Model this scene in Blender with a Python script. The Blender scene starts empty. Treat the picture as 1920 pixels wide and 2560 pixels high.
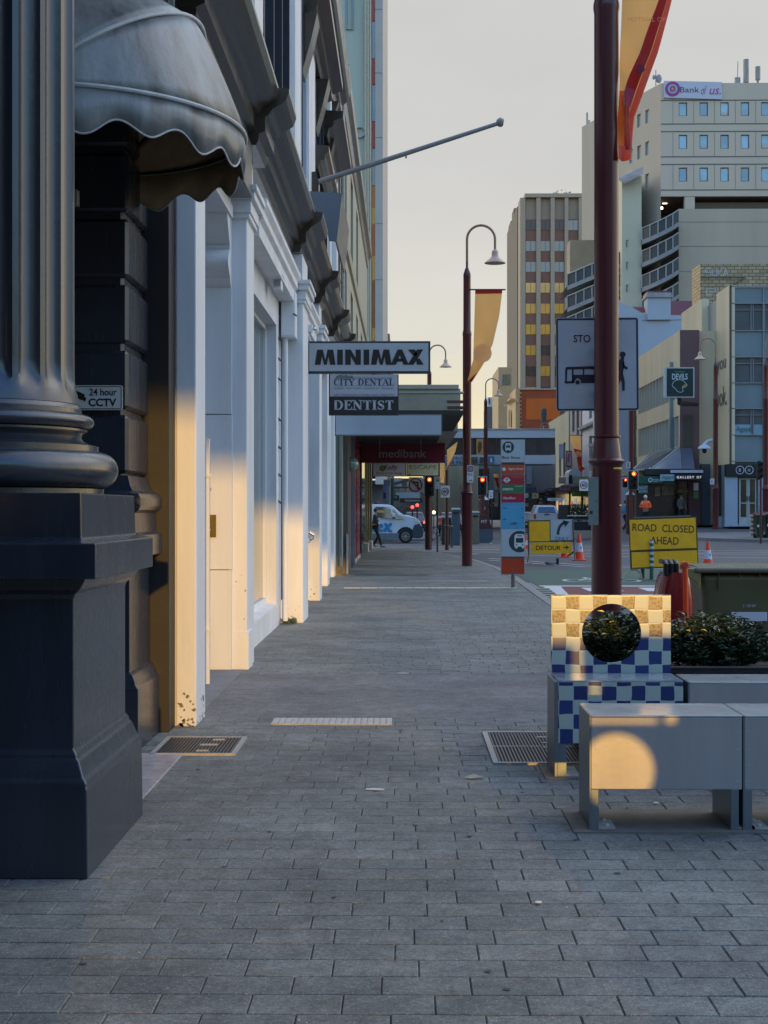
import bpy, math, random
from math import sin, cos, pi, radians, tan, atan2, sqrt
random.seed(7)
S = bpy.context.scene
COL = S.collection
# ---------------------------------------------------------------- camera
FPX, HOR, EYE, YAW = 3700.0, 1275.0, 1.6, math.atan(50/3700)
cd = bpy.data.cameras.new('camera'); cam = bpy.data.objects.new('camera', cd); COL.objects.link(cam)
cam.location = (0, 0, EYE); cam.rotation_euler = (pi/2, 0, YAW)
cd.sensor_fit = 'VERTICAL'; cd.sensor_height = 24; cd.lens = FPX*24/2560; cd.shift_y = -5/2560
cd.clip_end = 3000; S.camera = cam
# ---------------------------------------------------------------- sky, sun, exposure
SUNDIR = (-0.130, 1.0, -0.082)
W = bpy.data.worlds.new('World'); S.world = W; W.use_nodes = True
nt = W.node_tree; nt.nodes.clear()
def wn(t, **k):
    n = nt.nodes.new(t)
    for a, b in k.items(): setattr(n, a, b)
    return n
wo = wn('ShaderNodeOutputWorld'); bg = wn('ShaderNodeBackground'); sky = wn('ShaderNodeTexSky')
sky.sky_type = 'NISHITA'; sky.sun_disc = False
sky.sun_elevation = math.atan2(0.082, 1.0026); sky.sun_rotation = math.atan2(0.130, -1.0)
sky.air_density = 1.6; sky.dust_density = 2.0; sky.ozone_density = 2.5
tc = wn('ShaderNodeTexCoord'); sp = wn('ShaderNodeSeparateXYZ'); nt.links.new(tc.outputs['Generated'], sp.inputs[0])
# thin bright cloud veil: strongest down the street, whiter with height, warm near the horizon
rz = wn('ShaderNodeValToRGB'); nt.links.new(sp.outputs[2], rz.inputs[0])
e = rz.color_ramp.elements
e[0].position = 0.0; e[0].color = (1.35, 1.05, .42, 1); e[1].position = 1.0; e[1].color = (1.6, 1.8, 2.1, 1)
for p, c in ((.045, (1.10, .95, .58)), (.11, (.84, .81, .71)), (.22, (.74, .735, .715)), (.36, (.70, .70, .70)), (.55, (1.5, 1.66, 1.9))):
    q = e.new(p); q.color = (*c, 1)
my = wn('ShaderNodeMapRange'); my.inputs[1].default_value = -.55; my.inputs[2].default_value = .85; nt.links.new(sp.outputs[1], my.inputs[0])
mx = wn('ShaderNodeMixRGB'); nt.links.new(my.outputs[0], mx.inputs[0])
gs = wn('ShaderNodeMixRGB', blend_type='MULTIPLY'); gs.inputs[0].default_value = 1; gs.inputs[2].default_value = (3.4, 6.2, 12.5, 1)
nt.links.new(sky.outputs[0], gs.inputs[1])
cap = wn('ShaderNodeVectorMath', operation='MINIMUM'); cap.inputs[1].default_value = (9.8, 11.9, 14.4); nt.links.new(gs.outputs[0], cap.inputs[0]); nt.links.new(cap.outputs[0], mx.inputs[1])
vm = wn('ShaderNodeMixRGB', blend_type='MULTIPLY'); vm.inputs[0].default_value = 1; vm.inputs[2].default_value = (7.9, 7.9, 7.9, 1)

cn_ = wn('ShaderNodeTexNoise'); cn_.inputs['Scale'].default_value = 3.0; cn_.inputs['Detail'].default_value = 5; cn_.inputs['Roughness'].default_value = .55
cm_ = wn('ShaderNodeMapping'); cm_.inputs['Scale'].default_value = (1, 1, 3.5); nt.links.new(tc.outputs['Generated'], cm_.inputs[0]); nt.links.new(cm_.outputs[0], cn_.inputs[0])
cr_ = wn('ShaderNodeMapRange'); cr_.inputs[1].default_value = .3; cr_.inputs[2].default_value = .7; cr_.inputs[3].default_value = .955; cr_.inputs[4].default_value = 1.05; nt.links.new(cn_.outputs[0], cr_.inputs[0])
cv_ = wn('ShaderNodeVectorMath', operation='SCALE'); nt.links.new(rz.outputs[0], cv_.inputs[0]); nt.links.new(cr_.outputs[0], cv_.inputs['Scale']); nt.links.new(cv_.outputs[0], vm.inputs[1]); 
lb_ = wn('ShaderNodeMapRange'); lb_.inputs[1].default_value = .36; lb_.inputs[2].default_value = .85; nt.links.new(sp.outputs[0], lb_.inputs[0])
lc = wn('ShaderNodeMixRGB'); lc.inputs[1].default_value = (1, 1, 1, 1); lc.inputs[2].default_value = (3.6, 3.1, 2.35, 1); nt.links.new(lb_.outputs[0], lc.inputs[0])
lm_ = wn('ShaderNodeMixRGB', blend_type='MULTIPLY'); lm_.inputs[0].default_value = 1; nt.links.new(vm.outputs[0], lm_.inputs[1]); nt.links.new(lc.outputs[0], lm_.inputs[2]); 
nx_ = wn('ShaderNodeMath', operation='MULTIPLY'); nx_.inputs[1].default_value = -1; nt.links.new(sp.outputs[0], nx_.inputs[0])
l2 = wn('ShaderNodeMapRange'); l2.inputs[1].default_value = .36; l2.inputs[2].default_value = .85; nt.links.new(nx_.outputs[0], l2.inputs[0])
lc2 = wn('ShaderNodeMixRGB'); lc2.inputs[1].default_value = (1, 1, 1, 1); lc2.inputs[2].default_value = (4.2, 3.6, 2.5, 1); nt.links.new(l2.outputs[0], lc2.inputs[0])
lm2 = wn('ShaderNodeMixRGB', blend_type='MULTIPLY'); lm2.inputs[0].default_value = 1; nt.links.new(lm_.outputs[0], lm2.inputs[1]); nt.links.new(lc2.outputs[0], lm2.inputs[2]); nt.links.new(lm2.outputs[0], mx.inputs[2])
nt.links.new(mx.outputs[0], bg.inputs[0]); bg.inputs[1].default_value = 0.1; nt.links.new(bg.outputs[0], wo.inputs[0])
sl = bpy.data.lights.new('sun', 'SUN'); sl.energy = 2.4; sl.angle = radians(0.5); sl.color = (1, .55, .10)
so = bpy.data.objects.new('sun', sl); COL.objects.link(so)
from mathutils import Vector, Matrix
so.rotation_euler = Vector(SUNDIR).to_track_quat('-Z', 'Y').to_euler(); so.location = (2, -20, 20)
S.view_settings.view_transform = 'Standard'; S.view_settings.look = 'None'; S.view_settings.exposure = 0.16; S.view_settings.gamma = 1
S.render.engine = 'CYCLES'; S.cycles.max_bounces = 6; S.cycles.diffuse_bounces = 4
S.cycles.use_denoising = True; S.cycles.sample_clamp_indirect = 4
# ---------------------------------------------------------------- photo measurements -> metres
def PX(u, Y):
    xc = (u-960)/FPX
    return Y*(-sin(YAW)+xc*cos(YAW))/(cos(YAW)+xc*sin(YAW))
def PZ(u, v, Y):
    return EYE+Y/(cos(YAW)+(u-960)/FPX*sin(YAW))*(HOR-v)/FPX
# ---------------------------------------------------------------- materials
MATS = {}
def mat(name, col, rough=.6, var=.12, sc=6., bump=0., bsc=60., metal=0., spec=.5, streak=False, emit=0., dirt=0., alpha=1., trans=0., coat=0.):
    if name in MATS: return MATS[name]
    m = bpy.data.materials.new(name); m.use_nodes = True; MATS[name] = m
    n = m.node_tree; b = n.nodes['Principled BSDF']; L = n.links.new
    b.inputs['Roughness'].default_value = rough; b.inputs['Metallic'].default_value = metal
    b.inputs['Specular IOR Level'].default_value = spec
    if coat: b.inputs['Coat Weight'].default_value = coat; b.inputs['Coat Roughness'].default_value = .12
    if trans: b.inputs['Transmission Weight'].default_value = trans
    c4 = (*col, 1); b.inputs['Base Color'].default_value = c4
    if var or dirt:
        g = n.nodes.new('ShaderNodeNewGeometry'); mp = n.nodes.new('ShaderNodeMapping'); L(g.outputs['Position'], mp.inputs[0])
        if streak: mp.inputs['Scale'].default_value = (1, 1, .12)
        no = n.nodes.new('ShaderNodeTexNoise'); no.inputs['Scale'].default_value = sc; no.inputs['Detail'].default_value = 6; no.inputs['Roughness'].default_value = .65
        L(mp.outputs[0], no.inputs[0])
        r = n.nodes.new('ShaderNodeMapRange'); r.inputs[1].default_value = .3; r.inputs[2].default_value = .7
        r.inputs[3].default_value = 1-var; r.inputs[4].default_value = 1+var; L(no.outputs[0], r.inputs[0])
        x = n.nodes.new('ShaderNodeVectorMath'); x.operation = 'SCALE'; x.inputs[0].default_value = col; L(r.outputs[0], x.inputs['Scale'])
        out = x.outputs[0]
        if dirt:
            n2 = n.nodes.new('ShaderNodeTexNoise'); n2.inputs['Scale'].default_value = sc*.45; n2.inputs['Detail'].default_value = 9; n2.inputs['Roughness'].default_value = .72
            m2 = n.nodes.new('ShaderNodeMapping'); m2.inputs['Location'].default_value = (31, 7, 3); m2.inputs['Scale'].default_value = (1, 1, .2 if streak else 1)
            L(g.outputs['Position'], m2.inputs[0]); L(m2.outputs[0], n2.inputs[0])
            r2 = n.nodes.new('ShaderNodeMapRange'); r2.inputs[1].default_value = .52; r2.inputs[2].default_value = .74; r2.inputs[4].default_value = dirt; L(n2.outputs[0], r2.inputs[0])
            mm = n.nodes.new('ShaderNodeMixRGB'); L(r2.outputs[0], mm.inputs[0]); L(out, mm.inputs[1]); mm.inputs[2].default_value = (col[0]*.35, col[1]*.33, col[2]*.3, 1); out = mm.outputs[0]
        L(out, b.inputs['Base Color'])
        r3 = n.nodes.new('ShaderNodeMapRange'); r3.inputs[3].default_value = max(.02, rough-.1); r3.inputs[4].default_value = min(1, rough+.12); L(no.outputs[0], r3.inputs[0]); L(r3.outputs[0], b.inputs['Roughness'])
    if bump:
        g2 = n.nodes.new('ShaderNodeNewGeometry'); nb = n.nodes.new('ShaderNodeTexNoise'); nb.inputs['Scale'].default_value = bsc; nb.inputs['Detail'].default_value = 5
        L(g2.outputs['Position'], nb.inputs[0]); bp = n.nodes.new('ShaderNodeBump'); bp.inputs['Strength'].default_value = bump; bp.inputs['Distance'].default_value = .0025
        L(nb.outputs[0], bp.inputs['Height']); L(bp.outputs[0], b.inputs['Normal'])
    if emit: b.inputs['Emission Color'].default_value = c4; b.inputs['Emission Strength'].default_value = emit
    return m
def glass(name, col=(.02, .03, .035), rough=.06, spec=1.): return mat(name, col, rough, var=0, spec=spec)
# ---------------------------------------------------------------- mesh builder
class MB:
    def __init__(s): s.v = []; s.f = []
    def add(s, vs, fs):
        o = len(s.v); s.v += [tuple(p) for p in vs]; s.f += [tuple(i+o for i in f) for f in fs]; return s
    def box(s, x0, x1, y0, y1, z0, z1):
        if x0 > x1: x0, x1 = x1, x0
        if y0 > y1: y0, y1 = y1, y0
        if z0 > z1: z0, z1 = z1, z0
        return s.add([(x0,y0,z0),(x1,y0,z0),(x1,y1,z0),(x0,y1,z0),(x0,y0,z1),(x1,y0,z1),(x1,y1,z1),(x0,y1,z1)],
            [(0,3,2,1),(4,5,6,7),(0,1,5,4),(1,2,6,5),(2,3,7,6),(3,0,4,7)])
    def cbox(s, x, y, z, w, d, h): return s.box(x-w/2, x+w/2, y-d/2, y+d/2, z-h/2, z+h/2)
    def prism(s, poly, y0, y1, ax='y'):
        # poly: list of (a, b); ax 'y': (x,z) extruded in y; 'x': (y,z) extruded in x; 'z': (x,y) extruded in z
        n = len(poly); A = 0
        for i in range(n): p, q = poly[i], poly[(i+1) % n]; A += p[0]*q[1]-q[0]*p[1]
        P = list(poly) if A > 0 else list(poly)[::-1]
        f = {'y': lambda p, t: (p[0], t, p[1]), 'x': lambda p, t: (t, p[0], p[1]), 'z': lambda p, t: (p[0], p[1], t)}[ax]
        vs = [f(p, y0) for p in P]+[f(p, y1) for p in P]
        fs = [tuple(range(n)), tuple(range(2*n-1, n-1, -1))]+[(i, i+n, (i+1) % n+n, (i+1) % n) for i in range(n)]
        if ax != 'y': fs = [tuple(reversed(q)) for q in fs]
        if y0 > y1: fs = [tuple(reversed(q)) for q in fs]
        return s.add(vs, fs)
    def lathe(s, prof, cx, cy, n=32, cap=True, rf=None):
        vs = []; fs = []; k = len(prof)
        for r, z in prof:
            for i in range(n):
                a = 2*pi*i/n; vs.append((cx+r*cos(a), cy+r*sin(a), z))
        for j in range(k-1):
            for i in range(n):
                a, b = j*n+i, j*n+(i+1) % n; fs.append((a, b, b+n, a+n))
        if cap: fs.append(tuple(range(n-1, -1, -1))); fs.append(tuple(range((k-1)*n, k*n)))
        return s.add(vs, fs)
    def sq(s, prof, cx, cy):
        vs = []; fs = []; k = len(prof)
        for a, z in prof: vs += [(cx-a, cy-a, z), (cx+a, cy-a, z), (cx+a, cy+a, z), (cx-a, cy+a, z)]
        for j in range(k-1):
            for i in range(4):
                a, b = j*4+i, j*4+(i+1) % 4; fs.append((a, b, b+4, a+4))
        fs.append((3, 2, 1, 0)); fs.append(tuple(range(4*k-4, 4*k))); return s.add(vs, fs)
    def tube(s, pts, r, n=8, cap=True):
        P = [Vector(p) for p in pts]; R = r if isinstance(r, (list, tuple)) else [r]*len(P)
        vs = []; fs = []; up = None
        for i, p in enumerate(P):
            t = (P[min(i+1, len(P)-1)]-P[max(i-1, 0)]).normalized()
            if up is None: up = t.orthogonal().normalized()
            up = (up-t*up.dot(t)).normalized(); w = t.cross(up)
            for k in range(n):
                a = 2*pi*k/n; vs.append(p+(up*cos(a)+w*sin(a))*R[i])
        for j in range(len(P)-1):
            for i in range(n):
                a, b = j*n+i, j*n+(i+1) % n; fs.append((a, b, b+n, a+n))
        if cap: fs.append(tuple(range(n-1, -1, -1))); fs.append(tuple(range((len(P)-1)*n, len(P)*n)))
        return s.add(vs, fs)
    def ball(s, c, r, n=16, m=10):
        r = r if isinstance(r, (list, tuple)) else (r, r, r); vs = []; fs = []
        for j in range(m+1):
            t = pi*j/m
            for i in range(n): a = 2*pi*i/n; vs.append((c[0]+r[0]*sin(t)*cos(a), c[1]+r[1]*sin(t)*sin(a), c[2]-r[2]*cos(t)))
        for j in range(m):
            for i in range(n): a, b = j*n+i, j*n+(i+1) % n; fs.append((a, b, b+n, a+n))
        return s.add(vs, fs)
    def disc(s, c, r, y0, y1, n=28, axis='y'):
        if axis == 'y': return s.prism([(c[0]+r*cos(2*pi*i/n), c[1]+r*sin(2*pi*i/n)) for i in range(n)], y0, y1)
        return s.prism([(c[0]+r*cos(2*pi*i/n), c[1]+r*sin(2*pi*i/n)) for i in range(n)], y0, y1, axis)
    def ring(s, c, r0, r1, y0, y1, n=28):
        vs = []; fs = []
        for (r, y) in ((r1, y0), (r0, y0), (r0, y1), (r1, y1)):
            for i in range(n): a = 2*pi*i/n; vs.append((c[0]+r*cos(a), y, c[1]+r*sin(a)))
        for j in range(4):
            for i in range(n):
                k = (i+1) % n; a, b = j*n+i, j*n+k; c2, d2 = ((j+1) % 4)*n+k, ((j+1) % 4)*n+i; fs.append((b, a, d2, c2))
        return s.add(vs, fs)
    def xform(s, M):
        s.v = [tuple(M @ Vector(p)) for p in s.v]; return s
ORG = {}
def root(name, label, cat, loc=(0, 0, 0), group=None):
    o = bpy.data.objects.new(name, None); COL.objects.link(o); o.location = loc; o.empty_display_size = .2
    o['label'] = label; o['category'] = cat
    if group: o['group'] = group
    ORG[o.name] = Vector(loc); return o
def obj(name, mb, m, parent=None, bevel=0., smooth=False, label=None, cat=None, group=None, kind=None, bseg=2, angle=40, origin=None):
    P = ORG[parent.name] if parent else Vector(origin or (0, 0, 0))
    me = bpy.data.meshes.new(name); me.from_pydata([tuple(Vector(p)-P) for p in mb.v], [], mb.f); me.update()
    me.materials.append(m)
    o = bpy.data.objects.new(name, me); COL.objects.link(o)
    if parent: o.parent = parent; ORG[o.name] = P
    else: o.location = P; ORG[o.name] = P
    if smooth:
        for p in me.polygons: p.use_smooth = True
        md = o.modifiers.new('e', 'EDGE_SPLIT'); md.split_angle = radians(angle)
    if bevel:
        md = o.modifiers.new('b', 'BEVEL'); md.width = bevel; md.segments = bseg; md.limit_method = 'ANGLE'; md.angle_limit = radians(35); md.harden_normals = False
    for k, x in (('label', label), ('category', cat), ('group', group), ('kind', kind)):
        if x: o[k] = x
    return o
def st(name, mb, m, **k): return obj(name, mb, m, kind='structure', **k)
def kids(o): return [c for c in bpy.data.objects if c.parent == o]
def copy_tree(o, parent=None, loc=None, label=None, rotz=None):
    c = o.copy(); COL.objects.link(c); c.parent = parent
    ORG[c.name] = Vector(loc) if loc is not None else (ORG[parent.name] if parent else ORG[o.name])
    if loc is not None: c.location = loc
    if rotz is not None: c.rotation_euler[2] = rotz
    if label: c['label'] = label
    for ch in kids(o): copy_tree(ch, c)
    return c
# ---------------------------------------------------------------- lettering
def glyphs(s, bold=0., shear=0., space=1.):
    cu = bpy.data.curves.new('t', 'FONT'); cu.body = s; cu.offset = bold; cu.shear = shear; cu.resolution_u = 3; cu.space_character = space
    o = bpy.data.objects.new('t', cu); me = bpy.data.meshes.new_from_object(o)
    vs = [tuple(v.co) for v in me.vertices]; fs = [tuple(p.vertices) for p in me.polygons]
    bpy.data.objects.remove(o); bpy.data.curves.remove(cu); bpy.data.meshes.remove(me)
    x0 = min(v[0] for v in vs); x1 = max(v[0] for v in vs); y0 = min(v[1] for v in vs); y1 = max(v[1] for v in vs)
    return [((v[0]-x0)/(x1-x0), (v[1]-y0)/(y1-y0)) for v in vs], fs
def text(s, u0, v0, u1, v1, Y, m, parent, bold=.01, shear=0., rot=0., name='lettering', space=1.):
    vs, fs = glyphs(s, bold, shear, space); um, vmid = (u0+u1)/2, (v0+v1)/2; mb = MB(); P = []
    for a, b in vs:
        du = (a-.5)*(u1-u0); dv = (.5-b)*(v1-v0)
        uu = um+du*cos(rot)+dv*sin(rot); vv = vmid+dv*cos(rot)-du*sin(rot)
        P.append((PX(uu, Y), Y, PZ(uu, vv, Y)))
    mb.add(P, fs); return obj(name, mb, m, parent)
def text3(s, O, A, B, m, parent, bold=.01, name='lettering'):
    vs, fs = glyphs(s, bold); O, A, B = Vector(O), Vector(A), Vector(B)
    return obj(name, MB().add([O+A*a+B*b for a, b in vs], fs), m, parent)
def pb(u0, v0, u1, v1, Y, d, mb=None):   # a board facing down the street, corners measured on the photograph
    return (mb or MB()).box(PX(u0, Y), PX(u1, Y), Y, Y+d, PZ(u0, v1, Y), PZ(u0, v0, Y))
def ppoly(pts, Y, d, mb=None):
    return (mb or MB()).prism([(PX(u, Y), PZ(u, v, Y)) for u, v in pts], Y, Y+d)
def holewall(mb, x0, x1, z0, z1, holes, dep, Y=0., F=None):
    # wall in plane Y facing -Y with rectangular openings that have reveals; F maps (s, depth, z) to the world
    F = F or (lambda s, d, z: (s, Y+d, z))
    xs = sorted({x0, x1, *[h[0] for h in holes], *[h[1] for h in holes]}); zs = sorted({z0, z1, *[h[2] for h in holes], *[h[3] for h in holes]})
    for i in range(len(xs)-1):
        for j in range(len(zs)-1):
            a, b, c, d = xs[i], xs[i+1], zs[j], zs[j+1]; mx_, mz = (a+b)/2, (c+d)/2
            if a < x0-1e-6 or b > x1+1e-6 or any(h[0] < mx_ < h[1] and h[2] < mz < h[3] for h in holes): continue
            mb.add([F(a, 0, c), F(b, 0, c), F(b, 0, d), F(a, 0, d)], [(0, 1, 2, 3)])
    for a, b, c, d in holes:
        q = [(a, c), (b, c), (b, d), (a, d)]
        for k in range(4):
            p, r = q[k], q[(k+1) % 4]; mb.add([F(p[0], 0, p[1]), F(r[0], 0, r[1]), F(r[0], dep, r[1]), F(p[0], dep, p[1])], [(3, 2, 1, 0)])
    return mb
def T(x): return (x/1.)
# ================================================================ ground
def ramp(x, y):
    t = min(1, max(0, (x-10.6)/2.6)); t = t*t*(3-2*t)
    return (.045*min(17, max(0, y-62))+.008*min(30, max(0, y-79)))*t
m_asph = mat('asphalt', (.075, .077, .08), .85, .25, 3., .5, 180.)
m_ground = mat('ground_dirt', (.06, .06, .06), .9)
st('ground', MB().add([(-1500,-1500,-.6),(1500,-1500,-.6),(1500,1500,-.6),(-1500,1500,-.6)], [(0,1,2,3)]), m_ground)
def sheet(x0, x1, y0, y1, dz, sx=.8, sy=2., inside=None):
    mb = MB(); nx = max(1, int((x1-x0)/sx)); ny = max(1, int((y1-y0)/sy)); idx = {}
    def vid(i, j):
        if (i, j) not in idx:
            x = x0+(x1-x0)*i/nx; y = y0+(y1-y0)*j/ny; idx[(i, j)] = len(mb.v); mb.v.append((x, y, ramp(x, y)+dz))
        return idx[(i, j)]
    for i in range(nx):
        for j in range(ny):
            mb.f.append((vid(i, j), vid(i+1, j), vid(i+1, j+1), vid(i, j+1)))
    return mb
st('road', sheet(-60, 90, -60, 330, -.12), m_asph, smooth=True)
# kerb line of our footpath (x at y)
KERB = [(-30, 2.62), (26, 2.62), (35, 2.72), (41, 2.66), (47, 2.35), (52, 1.85), (56, 1.2), (59, .5), (61.2, -.4), (61.9, -1.6), (62.0, -12)]
def kx(y):
    for (a, b), (c, d) in zip(KERB, KERB[1:]):
        if a <= y <= c: return b+(d-b)*(y-a)/(c-a) if c > a else b
    return KERB[0][1]
# pavers: real slabs laid in running bond, 300 x 200
def mat_paver(nm='paver', flat=None):
    m = bpy.data.materials.new(nm); m.use_nodes = True; n = m.node_tree; L = n.links.new; b = n.nodes['Principled BSDF']
    g = n.nodes.new('ShaderNodeNewGeometry')
    r = n.nodes.new('ShaderNodeValToRGB'); L(g.outputs['Random Per Island'], r.inputs[0])
    r.color_ramp.elements[0].color = (.140, .147, .136, 1); r.color_ramp.elements[1].color = (.180, .186, .168, 1)
    if flat: r.color_ramp.elements[0].color = flat; r.color_ramp.elements[1].color = flat
    def noise(s, d=6, ro=.7):
        x = n.nodes.new('ShaderNodeTexNoise'); x.inputs['Scale'].default_value = s; x.inputs['Detail'].default_value = d; x.inputs['Roughness'].default_value = ro; L(g.outputs['Position'], x.inputs[0]); return x.outputs[0]
    def rng(i, a, b_, c, d):
        x = n.nodes.new('ShaderNodeMapRange'); L(i, x.inputs[0])
        for k, q in enumerate((a, b_, c, d)): x.inputs[k+1].default_value = q
        return x.outputs[0]
    def mul(c, f):
        x = n.nodes.new('ShaderNodeVectorMath'); x.operation = 'SCALE'; L(c, x.inputs[0]); L(f, x.inputs['Scale']); return x.outputs[0]
    c = mul(r.outputs[0], rng(noise(.9, 7), .32, .68, .66, 1.34)); c = mul(c, rng(noise(9, 8), .3, .7, .68, 1.32)); c = mul(c, rng(noise(140, 3, .8), .25, .75, .4, 1.6)); c = mul(c, rng(noise(46, 4, .8), .32, .68, .62, 1.38))
    # pale aggregate flecks
    v = n.nodes.new('ShaderNodeTexVoronoi'); v.inputs['Scale'].default_value = 48; L(g.outputs['Position'], v.inputs[0])
    vm_ = n.nodes.new('ShaderNodeMixRGB'); L(rng(v.outputs['Distance'], .10, .17, .6, 0), vm_.inputs[0]); L(c, vm_.inputs[1]); vm_.inputs[2].default_value = (.5, .48, .44, 1)
    L(vm_.outputs[0], b.inputs['Base Color']); L(rng(noise(30), .3, .7, .55, .9), b.inputs['Roughness']); b.inputs['Specular IOR Level'].default_value = .4
    bp = n.nodes.new('ShaderNodeBump'); bp.inputs['Strength'].default_value = .7; bp.inputs['Distance'].default_value = .006; L(noise(120, 5, .75), bp.inputs['Height']); L(bp.outputs[0], b.inputs['Normal'])
    return m
m_paver = mat_paver()
m_joint = mat('paver_joint', (.035, .034, .03), .95, .3, 20)
m_band = mat_paver('asphalt_band', (.165, .16, .15, 1))
def paving(name, y0, y1, xl=-2.6, step=.1905, pw=.3, parts=None, extra=None):
    mb = MB(); ny = int((y1-y0)/step)
    for j in range(ny):
        ya = y0+j*step; xr = min(kx(ya)-.18, 2.6) if ya < 50 else kx(ya)-.18
        x = xl-random.uniform(0, .07)-(.13 if j % 2 else 0)
        while x < xr:
            x2 = min(x+pw, xr)
            if x2-x > .05:
                g = .0026; dz = random.uniform(-.0009, .0009); t1, t2 = random.uniform(-.0012, .0012), random.uniform(-.0012, .0012); c = .004
                a, b, p, q = x+.0013, x2-.0013, ya+g, ya+step-g
                b1 = -.03
                mb.add([(a,p,b1),(b,p,b1),(b,q,b1),(a,q,b1),(a,p,dz-.005),(b,p,dz-.005),(b,q,dz-.005),(a,q,dz-.005),
                        (a+c,p+c,dz+t1),(b-c,p+c,dz-t1),(b-c,q-c,dz+t2),(a+c,q-c,dz-t2)],
                       [(0,1,5,4),(1,2,6,5),(2,3,7,6),(3,0,4,7),(4,5,9,8),(5,6,10,9),(6,7,11,10),(7,4,8,11),(8,9,10,11)])
            x = x2
    return st(name, mb, m_paver)
fp = MB()
fpoly = [(-12, -30)]+[(k[1], k[0]) for k in KERB if k[1] > -11.9]+[(-12, 62.0)]
fp.prism(fpoly, -.3, -.0075, 'z')
st('footpath_bed', fp, m_joint)
paving('footpath', 3.17, 11.37)
paving('footpath', 14.45, 61.8)
st('footpath_asphalt_band', MB().box(-2.6, 2.42, 11.36, 14.44, -.007, -.001), m_band)
kb = MB()
for (a, b), (c, d) in zip(KERB, KERB[1:]):
    n_ = Vector((c-a, -(d-b))).normalized()  # normal in (x,y): (dy, -dx)
    dx, dy = n_.x*.17, n_.y*.17
    kb.prism([(b, a), (d, c), (d-dx, c-dy), (b-dx, a-dy)], -.3, .004, 'z')
st('kerb', kb, mat('kerb_stone', (.23, .225, .21), .8, .2, 5, .4))
# gutter, markings
m_white = mat('road_paint', (.55, .55, .53), .7, .25, 30, dirt=.5)
m_green = mat('green_road', (.055, .105, .08), .85, .2, 8, dirt=.3)
m_redroad = mat('red_road', (.17, .05, .05), .85, .2, 8, dirt=.3)
def mark(name, pts, m, z=-.116): return st(name, MB().add([(x, y, ramp(x, y)+z) for x, y in pts], [tuple(range(len(pts)))]), m)
st('gutter', MB().add([(2.63,-20,-.117),(3.0,-20,-.117),(3.0,35,-.117),(2.72,35,-.117),(2.62,26,-.117)], [(0,1,2,3,4)]), mat('gutter_concrete', (.2, .2, .19), .8, .2, 10))
mark('road_marking_green_lane', [(3.05, 33.6), (9.5, 33.6), (9.5, 42.5), (2.95, 42.5)], m_green)
mark('road_marking_red_band', [(3.05, 28.8), (9.5, 28.8), (9.5, 33.4), (3.05, 33.4)], m_redroad)
k = 0
rb = MB()
for i in range(5):
    x = 3.9+i*1.25
    rb.add([(x, 31.3, -.112), (x+.75, 31.3, -.112), (x+.75, 32.7, -.112), (x, 32.7, -.112)], [(0, 1, 2, 3)])
rb.add([(3.05, 33.2, -.112), (9.5, 33.2, -.112), (9.5, 33.6, -.112), (3.05, 33.6, -.112)], [(0, 1, 2, 3)])
rb.add([(3.05, 28.6, -.108), (3.25, 28.6, -.108), (3.5, 33.1, -.108), (3.1, 33.1, -.108)], [(0, 1, 2, 3)])
rb.add([(3.9, 29.8, -.112), (9.5, 29.8, -.112), (9.5, 30.1, -.112), (3.7, 30.1, -.112)], [(0, 1, 2, 3)])
st('road_marking_blocks', rb, m_white)
def strokes(segs, w):
    mb = MB()
    for p, q in zip(segs, segs[1:]):
        d = Vector((q[0]-p[0], q[1]-p[1]));  L_ = d.length; d /= L_; nx, ny = -d.y*w/2, d.x*w/2; k = max(1, int(L_/4))
        for i in range(k):
            a = (p[0]+d.x*L_*i/k, p[1]+d.y*L_*i/k); b = (p[0]+d.x*L_*(i+1)/k, p[1]+d.y*L_*(i+1)/k)
            mb.add([(a[0]-nx, a[1]-ny, ramp(*a)-.110), (b[0]-nx, b[1]-ny, ramp(*b)-.110), (b[0]+nx, b[1]+ny, ramp(*b)-.110), (a[0]+nx, a[1]+ny, ramp(*a)-.110)], [(0, 1, 2, 3)])
    return mb
# bicycle symbol on the green lane, seen from the footpath end
bk = MB()
def rg(cx, cy, r, w):
    P = [(cx+r*cos(2*pi*i/20), cy+1.9*r*sin(2*pi*i/20)) for i in range(21)]
    s = strokes(P, w); bk.add(s.v, s.f)
rg(4.25, 36.0, .36, .1); rg(5.35, 36.0, .36, .1)
for sg in ([(4.25, 36), (4.7, 36.3), (5.2, 37.3), (4.6, 37.2), (4.25, 36)], [(4.7, 36.3), (4.55, 37.7)], [(5.35, 36), (5.15, 37.6), (5.4, 37.9)]):
    s = strokes(sg, .1); bk.add(s.v, s.f)
st('road_marking_bicycle', bk, m_white)
def line(name, pts, w=.12): return st(name, strokes(pts, w), m_white)
line('road_marking_line', [(3.0, 52.5), (5.6, 46.0), (14, 40.5)], .13)
line('road_marking_line', [(2.9, 50.5), (5.4, 44.6), (13.6, 39.5)], .12)
line('road_marking_line', [(3.6, 56), (15, 52.4)], .15)
line('road_marking_line', [(1.2, 61.5), (6, 58.2), (16, 57.2)], .13)
line('road_marking_line', [(1.0, 64.5), (17, 61.5)], .2)
line('road_marking_line', [(-3, 68.5), (8, 68.5), (13, 67)], .25)
line('road_marking_line', [(-3, 72.5), (8, 72.5)], .25)
line('road_marking_line', [(2.2, 56.8), (2.9, 57.9)], .25)
line('road_marking_line', [(7.3, 45.5), (17, 47.5)], .12)
line('road_marking_line', [(8.5, 55.4), (9.6, 58), (16.5, 60.5)], .12)
line('road_marking_line', [(4.5, 76), (5.2, 110)], .12)
line('road_marking_line', [(8.2, 76), (9.6, 110)], .12)
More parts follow.
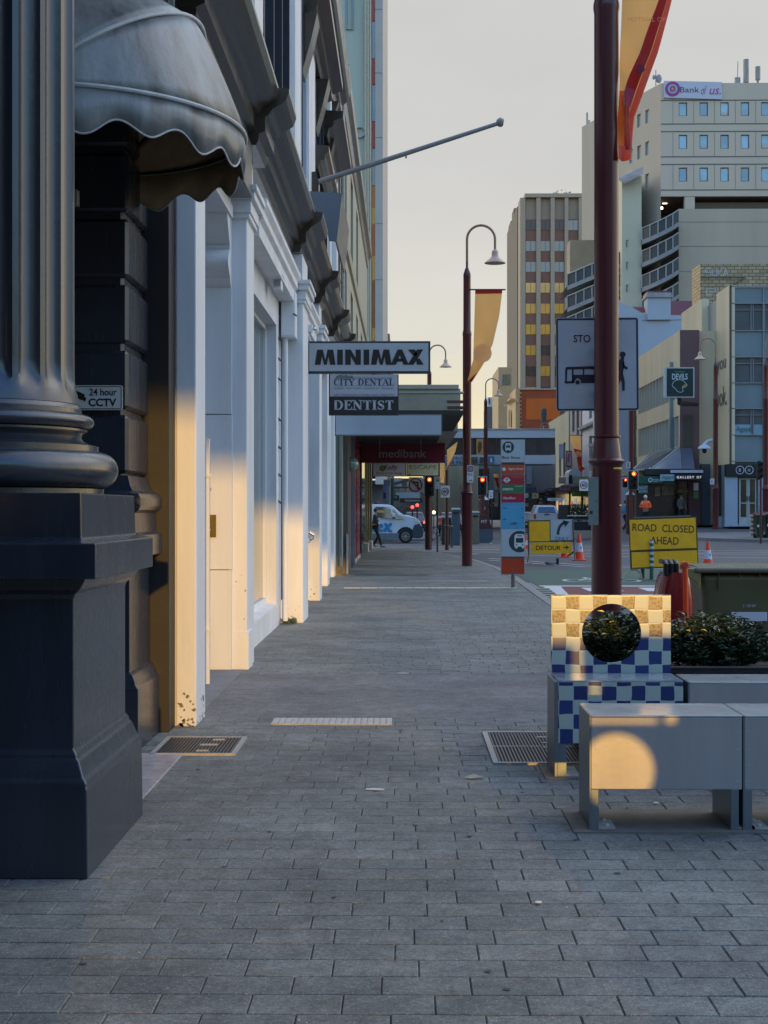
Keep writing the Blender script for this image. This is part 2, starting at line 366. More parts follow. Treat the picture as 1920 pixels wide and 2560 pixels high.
# far footpaths across the intersection
m_fp2 = mat('far_footpath', (.15, .15, .15), .8, .2, 2)
def pavement(name, poly, z0=.0):
    mb = MB(); n = len(poly)
    top = [(x, y, ramp(x, y)+z0) for x, y in poly]; bot = [(x, y, ramp(x, y)-.4) for x, y in poly]
    mb.add(top+bot, [tuple(range(n))]+[((i+1) % n, i, i+n, (i+1) % n+n) for i in range(n)]); return st(name, mb, m_fp2)
pavement('footpath_across', [(13.1, 70.2), (13.9, 68.4), (16, 67.4), (22, 67.0), (45, 67), (45, 83), (12.4, 83)], .02)
pavement('footpath_across', [(12.4, 83.02), (45, 83.02), (45, 98), (13.4, 98)], .02)
pavement('footpath_across', [(13.4, 98.02), (45, 98.02), (45, 200), (20, 200)], .02)
pavement('footpath_across', [(-20, 80), (-.6, 80), (.9, 81), (1.7, 83), (2.4, 110), (3.4, 140), (-20, 140)], .02)
# pit lids, drains, tactile strip
m_iron = mat('cast_iron', (.07, .07, .075), .45, .2, 20, metal=.6)
m_brass = mat('galvanised', (.36, .355, .33), .55, .2, 20, metal=.2)
m_sand = mat('pale_concrete', (.45, .39, .33), .8, .25, 12)
def pit(label, x0, x1, y0, y1, border, split, tabs):
    t = root('pit_cover', label, 'pit cover', ((x0+x1)/2, y0, 0))
    obj('frame', MB().box(x0, x1, y0, y0+border, -.02, .014).box(x0, x1, y1-border, y1, -.02, .014).box(x0, x0+border, y0+border, y1-border, -.02, .014).box(x1-border, x1, y0+border, y1-border, -.02, .014), m_brass, t)
    a, b, c, d = x0+border, x1-border, y0+border, y1-border
    obj('recess', MB().box(a, b, c, d, -.03, .0055), mat('pit_dark', (.02, .02, .02), .9), t)
    ribs = MB(); n = int((b-a)/.022)
    for i in range(n):
        x = a+(b-a)*(i+.5)/n; ribs.box(x-.006, x+.006, c, d, .0056, .012)
    obj('grating', ribs, m_iron, t)
    if split: obj('divider', MB().box(a, b, (c+d)/2-.012, (c+d)/2+.012, .0057, .0135), m_brass, t)
    for (tx, ty, tw) in tabs: obj('lifting_tab', MB().box(tx-tw/2, tx+tw/2, ty-.02, ty+.02, .0058, .0155), m_brass, t)
    return t
pit('ribbed iron pit cover beside the dark column pier base, short pale tabs on it', -1.66, -1.10, 9.62, 10.36, .03, False, [(-1.32, 10.0, .12), (-1.33, 9.75, .08), (-1.28, 10.22, .08)])
pit('large ribbed pit cover with pale edging beside the tiled bench leg', .56, 1.5, 9.3, 10.62, .035, True, [(.98, 9.45, .1), (.99, 9.7, .1), (.98, 9.9, .1), (.985, 10.1, .09), (.98, 10.35, .11)])
dr = root('drain_grate', 'pale narrow drain grate set in the paving beside the asphalt band', 'drain', (-.45, 11.1, 0))
obj('surround', MB().box(-.995, -.09, 11.0, 11.33, -.02, .006), m_sand, dr)
g_ = MB()
for i in range(19): g_.box(-.985+i*.0475, -.985+i*.0475+.036, 11.02, 11.31, .006, .011)
obj('slat', g_, mat('drain_steel', (.5, .49, .46), .45, .15, 20, metal=.3), dr, bevel=.002)
dr = root('drain_grate', 'far flat drain grate crossing the footpath before the bus stop totem', 'drain', (.1, 33.2, 0))
g_ = MB()
for i in range(30): g_.box(.1+i*.06, .1+i*.06+.03, 33.0, 33.5, .0, .006)
obj('slat', g_, m_brass, dr)
dr = root('drain_grate', 'dark flat grate in the far footpath near the shopfronts', 'drain', (-1, 36.4, 0))
g_ = MB()
for i in range(30): g_.box(-1.2+i*.06, -1.2+i*.06+.03, 36.2, 36.7, .0, .006)
obj('slat', g_, m_iron, dr)
ts = root('tactile_strip', 'cream tiled strip laid across the footpath up to the bus stop pole', 'tactile strip', (0, 30.2, 0))
m_cream = mat('cream_tile', (.62, .56, .38), .7, .15, 10)
tt = MB()
for i in range(10):
    x = -1.23+i*.355; tt.box(x, x+.335, 30.2, 30.5, -.002, .006)
obj('tile', tt, m_cream, ts)
tt = MB()
for i in range(14): tt.box(1.5+i*.06, 1.53+i*.06, 30.22, 30.48, .006, .012)
obj('ridge', tt, m_cream, ts)
# grooved kerb ramp strips near the planter
gr = MB()
for i in range(7): gr.box(2.64, 3.0+.02*i, 27.2+i*.75, 27.55+i*.75, -.112, -.085)
st('kerb_ramp_strips', gr, mat('kerb_ramp', (.25, .25, .2), .8, .2, 9))
# threshold slab and worn render beside the column
sl_ = MB()
for i in range(4): sl_.box(-2.9, -1.445, 7.76+i*.48, 8.23+i*.48, -.02, .009)
st('threshold_slab', sl_, mat('granite_slab', (.33, .29, .29), .55, .35, 7, .2, dirt=.5), bevel=.004)
# small litter on the pavement
m_lit = mat('litter_pale', (.6, .6, .56), .8)
def bit(u, v, kind, label, Y=None):
    z = 0; Y = EYE*FPX/(v-HOR); x = PX(u, Y)
    if kind == 'strip': mb = MB().add([(x-.055, Y+.0, .002), (x+.045, Y-.02, .003), (x+.055, Y+.0, .006), (x-.01, Y+.015, .008), (x-.055, Y+.02, .004)], [(0, 1, 2, 3, 4)])
    elif kind == 'leaf': mb = MB().add([(x-.06, Y, .006), (x-.02, Y-.03, .003), (x+.05, Y-.02, .012), (x+.06, Y+.02, .004), (x, Y+.035, .02)], [(0, 1, 2, 4), (2, 3, 4)])
    else: mb = MB().lathe([(.014, .004), (.015, .007), (.001, .008)], x, Y, 12)
    mb.v = [(a, b, c+.005) for a, b, c in mb.v]
    o = obj('litter' if kind != 'leaf' else 'fallen_leaf', mb, m_lit if kind != 'leaf' else mat('leaf_dry', (.3, .33, .25), .8), label=label, cat='litter', origin=(x, Y, 0)); return o
bit(938, 1977, 'strip', 'white paper scrap lying on the pavers in the middle of the footpath')
bit(1185, 1947, 'leaf', 'curled green leaf on the pavers near the tiled bench')
bit(1346, 2260, 'dot', 'round pale gum spot on the pavers in front of the grey benches')
bit(62, 2197, 'strip', 'thin pale twig beside the foot of the dark column base')
bit(1008, 1685, 'strip', 'small white scrap on the asphalt band of the footpath')
bit(1640, 2010, 'dot', 'tiny pale pebble under the front grey bench')
# ---- scattered specks reads as grit
gm = MB(); 
for i in range(900):
    x = random.uniform(-1.5, 2.4); y = random.uniform(4.4, 24); r = random.uniform(.0015, .0045)
    gm.add([(x-r, y, .003), (x+r*.6, y-r, .003), (x+r, y+r*.7, .003), (x, y, .003+r)], [(0, 1, 3), (1, 2, 3), (2, 0, 3)])
o = obj('gravel_specks', gm, mat('grit', (.42, .4, .36), .9, .3, 30), kind='stuff', label='pale grit scattered thinly over the pavers', cat='grit')

gmm = MB(); grn = random.Random(11)
for i in range(150):
    x, y = grn.uniform(-1.3, 2.2), grn.uniform(4.6, 26); r = grn.uniform(.006, .016); P_ = [(x+r*grn.uniform(.7, 1.2)*cos(2*pi*k_/9), y+r*grn.uniform(.7, 1.2)*sin(2*pi*k_/9), .0032) for k_ in range(9)]; gmm.add(P_, [tuple(range(9))])
obj('gum_stains', gmm, mat('gum_dark', (.055, .055, .05), .8, .3, 40), kind='stuff', label='old dark gum spots trodden flat over the pavers', cat='grit')
# ================================================================ dark corner building (column, pier, hood awning)
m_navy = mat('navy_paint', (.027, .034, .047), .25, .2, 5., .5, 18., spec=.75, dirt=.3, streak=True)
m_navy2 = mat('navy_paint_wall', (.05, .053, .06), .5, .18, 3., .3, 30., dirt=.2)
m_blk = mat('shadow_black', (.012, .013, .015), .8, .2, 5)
b1 = root('corner_building', 'dark painted corner building with fluted column and banded pier', 'building', (-2.6, 8.5, 0))
w = MB(); w.box(-6, -2.9, 2, 10.9, 0, 9.0); w.box(-2.9, -1.84, 10.72, 10.9, 0, 9.0)
obj('wall', w, m_navy2, b1)
w = MB(); w.box(-2.9, -1.2, 2.0, 10.2, 5.35, 5.5).box(-2.95, -1.35, 2.0, 10.85, 5.5, 6.3).box(-2.95, -1.1, 2.0, 10.85, 6.3, 6.45).box(-2.95, -1.0, 2.0, 10.85, 6.45, 6.9)
obj('entablature', w, m_navy, b1, bevel=.01)
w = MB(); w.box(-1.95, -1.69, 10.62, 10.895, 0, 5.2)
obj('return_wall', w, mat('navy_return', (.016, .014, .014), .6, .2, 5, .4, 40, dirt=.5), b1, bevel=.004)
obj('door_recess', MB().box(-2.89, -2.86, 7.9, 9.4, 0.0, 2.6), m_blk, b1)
# fluted column
CX, CY = -2.05, 7.07
n = 200; vs = []; fs = []; prof = [(0, 2.105), (.0, 2.16), (.35, 2.19), (.75, 2.23), (1, 2.30), (1, 3.2), (1, 4.6), (1, 5.1), (0, 5.2)]
for k_, z in prof:
    for i in range(n):
        a = 2*pi*i/n; ph = (i % 10)/10.; R = .462
        fl = 0 if ph < .2 else sin(pi*(ph-.2)/.8)**.6
        r = R-.034*fl*k_+(0.022*(1-(z-2.105)/.12) if z < 2.22 else 0)
        vs.append((CX+r*cos(a), CY+r*sin(a), z))
for j in range(len(prof)-1):
    for i in range(n): a, b = j*n+i, j*n+(i+1) % n; fs.append((a, b, b+n, a+n))
col_ = obj('column', MB().add(vs, fs), m_navy, b1, smooth=True, angle=28)
def arc(r0, z0, rad, zr, a0, a1, k=10):
    return [(r0+rad*cos(a0+(a1-a0)*i/k), z0+zr*sin(a0+(a1-a0)*i/k)) for i in range(k+1)]
pf = [(.60, 1.675), (.60, 1.70)]+arc(.575, 1.79, .095, .088, -pi/2, pi/2, 14)+[(.575, 1.885), (.575, 1.905), (.565, 1.907)]
pf += [(.535, 1.915), (.505, 1.93), (.492, 1.95), (.50, 1.968), (.52, 1.975), (.52, 1.985)]+arc(.50, 2.022, .055, .036, -pi/2, pi/2, 10)+[(.495, 2.062), (.495, 2.08), (.487, 2.085), (.478, 2.12)]
obj('column_base', MB().lathe(pf, CX, CY, 96), m_navy, col_, smooth=True, angle=50)
pp = [(.68, 0.0), (.675, .385), (.672, .40), (.672, .415), (.655, .435), (.645, .465), (.632, .50), (.618, .515), (.618, .53), (.602, .55), (.602, 1.21), (.61, 1.23), (.635, 1.25), (.66, 1.285), (.665, 1.30), (.725, 1.302), (.725, 1.455), (.645, 1.475), (.642, 1.675)]
obj('pedestal', MB().sq(pp, CX, CY), m_navy, col_, bevel=.006)
# banded pier behind the column
pr = MB(); z = 1.87
pr.box(-2.6, -1.875, 9.88, 10.58, 1.7, 5.3)
for z0 in [1.83, 2.26, 2.70, 3.14, 3.58, 4.02, 4.46]: pr.add(MB().box(-2.6, -1.84, 9.85, 10.62, z0+.015, z0+.405).v, MB().box(0, 1, 0, 1, 0, 1).f)
pier = obj('pier', pr, m_navy, b1, bevel=.022, bseg=1)
def sqr(prof):  # rectangular sweep about the pier, offsets outwards
    mb = MB(); vs = []; fs = []
    for d, z in prof: vs += [(-2.6, 9.85-d, z), (-1.84+d, 9.85-d, z), (-1.84+d, 10.6+d, z), (-2.6, 10.6+d, z)]
    for j in range(len(prof)-1):
        for i in range(4): a, b = j*4+i, j*4+(i+1) % 4; fs.append((a, b, b+4, a+4))
    fs.append((3, 2, 1, 0)); fs.append(tuple(range(4*len(prof)-4, 4*len(prof)))); return mb.add(vs, fs)
obj('pier_base', sqr([(.08, 0), (.08, .40), (.078, .415), (.06, .435), (.05, .47), (.035, .50), (.01, .52), (.01, 1.20), (.02, 1.24), (.045, 1.27), (.10, 1.29), (.10, 1.43), (.06, 1.45), (.055, 1.58), (.085, 1.60), (.10, 1.63), (.10, 1.68), (.085, 1.71), (.04, 1.73), (.02, 1.76), (0, 1.83)]), m_navy, pier, bevel=.004)
# entrance light
fx = root('wall_light', 'small square floodlight under the hood awning', 'light fitting', (-2.25, 9.5, 3.4))
obj('housing', MB().box(PX(176, 9.6), PX(193, 9.6), 9.6, 9.68, PZ(185, 512, 9.6), PZ(185, 472, 9.6)), mat('light_housing', (.3, .34, .33), .4), fx, bevel=.006)
obj('bracket', MB().box(PX(170, 9.6), PX(178, 9.6), 9.62, 9.85, PZ(185, 500, 9.6), PZ(185, 484, 9.6)), m_blk, fx)
# cctv sign
m_black = mat('black_paint', (.012, .012, .014), .45, 0); m_signwhite = mat('sign_white', (.62, .62, .62), .35, .06, 4)
def rrect(u0, v0, u1, v1, r, k=5):
    P = []
    for cx, cy, a in ((u1-r, v0+r, -90), (u1-r, v1-r, 0), (u0+r, v1-r, 90), (u0+r, v0+r, 180)):
        for i in range(k+1): t = radians(a+90*i/k); P.append((cx+r*cos(t), cy+r*sin(t)))
    return P
def frame(u0, v0, u1, v1, r, w, Y, d, mb=None):
    mb = mb or MB(); A = rrect(u0, v0, u1, v1, r); B = rrect(u0+w, v0+w, u1-w, v1-w, max(.5, r-w)); n = len(A)
    for i in range(n):
        j = (i+1) % n; q = [A[i], A[j], B[j], B[i]]
        mb.add([(PX(u, Y), Y-d, PZ(u, v, Y)) for u, v in q], [(3, 2, 1, 0)])
    return mb
cc = root('cctv_sign', 'white 24 hour CCTV notice fixed to the dark banded pier', 'sign', (-2.0, 9.83, 2.3))
obj('plate', ppoly(rrect(150, 963, 306, 1025, 5), 9.835, .01), m_signwhite, cc)
obj('border', frame(152, 965.5, 304, 1022.5, 4, 1.6, 9.834, .002), m_black, cc)
text('24 hour', 223, 971, 292, 989, 9.833, m_black, cc, .02); text('CCTV', 221, 996, 291, 1016, 9.833, m_black, cc, .03)
cm = ppoly([(180, 972), (212, 986), (209, 1000), (203, 999), (180, 990)], 9.832, .002); ppoly([(210, 992), (216, 994), (213, 1004), (208, 1001)], 9.832, .002, cm); ppoly([(182, 990), (187, 992), (184, 1003), (178, 1005), (176, 1001)], 9.832, .002, cm)
obj('camera_symbol', cm, m_black, cc)
# hood awning
m_awn = mat('awning_vinyl', (.165, .185, .19), .40, .95, 2.6, 1., 30., streak=True, dirt=.9, spec=.6)
m_awnin = mat('awning_inside_glow', (.50, .38, .22), .7, .3, 3, dirt=.5)  # inner side coloured warm brown to paint in light bounced under the hood
m_pipe = mat('awning_piping', (.42, .46, .48), .5, .15, 10)
aw = root('hood_awning', 'weathered grey hood awning with scalloped edge over the entrance', 'awning', (-2.1, 9.2, 3.9))
AC = (-2.1, 9.2, 3.94); AR = 1.1
def hoop(al, th, r=AR):
    rr = r*(1-.05*sin(al)); return (AC[0]+rr*sin(th)*cos(al), AC[1]-1.13*cos(th), AC[2]+rr*sin(th)*sin(al)*.99)
TH = [pi*i/48 for i in range(49)]
vs = []; fs = []; ALS = []
for a0, a1 in ((0, 38), (38, 70), (70, 100)):
    for i in range(7):
        al = radians(a0+(a1-a0)*i/6); sag = -.045*sin(pi*i/6); ALS.append((al, AR+sag))
for al, r in ALS: vs += [hoop(al, t, r+.008*sin(t*9+al*5)) for t in TH]
for j in range(len(ALS)-1):
    for i in range(48): a = j*49+i; fs.append((a, a+1, a+50, a+49))
can = obj('canopy', MB().add(vs, fs), m_awn, aw, smooth=True, angle=60)
can.data.materials.append(m_awnin); md = can.modifiers.new('s', 'SOLIDIFY'); md.thickness = .006; md.material_offset = 1
vs = []; fs = []
N = 260
for i in range(N+1):
    t = pi*i/N; p = hoop(0, t); sc_ = .215+.04*cos(t*18+.6)+.014*sin(t*7); out = .006*sin(t*23)
    vs += [p, (p[0]+sin(t)*(.01+out*.5), p[1], p[2]-sc_*.5), (p[0]+sin(t)*(out)-.01, p[1], p[2]-sc_)]
for i in range(N): a = i*3; fs += [(a, a+1, a+4, a+3), (a+1, a+2, a+5, a+4)]
va = obj('valance', MB().add(vs, fs), m_awn, aw, smooth=True, angle=80)
va.data.materials.append(m_awnin); md = va.modifiers.new('s', 'SOLIDIFY'); md.thickness = .004; md.material_offset = 1
for al in (0, radians(38), radians(70)): obj('piping', MB().tube([hoop(al, t, AR+.008) for t in TH], .014, 8), m_pipe, aw, smooth=True)
obj('edge_binding', MB().tube([v_ for v_ in vs[2::3]], .006, 6), m_pipe, aw, smooth=True)
fr = MB()
for al in (0, radians(38)): fr.tube([hoop(al, t, AR-.03) for t in TH[::3]], .012, 6)
fr.tube([(-2.1, 8.1, 3.94), (-1.6, 8.7, 3.90), (-1.02, 9.2, 3.93)], .01, 6); fr.tube([(-2.7, 8.3, 3.5), (-1.9, 8.2, 3.92)], .01, 6)
obj('hoop_frame', fr, m_blk, aw, smooth=True)
# ================================================================ white shop building
m_wh = mat('white_render', (.66, .69, .73), .5, .10, 2.2, .6, 22., dirt=.3, streak=True)
m_wh2 = mat('white_trim', (.70, .72, .74), .45, .10, 2.4, .5, 22., dirt=.25, streak=True)
m_dkc = mat('charcoal_cornice', (.055, .047, .038), .2, .3, 5., .3, 30., spec=.7, dirt=.3)
m_pane = mat('shop_glass', (.10, .13, .13), .04, 0, spec=1.2)
m_slat = mat('navy_shutter', (.035, .042, .06), .45, .2, 10)
b2 = root('white_building', 'pale painted heritage building with pilasters and charcoal cornices', 'building', (-2, 20, 0))
XW = -1.74
# ground storey wall with the window opening between the pilasters
w = MB()
F = lambda s, d, z: (XW-d, s, z)
holewall(w, 15.3, 36.0, 0, 5.0, [(15.5, 20.16, .29, 4.12), (22.4, 25.9, .12, 4.1), (27.2, 30.6, .12, 4.1)], .30, F=F)
holewall(w, 10.9, 36.0, 5.0, 12.2, [(11.8, 14.0, 6.6, 10.4), (17.4, 21.2, 6.2, 11), (24.0, 25.2, 6.4, 10.2), (27.6, 32.0, 6.4, 9.6)], .22, F=F)
w.box(-6, -5.8, 10.9, 36, 0, 12.2).box(-6, -1.74, 35.98, 36.0, 0, 12.2).box(-6, -1.74, 10.9, 36, 12.2, 12.3)
obj('wall', w, m_wh, b2)
obj('upper_return', MB().box(-3.2, -1.7, 10.91, 10.95, 5.2, 12.2), m_wh, b2)
obj('entry_ceiling', MB().box(-3.2, -1.7, 11.0, 14.7, 4.5, 4.62), m_wh, b2)
obj('entry_back_wall', MB().box(-3.3, -3.2, 10.9, 14.72, 0, 5.0), m_wh, b2)
obj('entry_end_wall', MB().box(-3.2, -1.72, 14.72, 14.9, 0, 1.0).box(-3.2, -1.715, 14.728, 14.9, 1.008, 2.55).box(-3.2, -1.72, 14.72, 14.9, 2.558, 5.0), m_wh, b2)
cpz = [(14.715, 3.82), (14.66, 3.85), (14.64, 3.9)]+[(14.64-.16*sin(pi*i/10)*(1 if i < 99 else 0)-.02*i/10, 3.9+.28*i/10) for i in range(11)]+[(14.60, 4.22)]+[(14.62-.24*sin(pi*i/20), 4.22+.36*i/10) for i in range(11)]+[(14.36, 4.62), (14.30, 4.75), (14.715, 4.8)]
obj('console_bracket', MB().prism(cpz, -2.4, -1.722, 'x'), m_wh, b2, smooth=True, angle=50)
obj('threshold', MB().box(-3.1, -1.60, 11.42, 14.70, -.02, .012), mat('doorstep', (.20, .2, .2), .8, .2, 4, dirt=.3), b2)
pz = random.Random(3)
def patches(x, ylo, yhi, zlo, zhi, n_, face, m__, s=.03):
    mb = MB()
    for i in range(n_):
        a0, b0 = pz.uniform(ylo, yhi), zlo+(zhi-zlo)*pz.random()**2.2; r = pz.uniform(.25, 1)*s; P_ = []
        for k_ in range(9): a = 2*pi*k_/9; q = r*pz.uniform(.45, 1.3); P_.append((a0+q*cos(a)*(1.2 if face == 'x' else .8), b0+q*sin(a)*.7))
        mb.add([(x, p[0], max(.001, p[1])) if face == 'x' else (p[0], x, max(.001, p[1])) for p in P_], [tuple(range(9)) if face == 'x' else tuple(range(9))])
    return mb
m_peel = mat('peeled_render', (.20, .18, .15), .9, .4, 30)
obj('peeled_paint', patches(10.897, -1.68, -1.54, 0, .28, 26, 'y', m_peel, .022), m_peel, b2)
obj('peeled_paint', patches(20.897, -1.72, -1.44, 0, .3, 16, 'y', m_peel, .02), m_peel, b2)
obj('peeled_paint', patches(-1.531, 10.92, 11.38, 0, .2, 14, 'x', m_peel, .03), m_peel, b2)
obj('peeled_paint', patches(14.797, -1.70, -1.58, 0, 1.6, 12, 'y', m_peel, .012), m_peel, b2)
obj('peeled_paint', patches(25.997, -1.72, -1.49, 0, .3, 10, 'y', m_peel, .025), m_peel, b2)
# narrow first pilaster
obj('pilaster', MB().box(-1.685, -1.533, 10.9, 11.4, 0, 5.0), m_wh2, b2, bevel=.012)
obj('pilaster', MB().box(-1.70, -1.575, 10.93, 11.42, 0, 5.0), m_wh2, b2, bevel=.006)
def pilaster(y0, y1, xo, cap=4.62, xi=-1.76, base=False):
    d = MB().box(xi, xo, y0, y1, 0, cap)
    p = obj('pilaster', d, m_wh2, b2, bevel=.012)
    c = MB()
    for (a, b_, e_) in ((cap-.10, cap-.05, .03), (cap-.05, cap+.08, .045), (cap+.08, cap+.16, .085), (cap+.16, cap+.22, .11)): c.box(xi, xo+e_, y0-e_, y1+e_, a, b_)
    c.box(xi, xo-.01, y0+.01, y1-.01, cap+.22, 5.22)
    obj('capital', c, m_wh2, p, bevel=.006)
    if base: obj('base_block', MB().box(xi, xo+.02, y0-.02, y1+.02, 0, .45), m_wh2, p, bevel=.008)
    return p
pilaster(14.8, 15.5, -1.572); pilaster(20.9, 22.0, -1.425); pilaster(26.0, 26.7, -1.48); pilaster(31.0, 31.8, -1.60); pilaster(35.2, 35.9, -1.66)
obj('pilaster_base', MB().box(-1.73, -1.555, 14.79, 15.2, 0, .38), m_wh2, b2, bevel=.006)
# band with moulded edge between pilasters
for y0, y1 in ((15.62, 20.78), (22.12, 25.88), (26.82, 30.9), (31.95, 35.1)):
    obj('shop_lintel', MB().prism([(-1.76, 4.5), (-1.53, 4.5), (-1.53, 4.66), (-1.49, 4.70), (-1.49, 4.78), (-1.45, 4.84), (-1.45, 4.90), (-1.76, 4.90)], y0, y1), m_wh2, b2)
# shop window behind the opening
def shopwin(y0, y1, z0, z1, mull, x=-1.92):
    g = obj('shop_window', MB().box(x-.02, x, y0, y1, z0, z1), m_pane, b2)
    f = MB(); t = .07
    f.box(x-.01, x+.04, y0, y1, z0, z0+t).box(x-.01, x+.04, y0, y1, z1-t, z1)
    for y in [y0+t/2, y1-t/2]+mull: f.box(x-.01, x+.045, y-t/2, y+t/2, z0+t+.001, z1-t-.001)
    obj('window_frame', f, m_wh2, g, bevel=.008)
shopwin(15.5, 20.16, .33, 4.12, [17.9]); shopwin(22.4, 25.9, .14, 4.1, [24.1]); shopwin(27.2, 30.6, .14, 4.1, [28.9])
obj('window_sill', MB().prism([(-1.90, .30), (-1.90, .335), (-1.735, .305), (-1.735, .27), (-1.78, .27)], 15.42, 20.22), m_wh2, b2)
obj('back_room', MB().box(-5.7, -4.4, 15, 36, 0, 5), mat('dim_interior', (.08, .085, .085), .9), b2)
# charcoal entablature in segments with breakfronts
def ent(y0, y1, dx=0.):
    return MB().prism([(-1.76, 5.22), (-1.57+dx, 5.22), (-1.54+dx, 5.28), (-1.54+dx, 5.33), (-1.475+dx, 5.36), (-1.475+dx, 5.50), (-1.44+dx, 5.52), (-1.40+dx, 5.58), (-1.31+dx, 5.63), (-1.27+dx, 5.66), (-1.24+dx, 5.74), (-1.24+dx, 5.78), (-1.76, 5.82)], y0, y1)
for y0, y1 in ((10.95, 14.65), (15.66, 20.75), (22.16, 25.85), (26.86, 30.85), (31.96, 35.05)): obj('cornice', ent(y0, y1), m_dkc, b2)
for y0, y1 in ((14.66, 15.65), (20.76, 22.15), (25.86, 26.85), (30.86, 31.95), (35.06, 36.0)):
    obj('cornice_block', ent(y0, y1, .10), m_dkc, b2)
obj('frieze_panel', MB().box(-1.76, -1.50, 10.95, 14.6, 4.68, 5.21), m_dkc, b2, bevel=.01)
# upper storey pilasters, windows, hoods, crowning cornice
for y0, y1, xo in ((11.0, 11.5, -1.56), (14.4, 14.9, -1.56), (15.9, 16.8, -1.60), (21.8, 22.9, -1.60), (25.3, 27.0, -1.62), (32.6, 33.2, -1.62), (35.2, 35.95, -1.6)):
    obj('upper_pilaster', MB().box(-1.76, xo, y0, y1, 5.83, 10.9), m_wh2, b2, bevel=.012)
def shutter(y0, y1, z0, z1):
    g = obj('window', MB().box(-1.98, -1.94, y0, y1, z0, z1), mat('dark_pane', (.03, .035, .045), .1, 0, spec=1), b2)
    f = MB()
    n = int((y1-y0)/.42)
    for i in range(n+1):
        y = y0+(y1-y0)*i/n; f.box(-1.93, -1.74+.10*(i % 3 == 0), y-.035, y+.035, z0, z1)
    obj('shutter_slats', f, m_slat, g)
    e_ = MB(); e_.box(-1.78, -1.66, y0-.10, y0-.02, z0, z1).box(-1.78, -1.66, y1+.02, y1+.12, z0, z1)
    obj('window_frame', e_, m_wh2, g)
shutter(11.8, 14.0, 6.6, 10.4); shutter(17.4, 21.2, 6.2, 11); shutter(24.0, 25.2, 6.4, 10.2); shutter(27.6, 32.0, 6.4, 9.6)
def hood(y0, y1, z, xo=-1.36, h=.42):
    obj('window_hood', MB().prism([(-1.76, z), (-1.58, z), (-1.55, z+h*.3), (-1.46, z+h*.38), (-1.44, z+h*.6), (xo, z+h*.75), (xo, z+h), (-1.76, z+h+.03)], y0, y1), m_dkc, b2)
hood(24.6, 30.2, 9.75, -1.25, .55); hood(30.4, 35.0, 9.3, -1.25, .5); hood(27.2, 32.4, 7.9, -1.38, .4); hood(17.2, 21.4, 11.05, -1.3, .5)
for y0, y1 in ((24.2, 24.9), (27.9, 28.6), (31.4, 32.0)): obj('hood_bracket', MB().prism([(-1.76, 8.8), (-1.66, 8.8), (-1.52, 9.3), (-1.42, 9.74), (-1.76, 9.74)], y0, y1), m_dkc, b2)
obj('crown_cornice', MB().prism([(-1.76, 10.9), (-1.6, 10.9), (-1.56, 11.1), (-1.5, 11.15), (-1.5, 11.4), (-1.38, 11.5), (-1.33, 11.6), (-1.28, 11.85), (-1.76, 11.9)], 10.9, 35.9), m_dkc, b2)
for i in range(9): obj('hanging_bracket', MB().prism([(-1.76, 10.4), (-1.62, 10.5), (-1.48, 10.89), (-1.76, 10.89)], 12+i*2.7, 12.35+i*2.7), m_dkc, b2)
# small consoles seen beside the cornice
for i in range(5): obj('ledge_block', MB().prism([(-1.76, 5.9), (-1.56, 5.9), (-1.50, 6.0), (-1.44, 6.04), (-1.44, 6.12), (-1.76, 6.14)], 15.9+i*2.35, 17.7+i*2.35), mat('ochre_ledge', (.28, .25, .16), .6, .2, 8), b2)
# barrel hood over the upper doorway
bh = root('barrel_canopy', 'dark blue barrel canopy projecting above the charcoal cornice', 'canopy', (-1.3, 25.5, 5.9))
obj('end_panel', MB().prism([(-1.62, 6.78), (PX(855, 24), 6.74), (PX(842, 24), 5.96), (PX(823, 24), 5.97), (-1.30, 6.35), (-1.52, 6.55)], 24.0, 24.05), mat('canopy_blue', (.12, .15, .19), .45, .12, 3), bh)
obj('canopy_cover', MB().prism([(-1.62, 6.775), (PX(855, 24)-.003, 6.735), (PX(842, 24)-.003, 5.965), (PX(842, 24)-.03, 5.965), (PX(855, 24)-.04, 6.70), (-1.62, 6.74)], 24.051, 27.2), m_dkc, bh)
# fittings on the facade
m_gal = mat('fitting_grey', (.42, .45, .47), .4, .1, 8); m_chrome = mat('steel', (.6, .6, .6), .22, .05, 10, metal=1.)
vb = root('vent_box', 'louvred vent box under the shop lintel beside the grey wall box', 'vent', (-1.7, 18.6, 4.3))
Yv = 18.6
obj('housing', MB().box(PX(682, Yv), PX(703, Yv), Yv, Yv+.25, PZ(690, 724, Yv), PZ(690, 691, Yv)), m_wh2, vb, bevel=.008)
lv = MB()
for i in range(8): v = 696+i*2.6; lv.box(PX(685, Yv), PX(701, Yv), Yv-.012, Yv-.002, PZ(690, v+1.2, Yv), PZ(690, v, Yv))
obj('louvre', lv, m_gal, vb); obj('hood', MB().box(PX(681, Yv), PX(707, Yv), Yv-.03, Yv+.28, PZ(690, 690, Yv), PZ(690, 687, Yv)), m_wh2, vb)
eb = root('meter_box', 'tall pale service box with a down pipe on the wide pilaster', 'service box', (-1.6, 20.6, 3.6)); Ye = 20.55
obj('housing', MB().box(PX(702, Ye), PX(739, Ye), Ye, Ye+.33, PZ(720, 843, Ye), PZ(720, 728, Ye)), m_wh2, eb, bevel=.012)
obj('lid', MB().box(PX(704, Ye), PX(736, Ye), Ye-.012, Ye-.001, PZ(720, 839, Ye), PZ(720, 731, Ye)), m_wh2, eb, bevel=.006)
obj('handle', MB().tube([(PX(734, Ye), Ye-.02, PZ(730, 785, Ye)), (PX(742, Ye), Ye-.06, PZ(730, 791, Ye))], .012, 6), m_slat, eb)
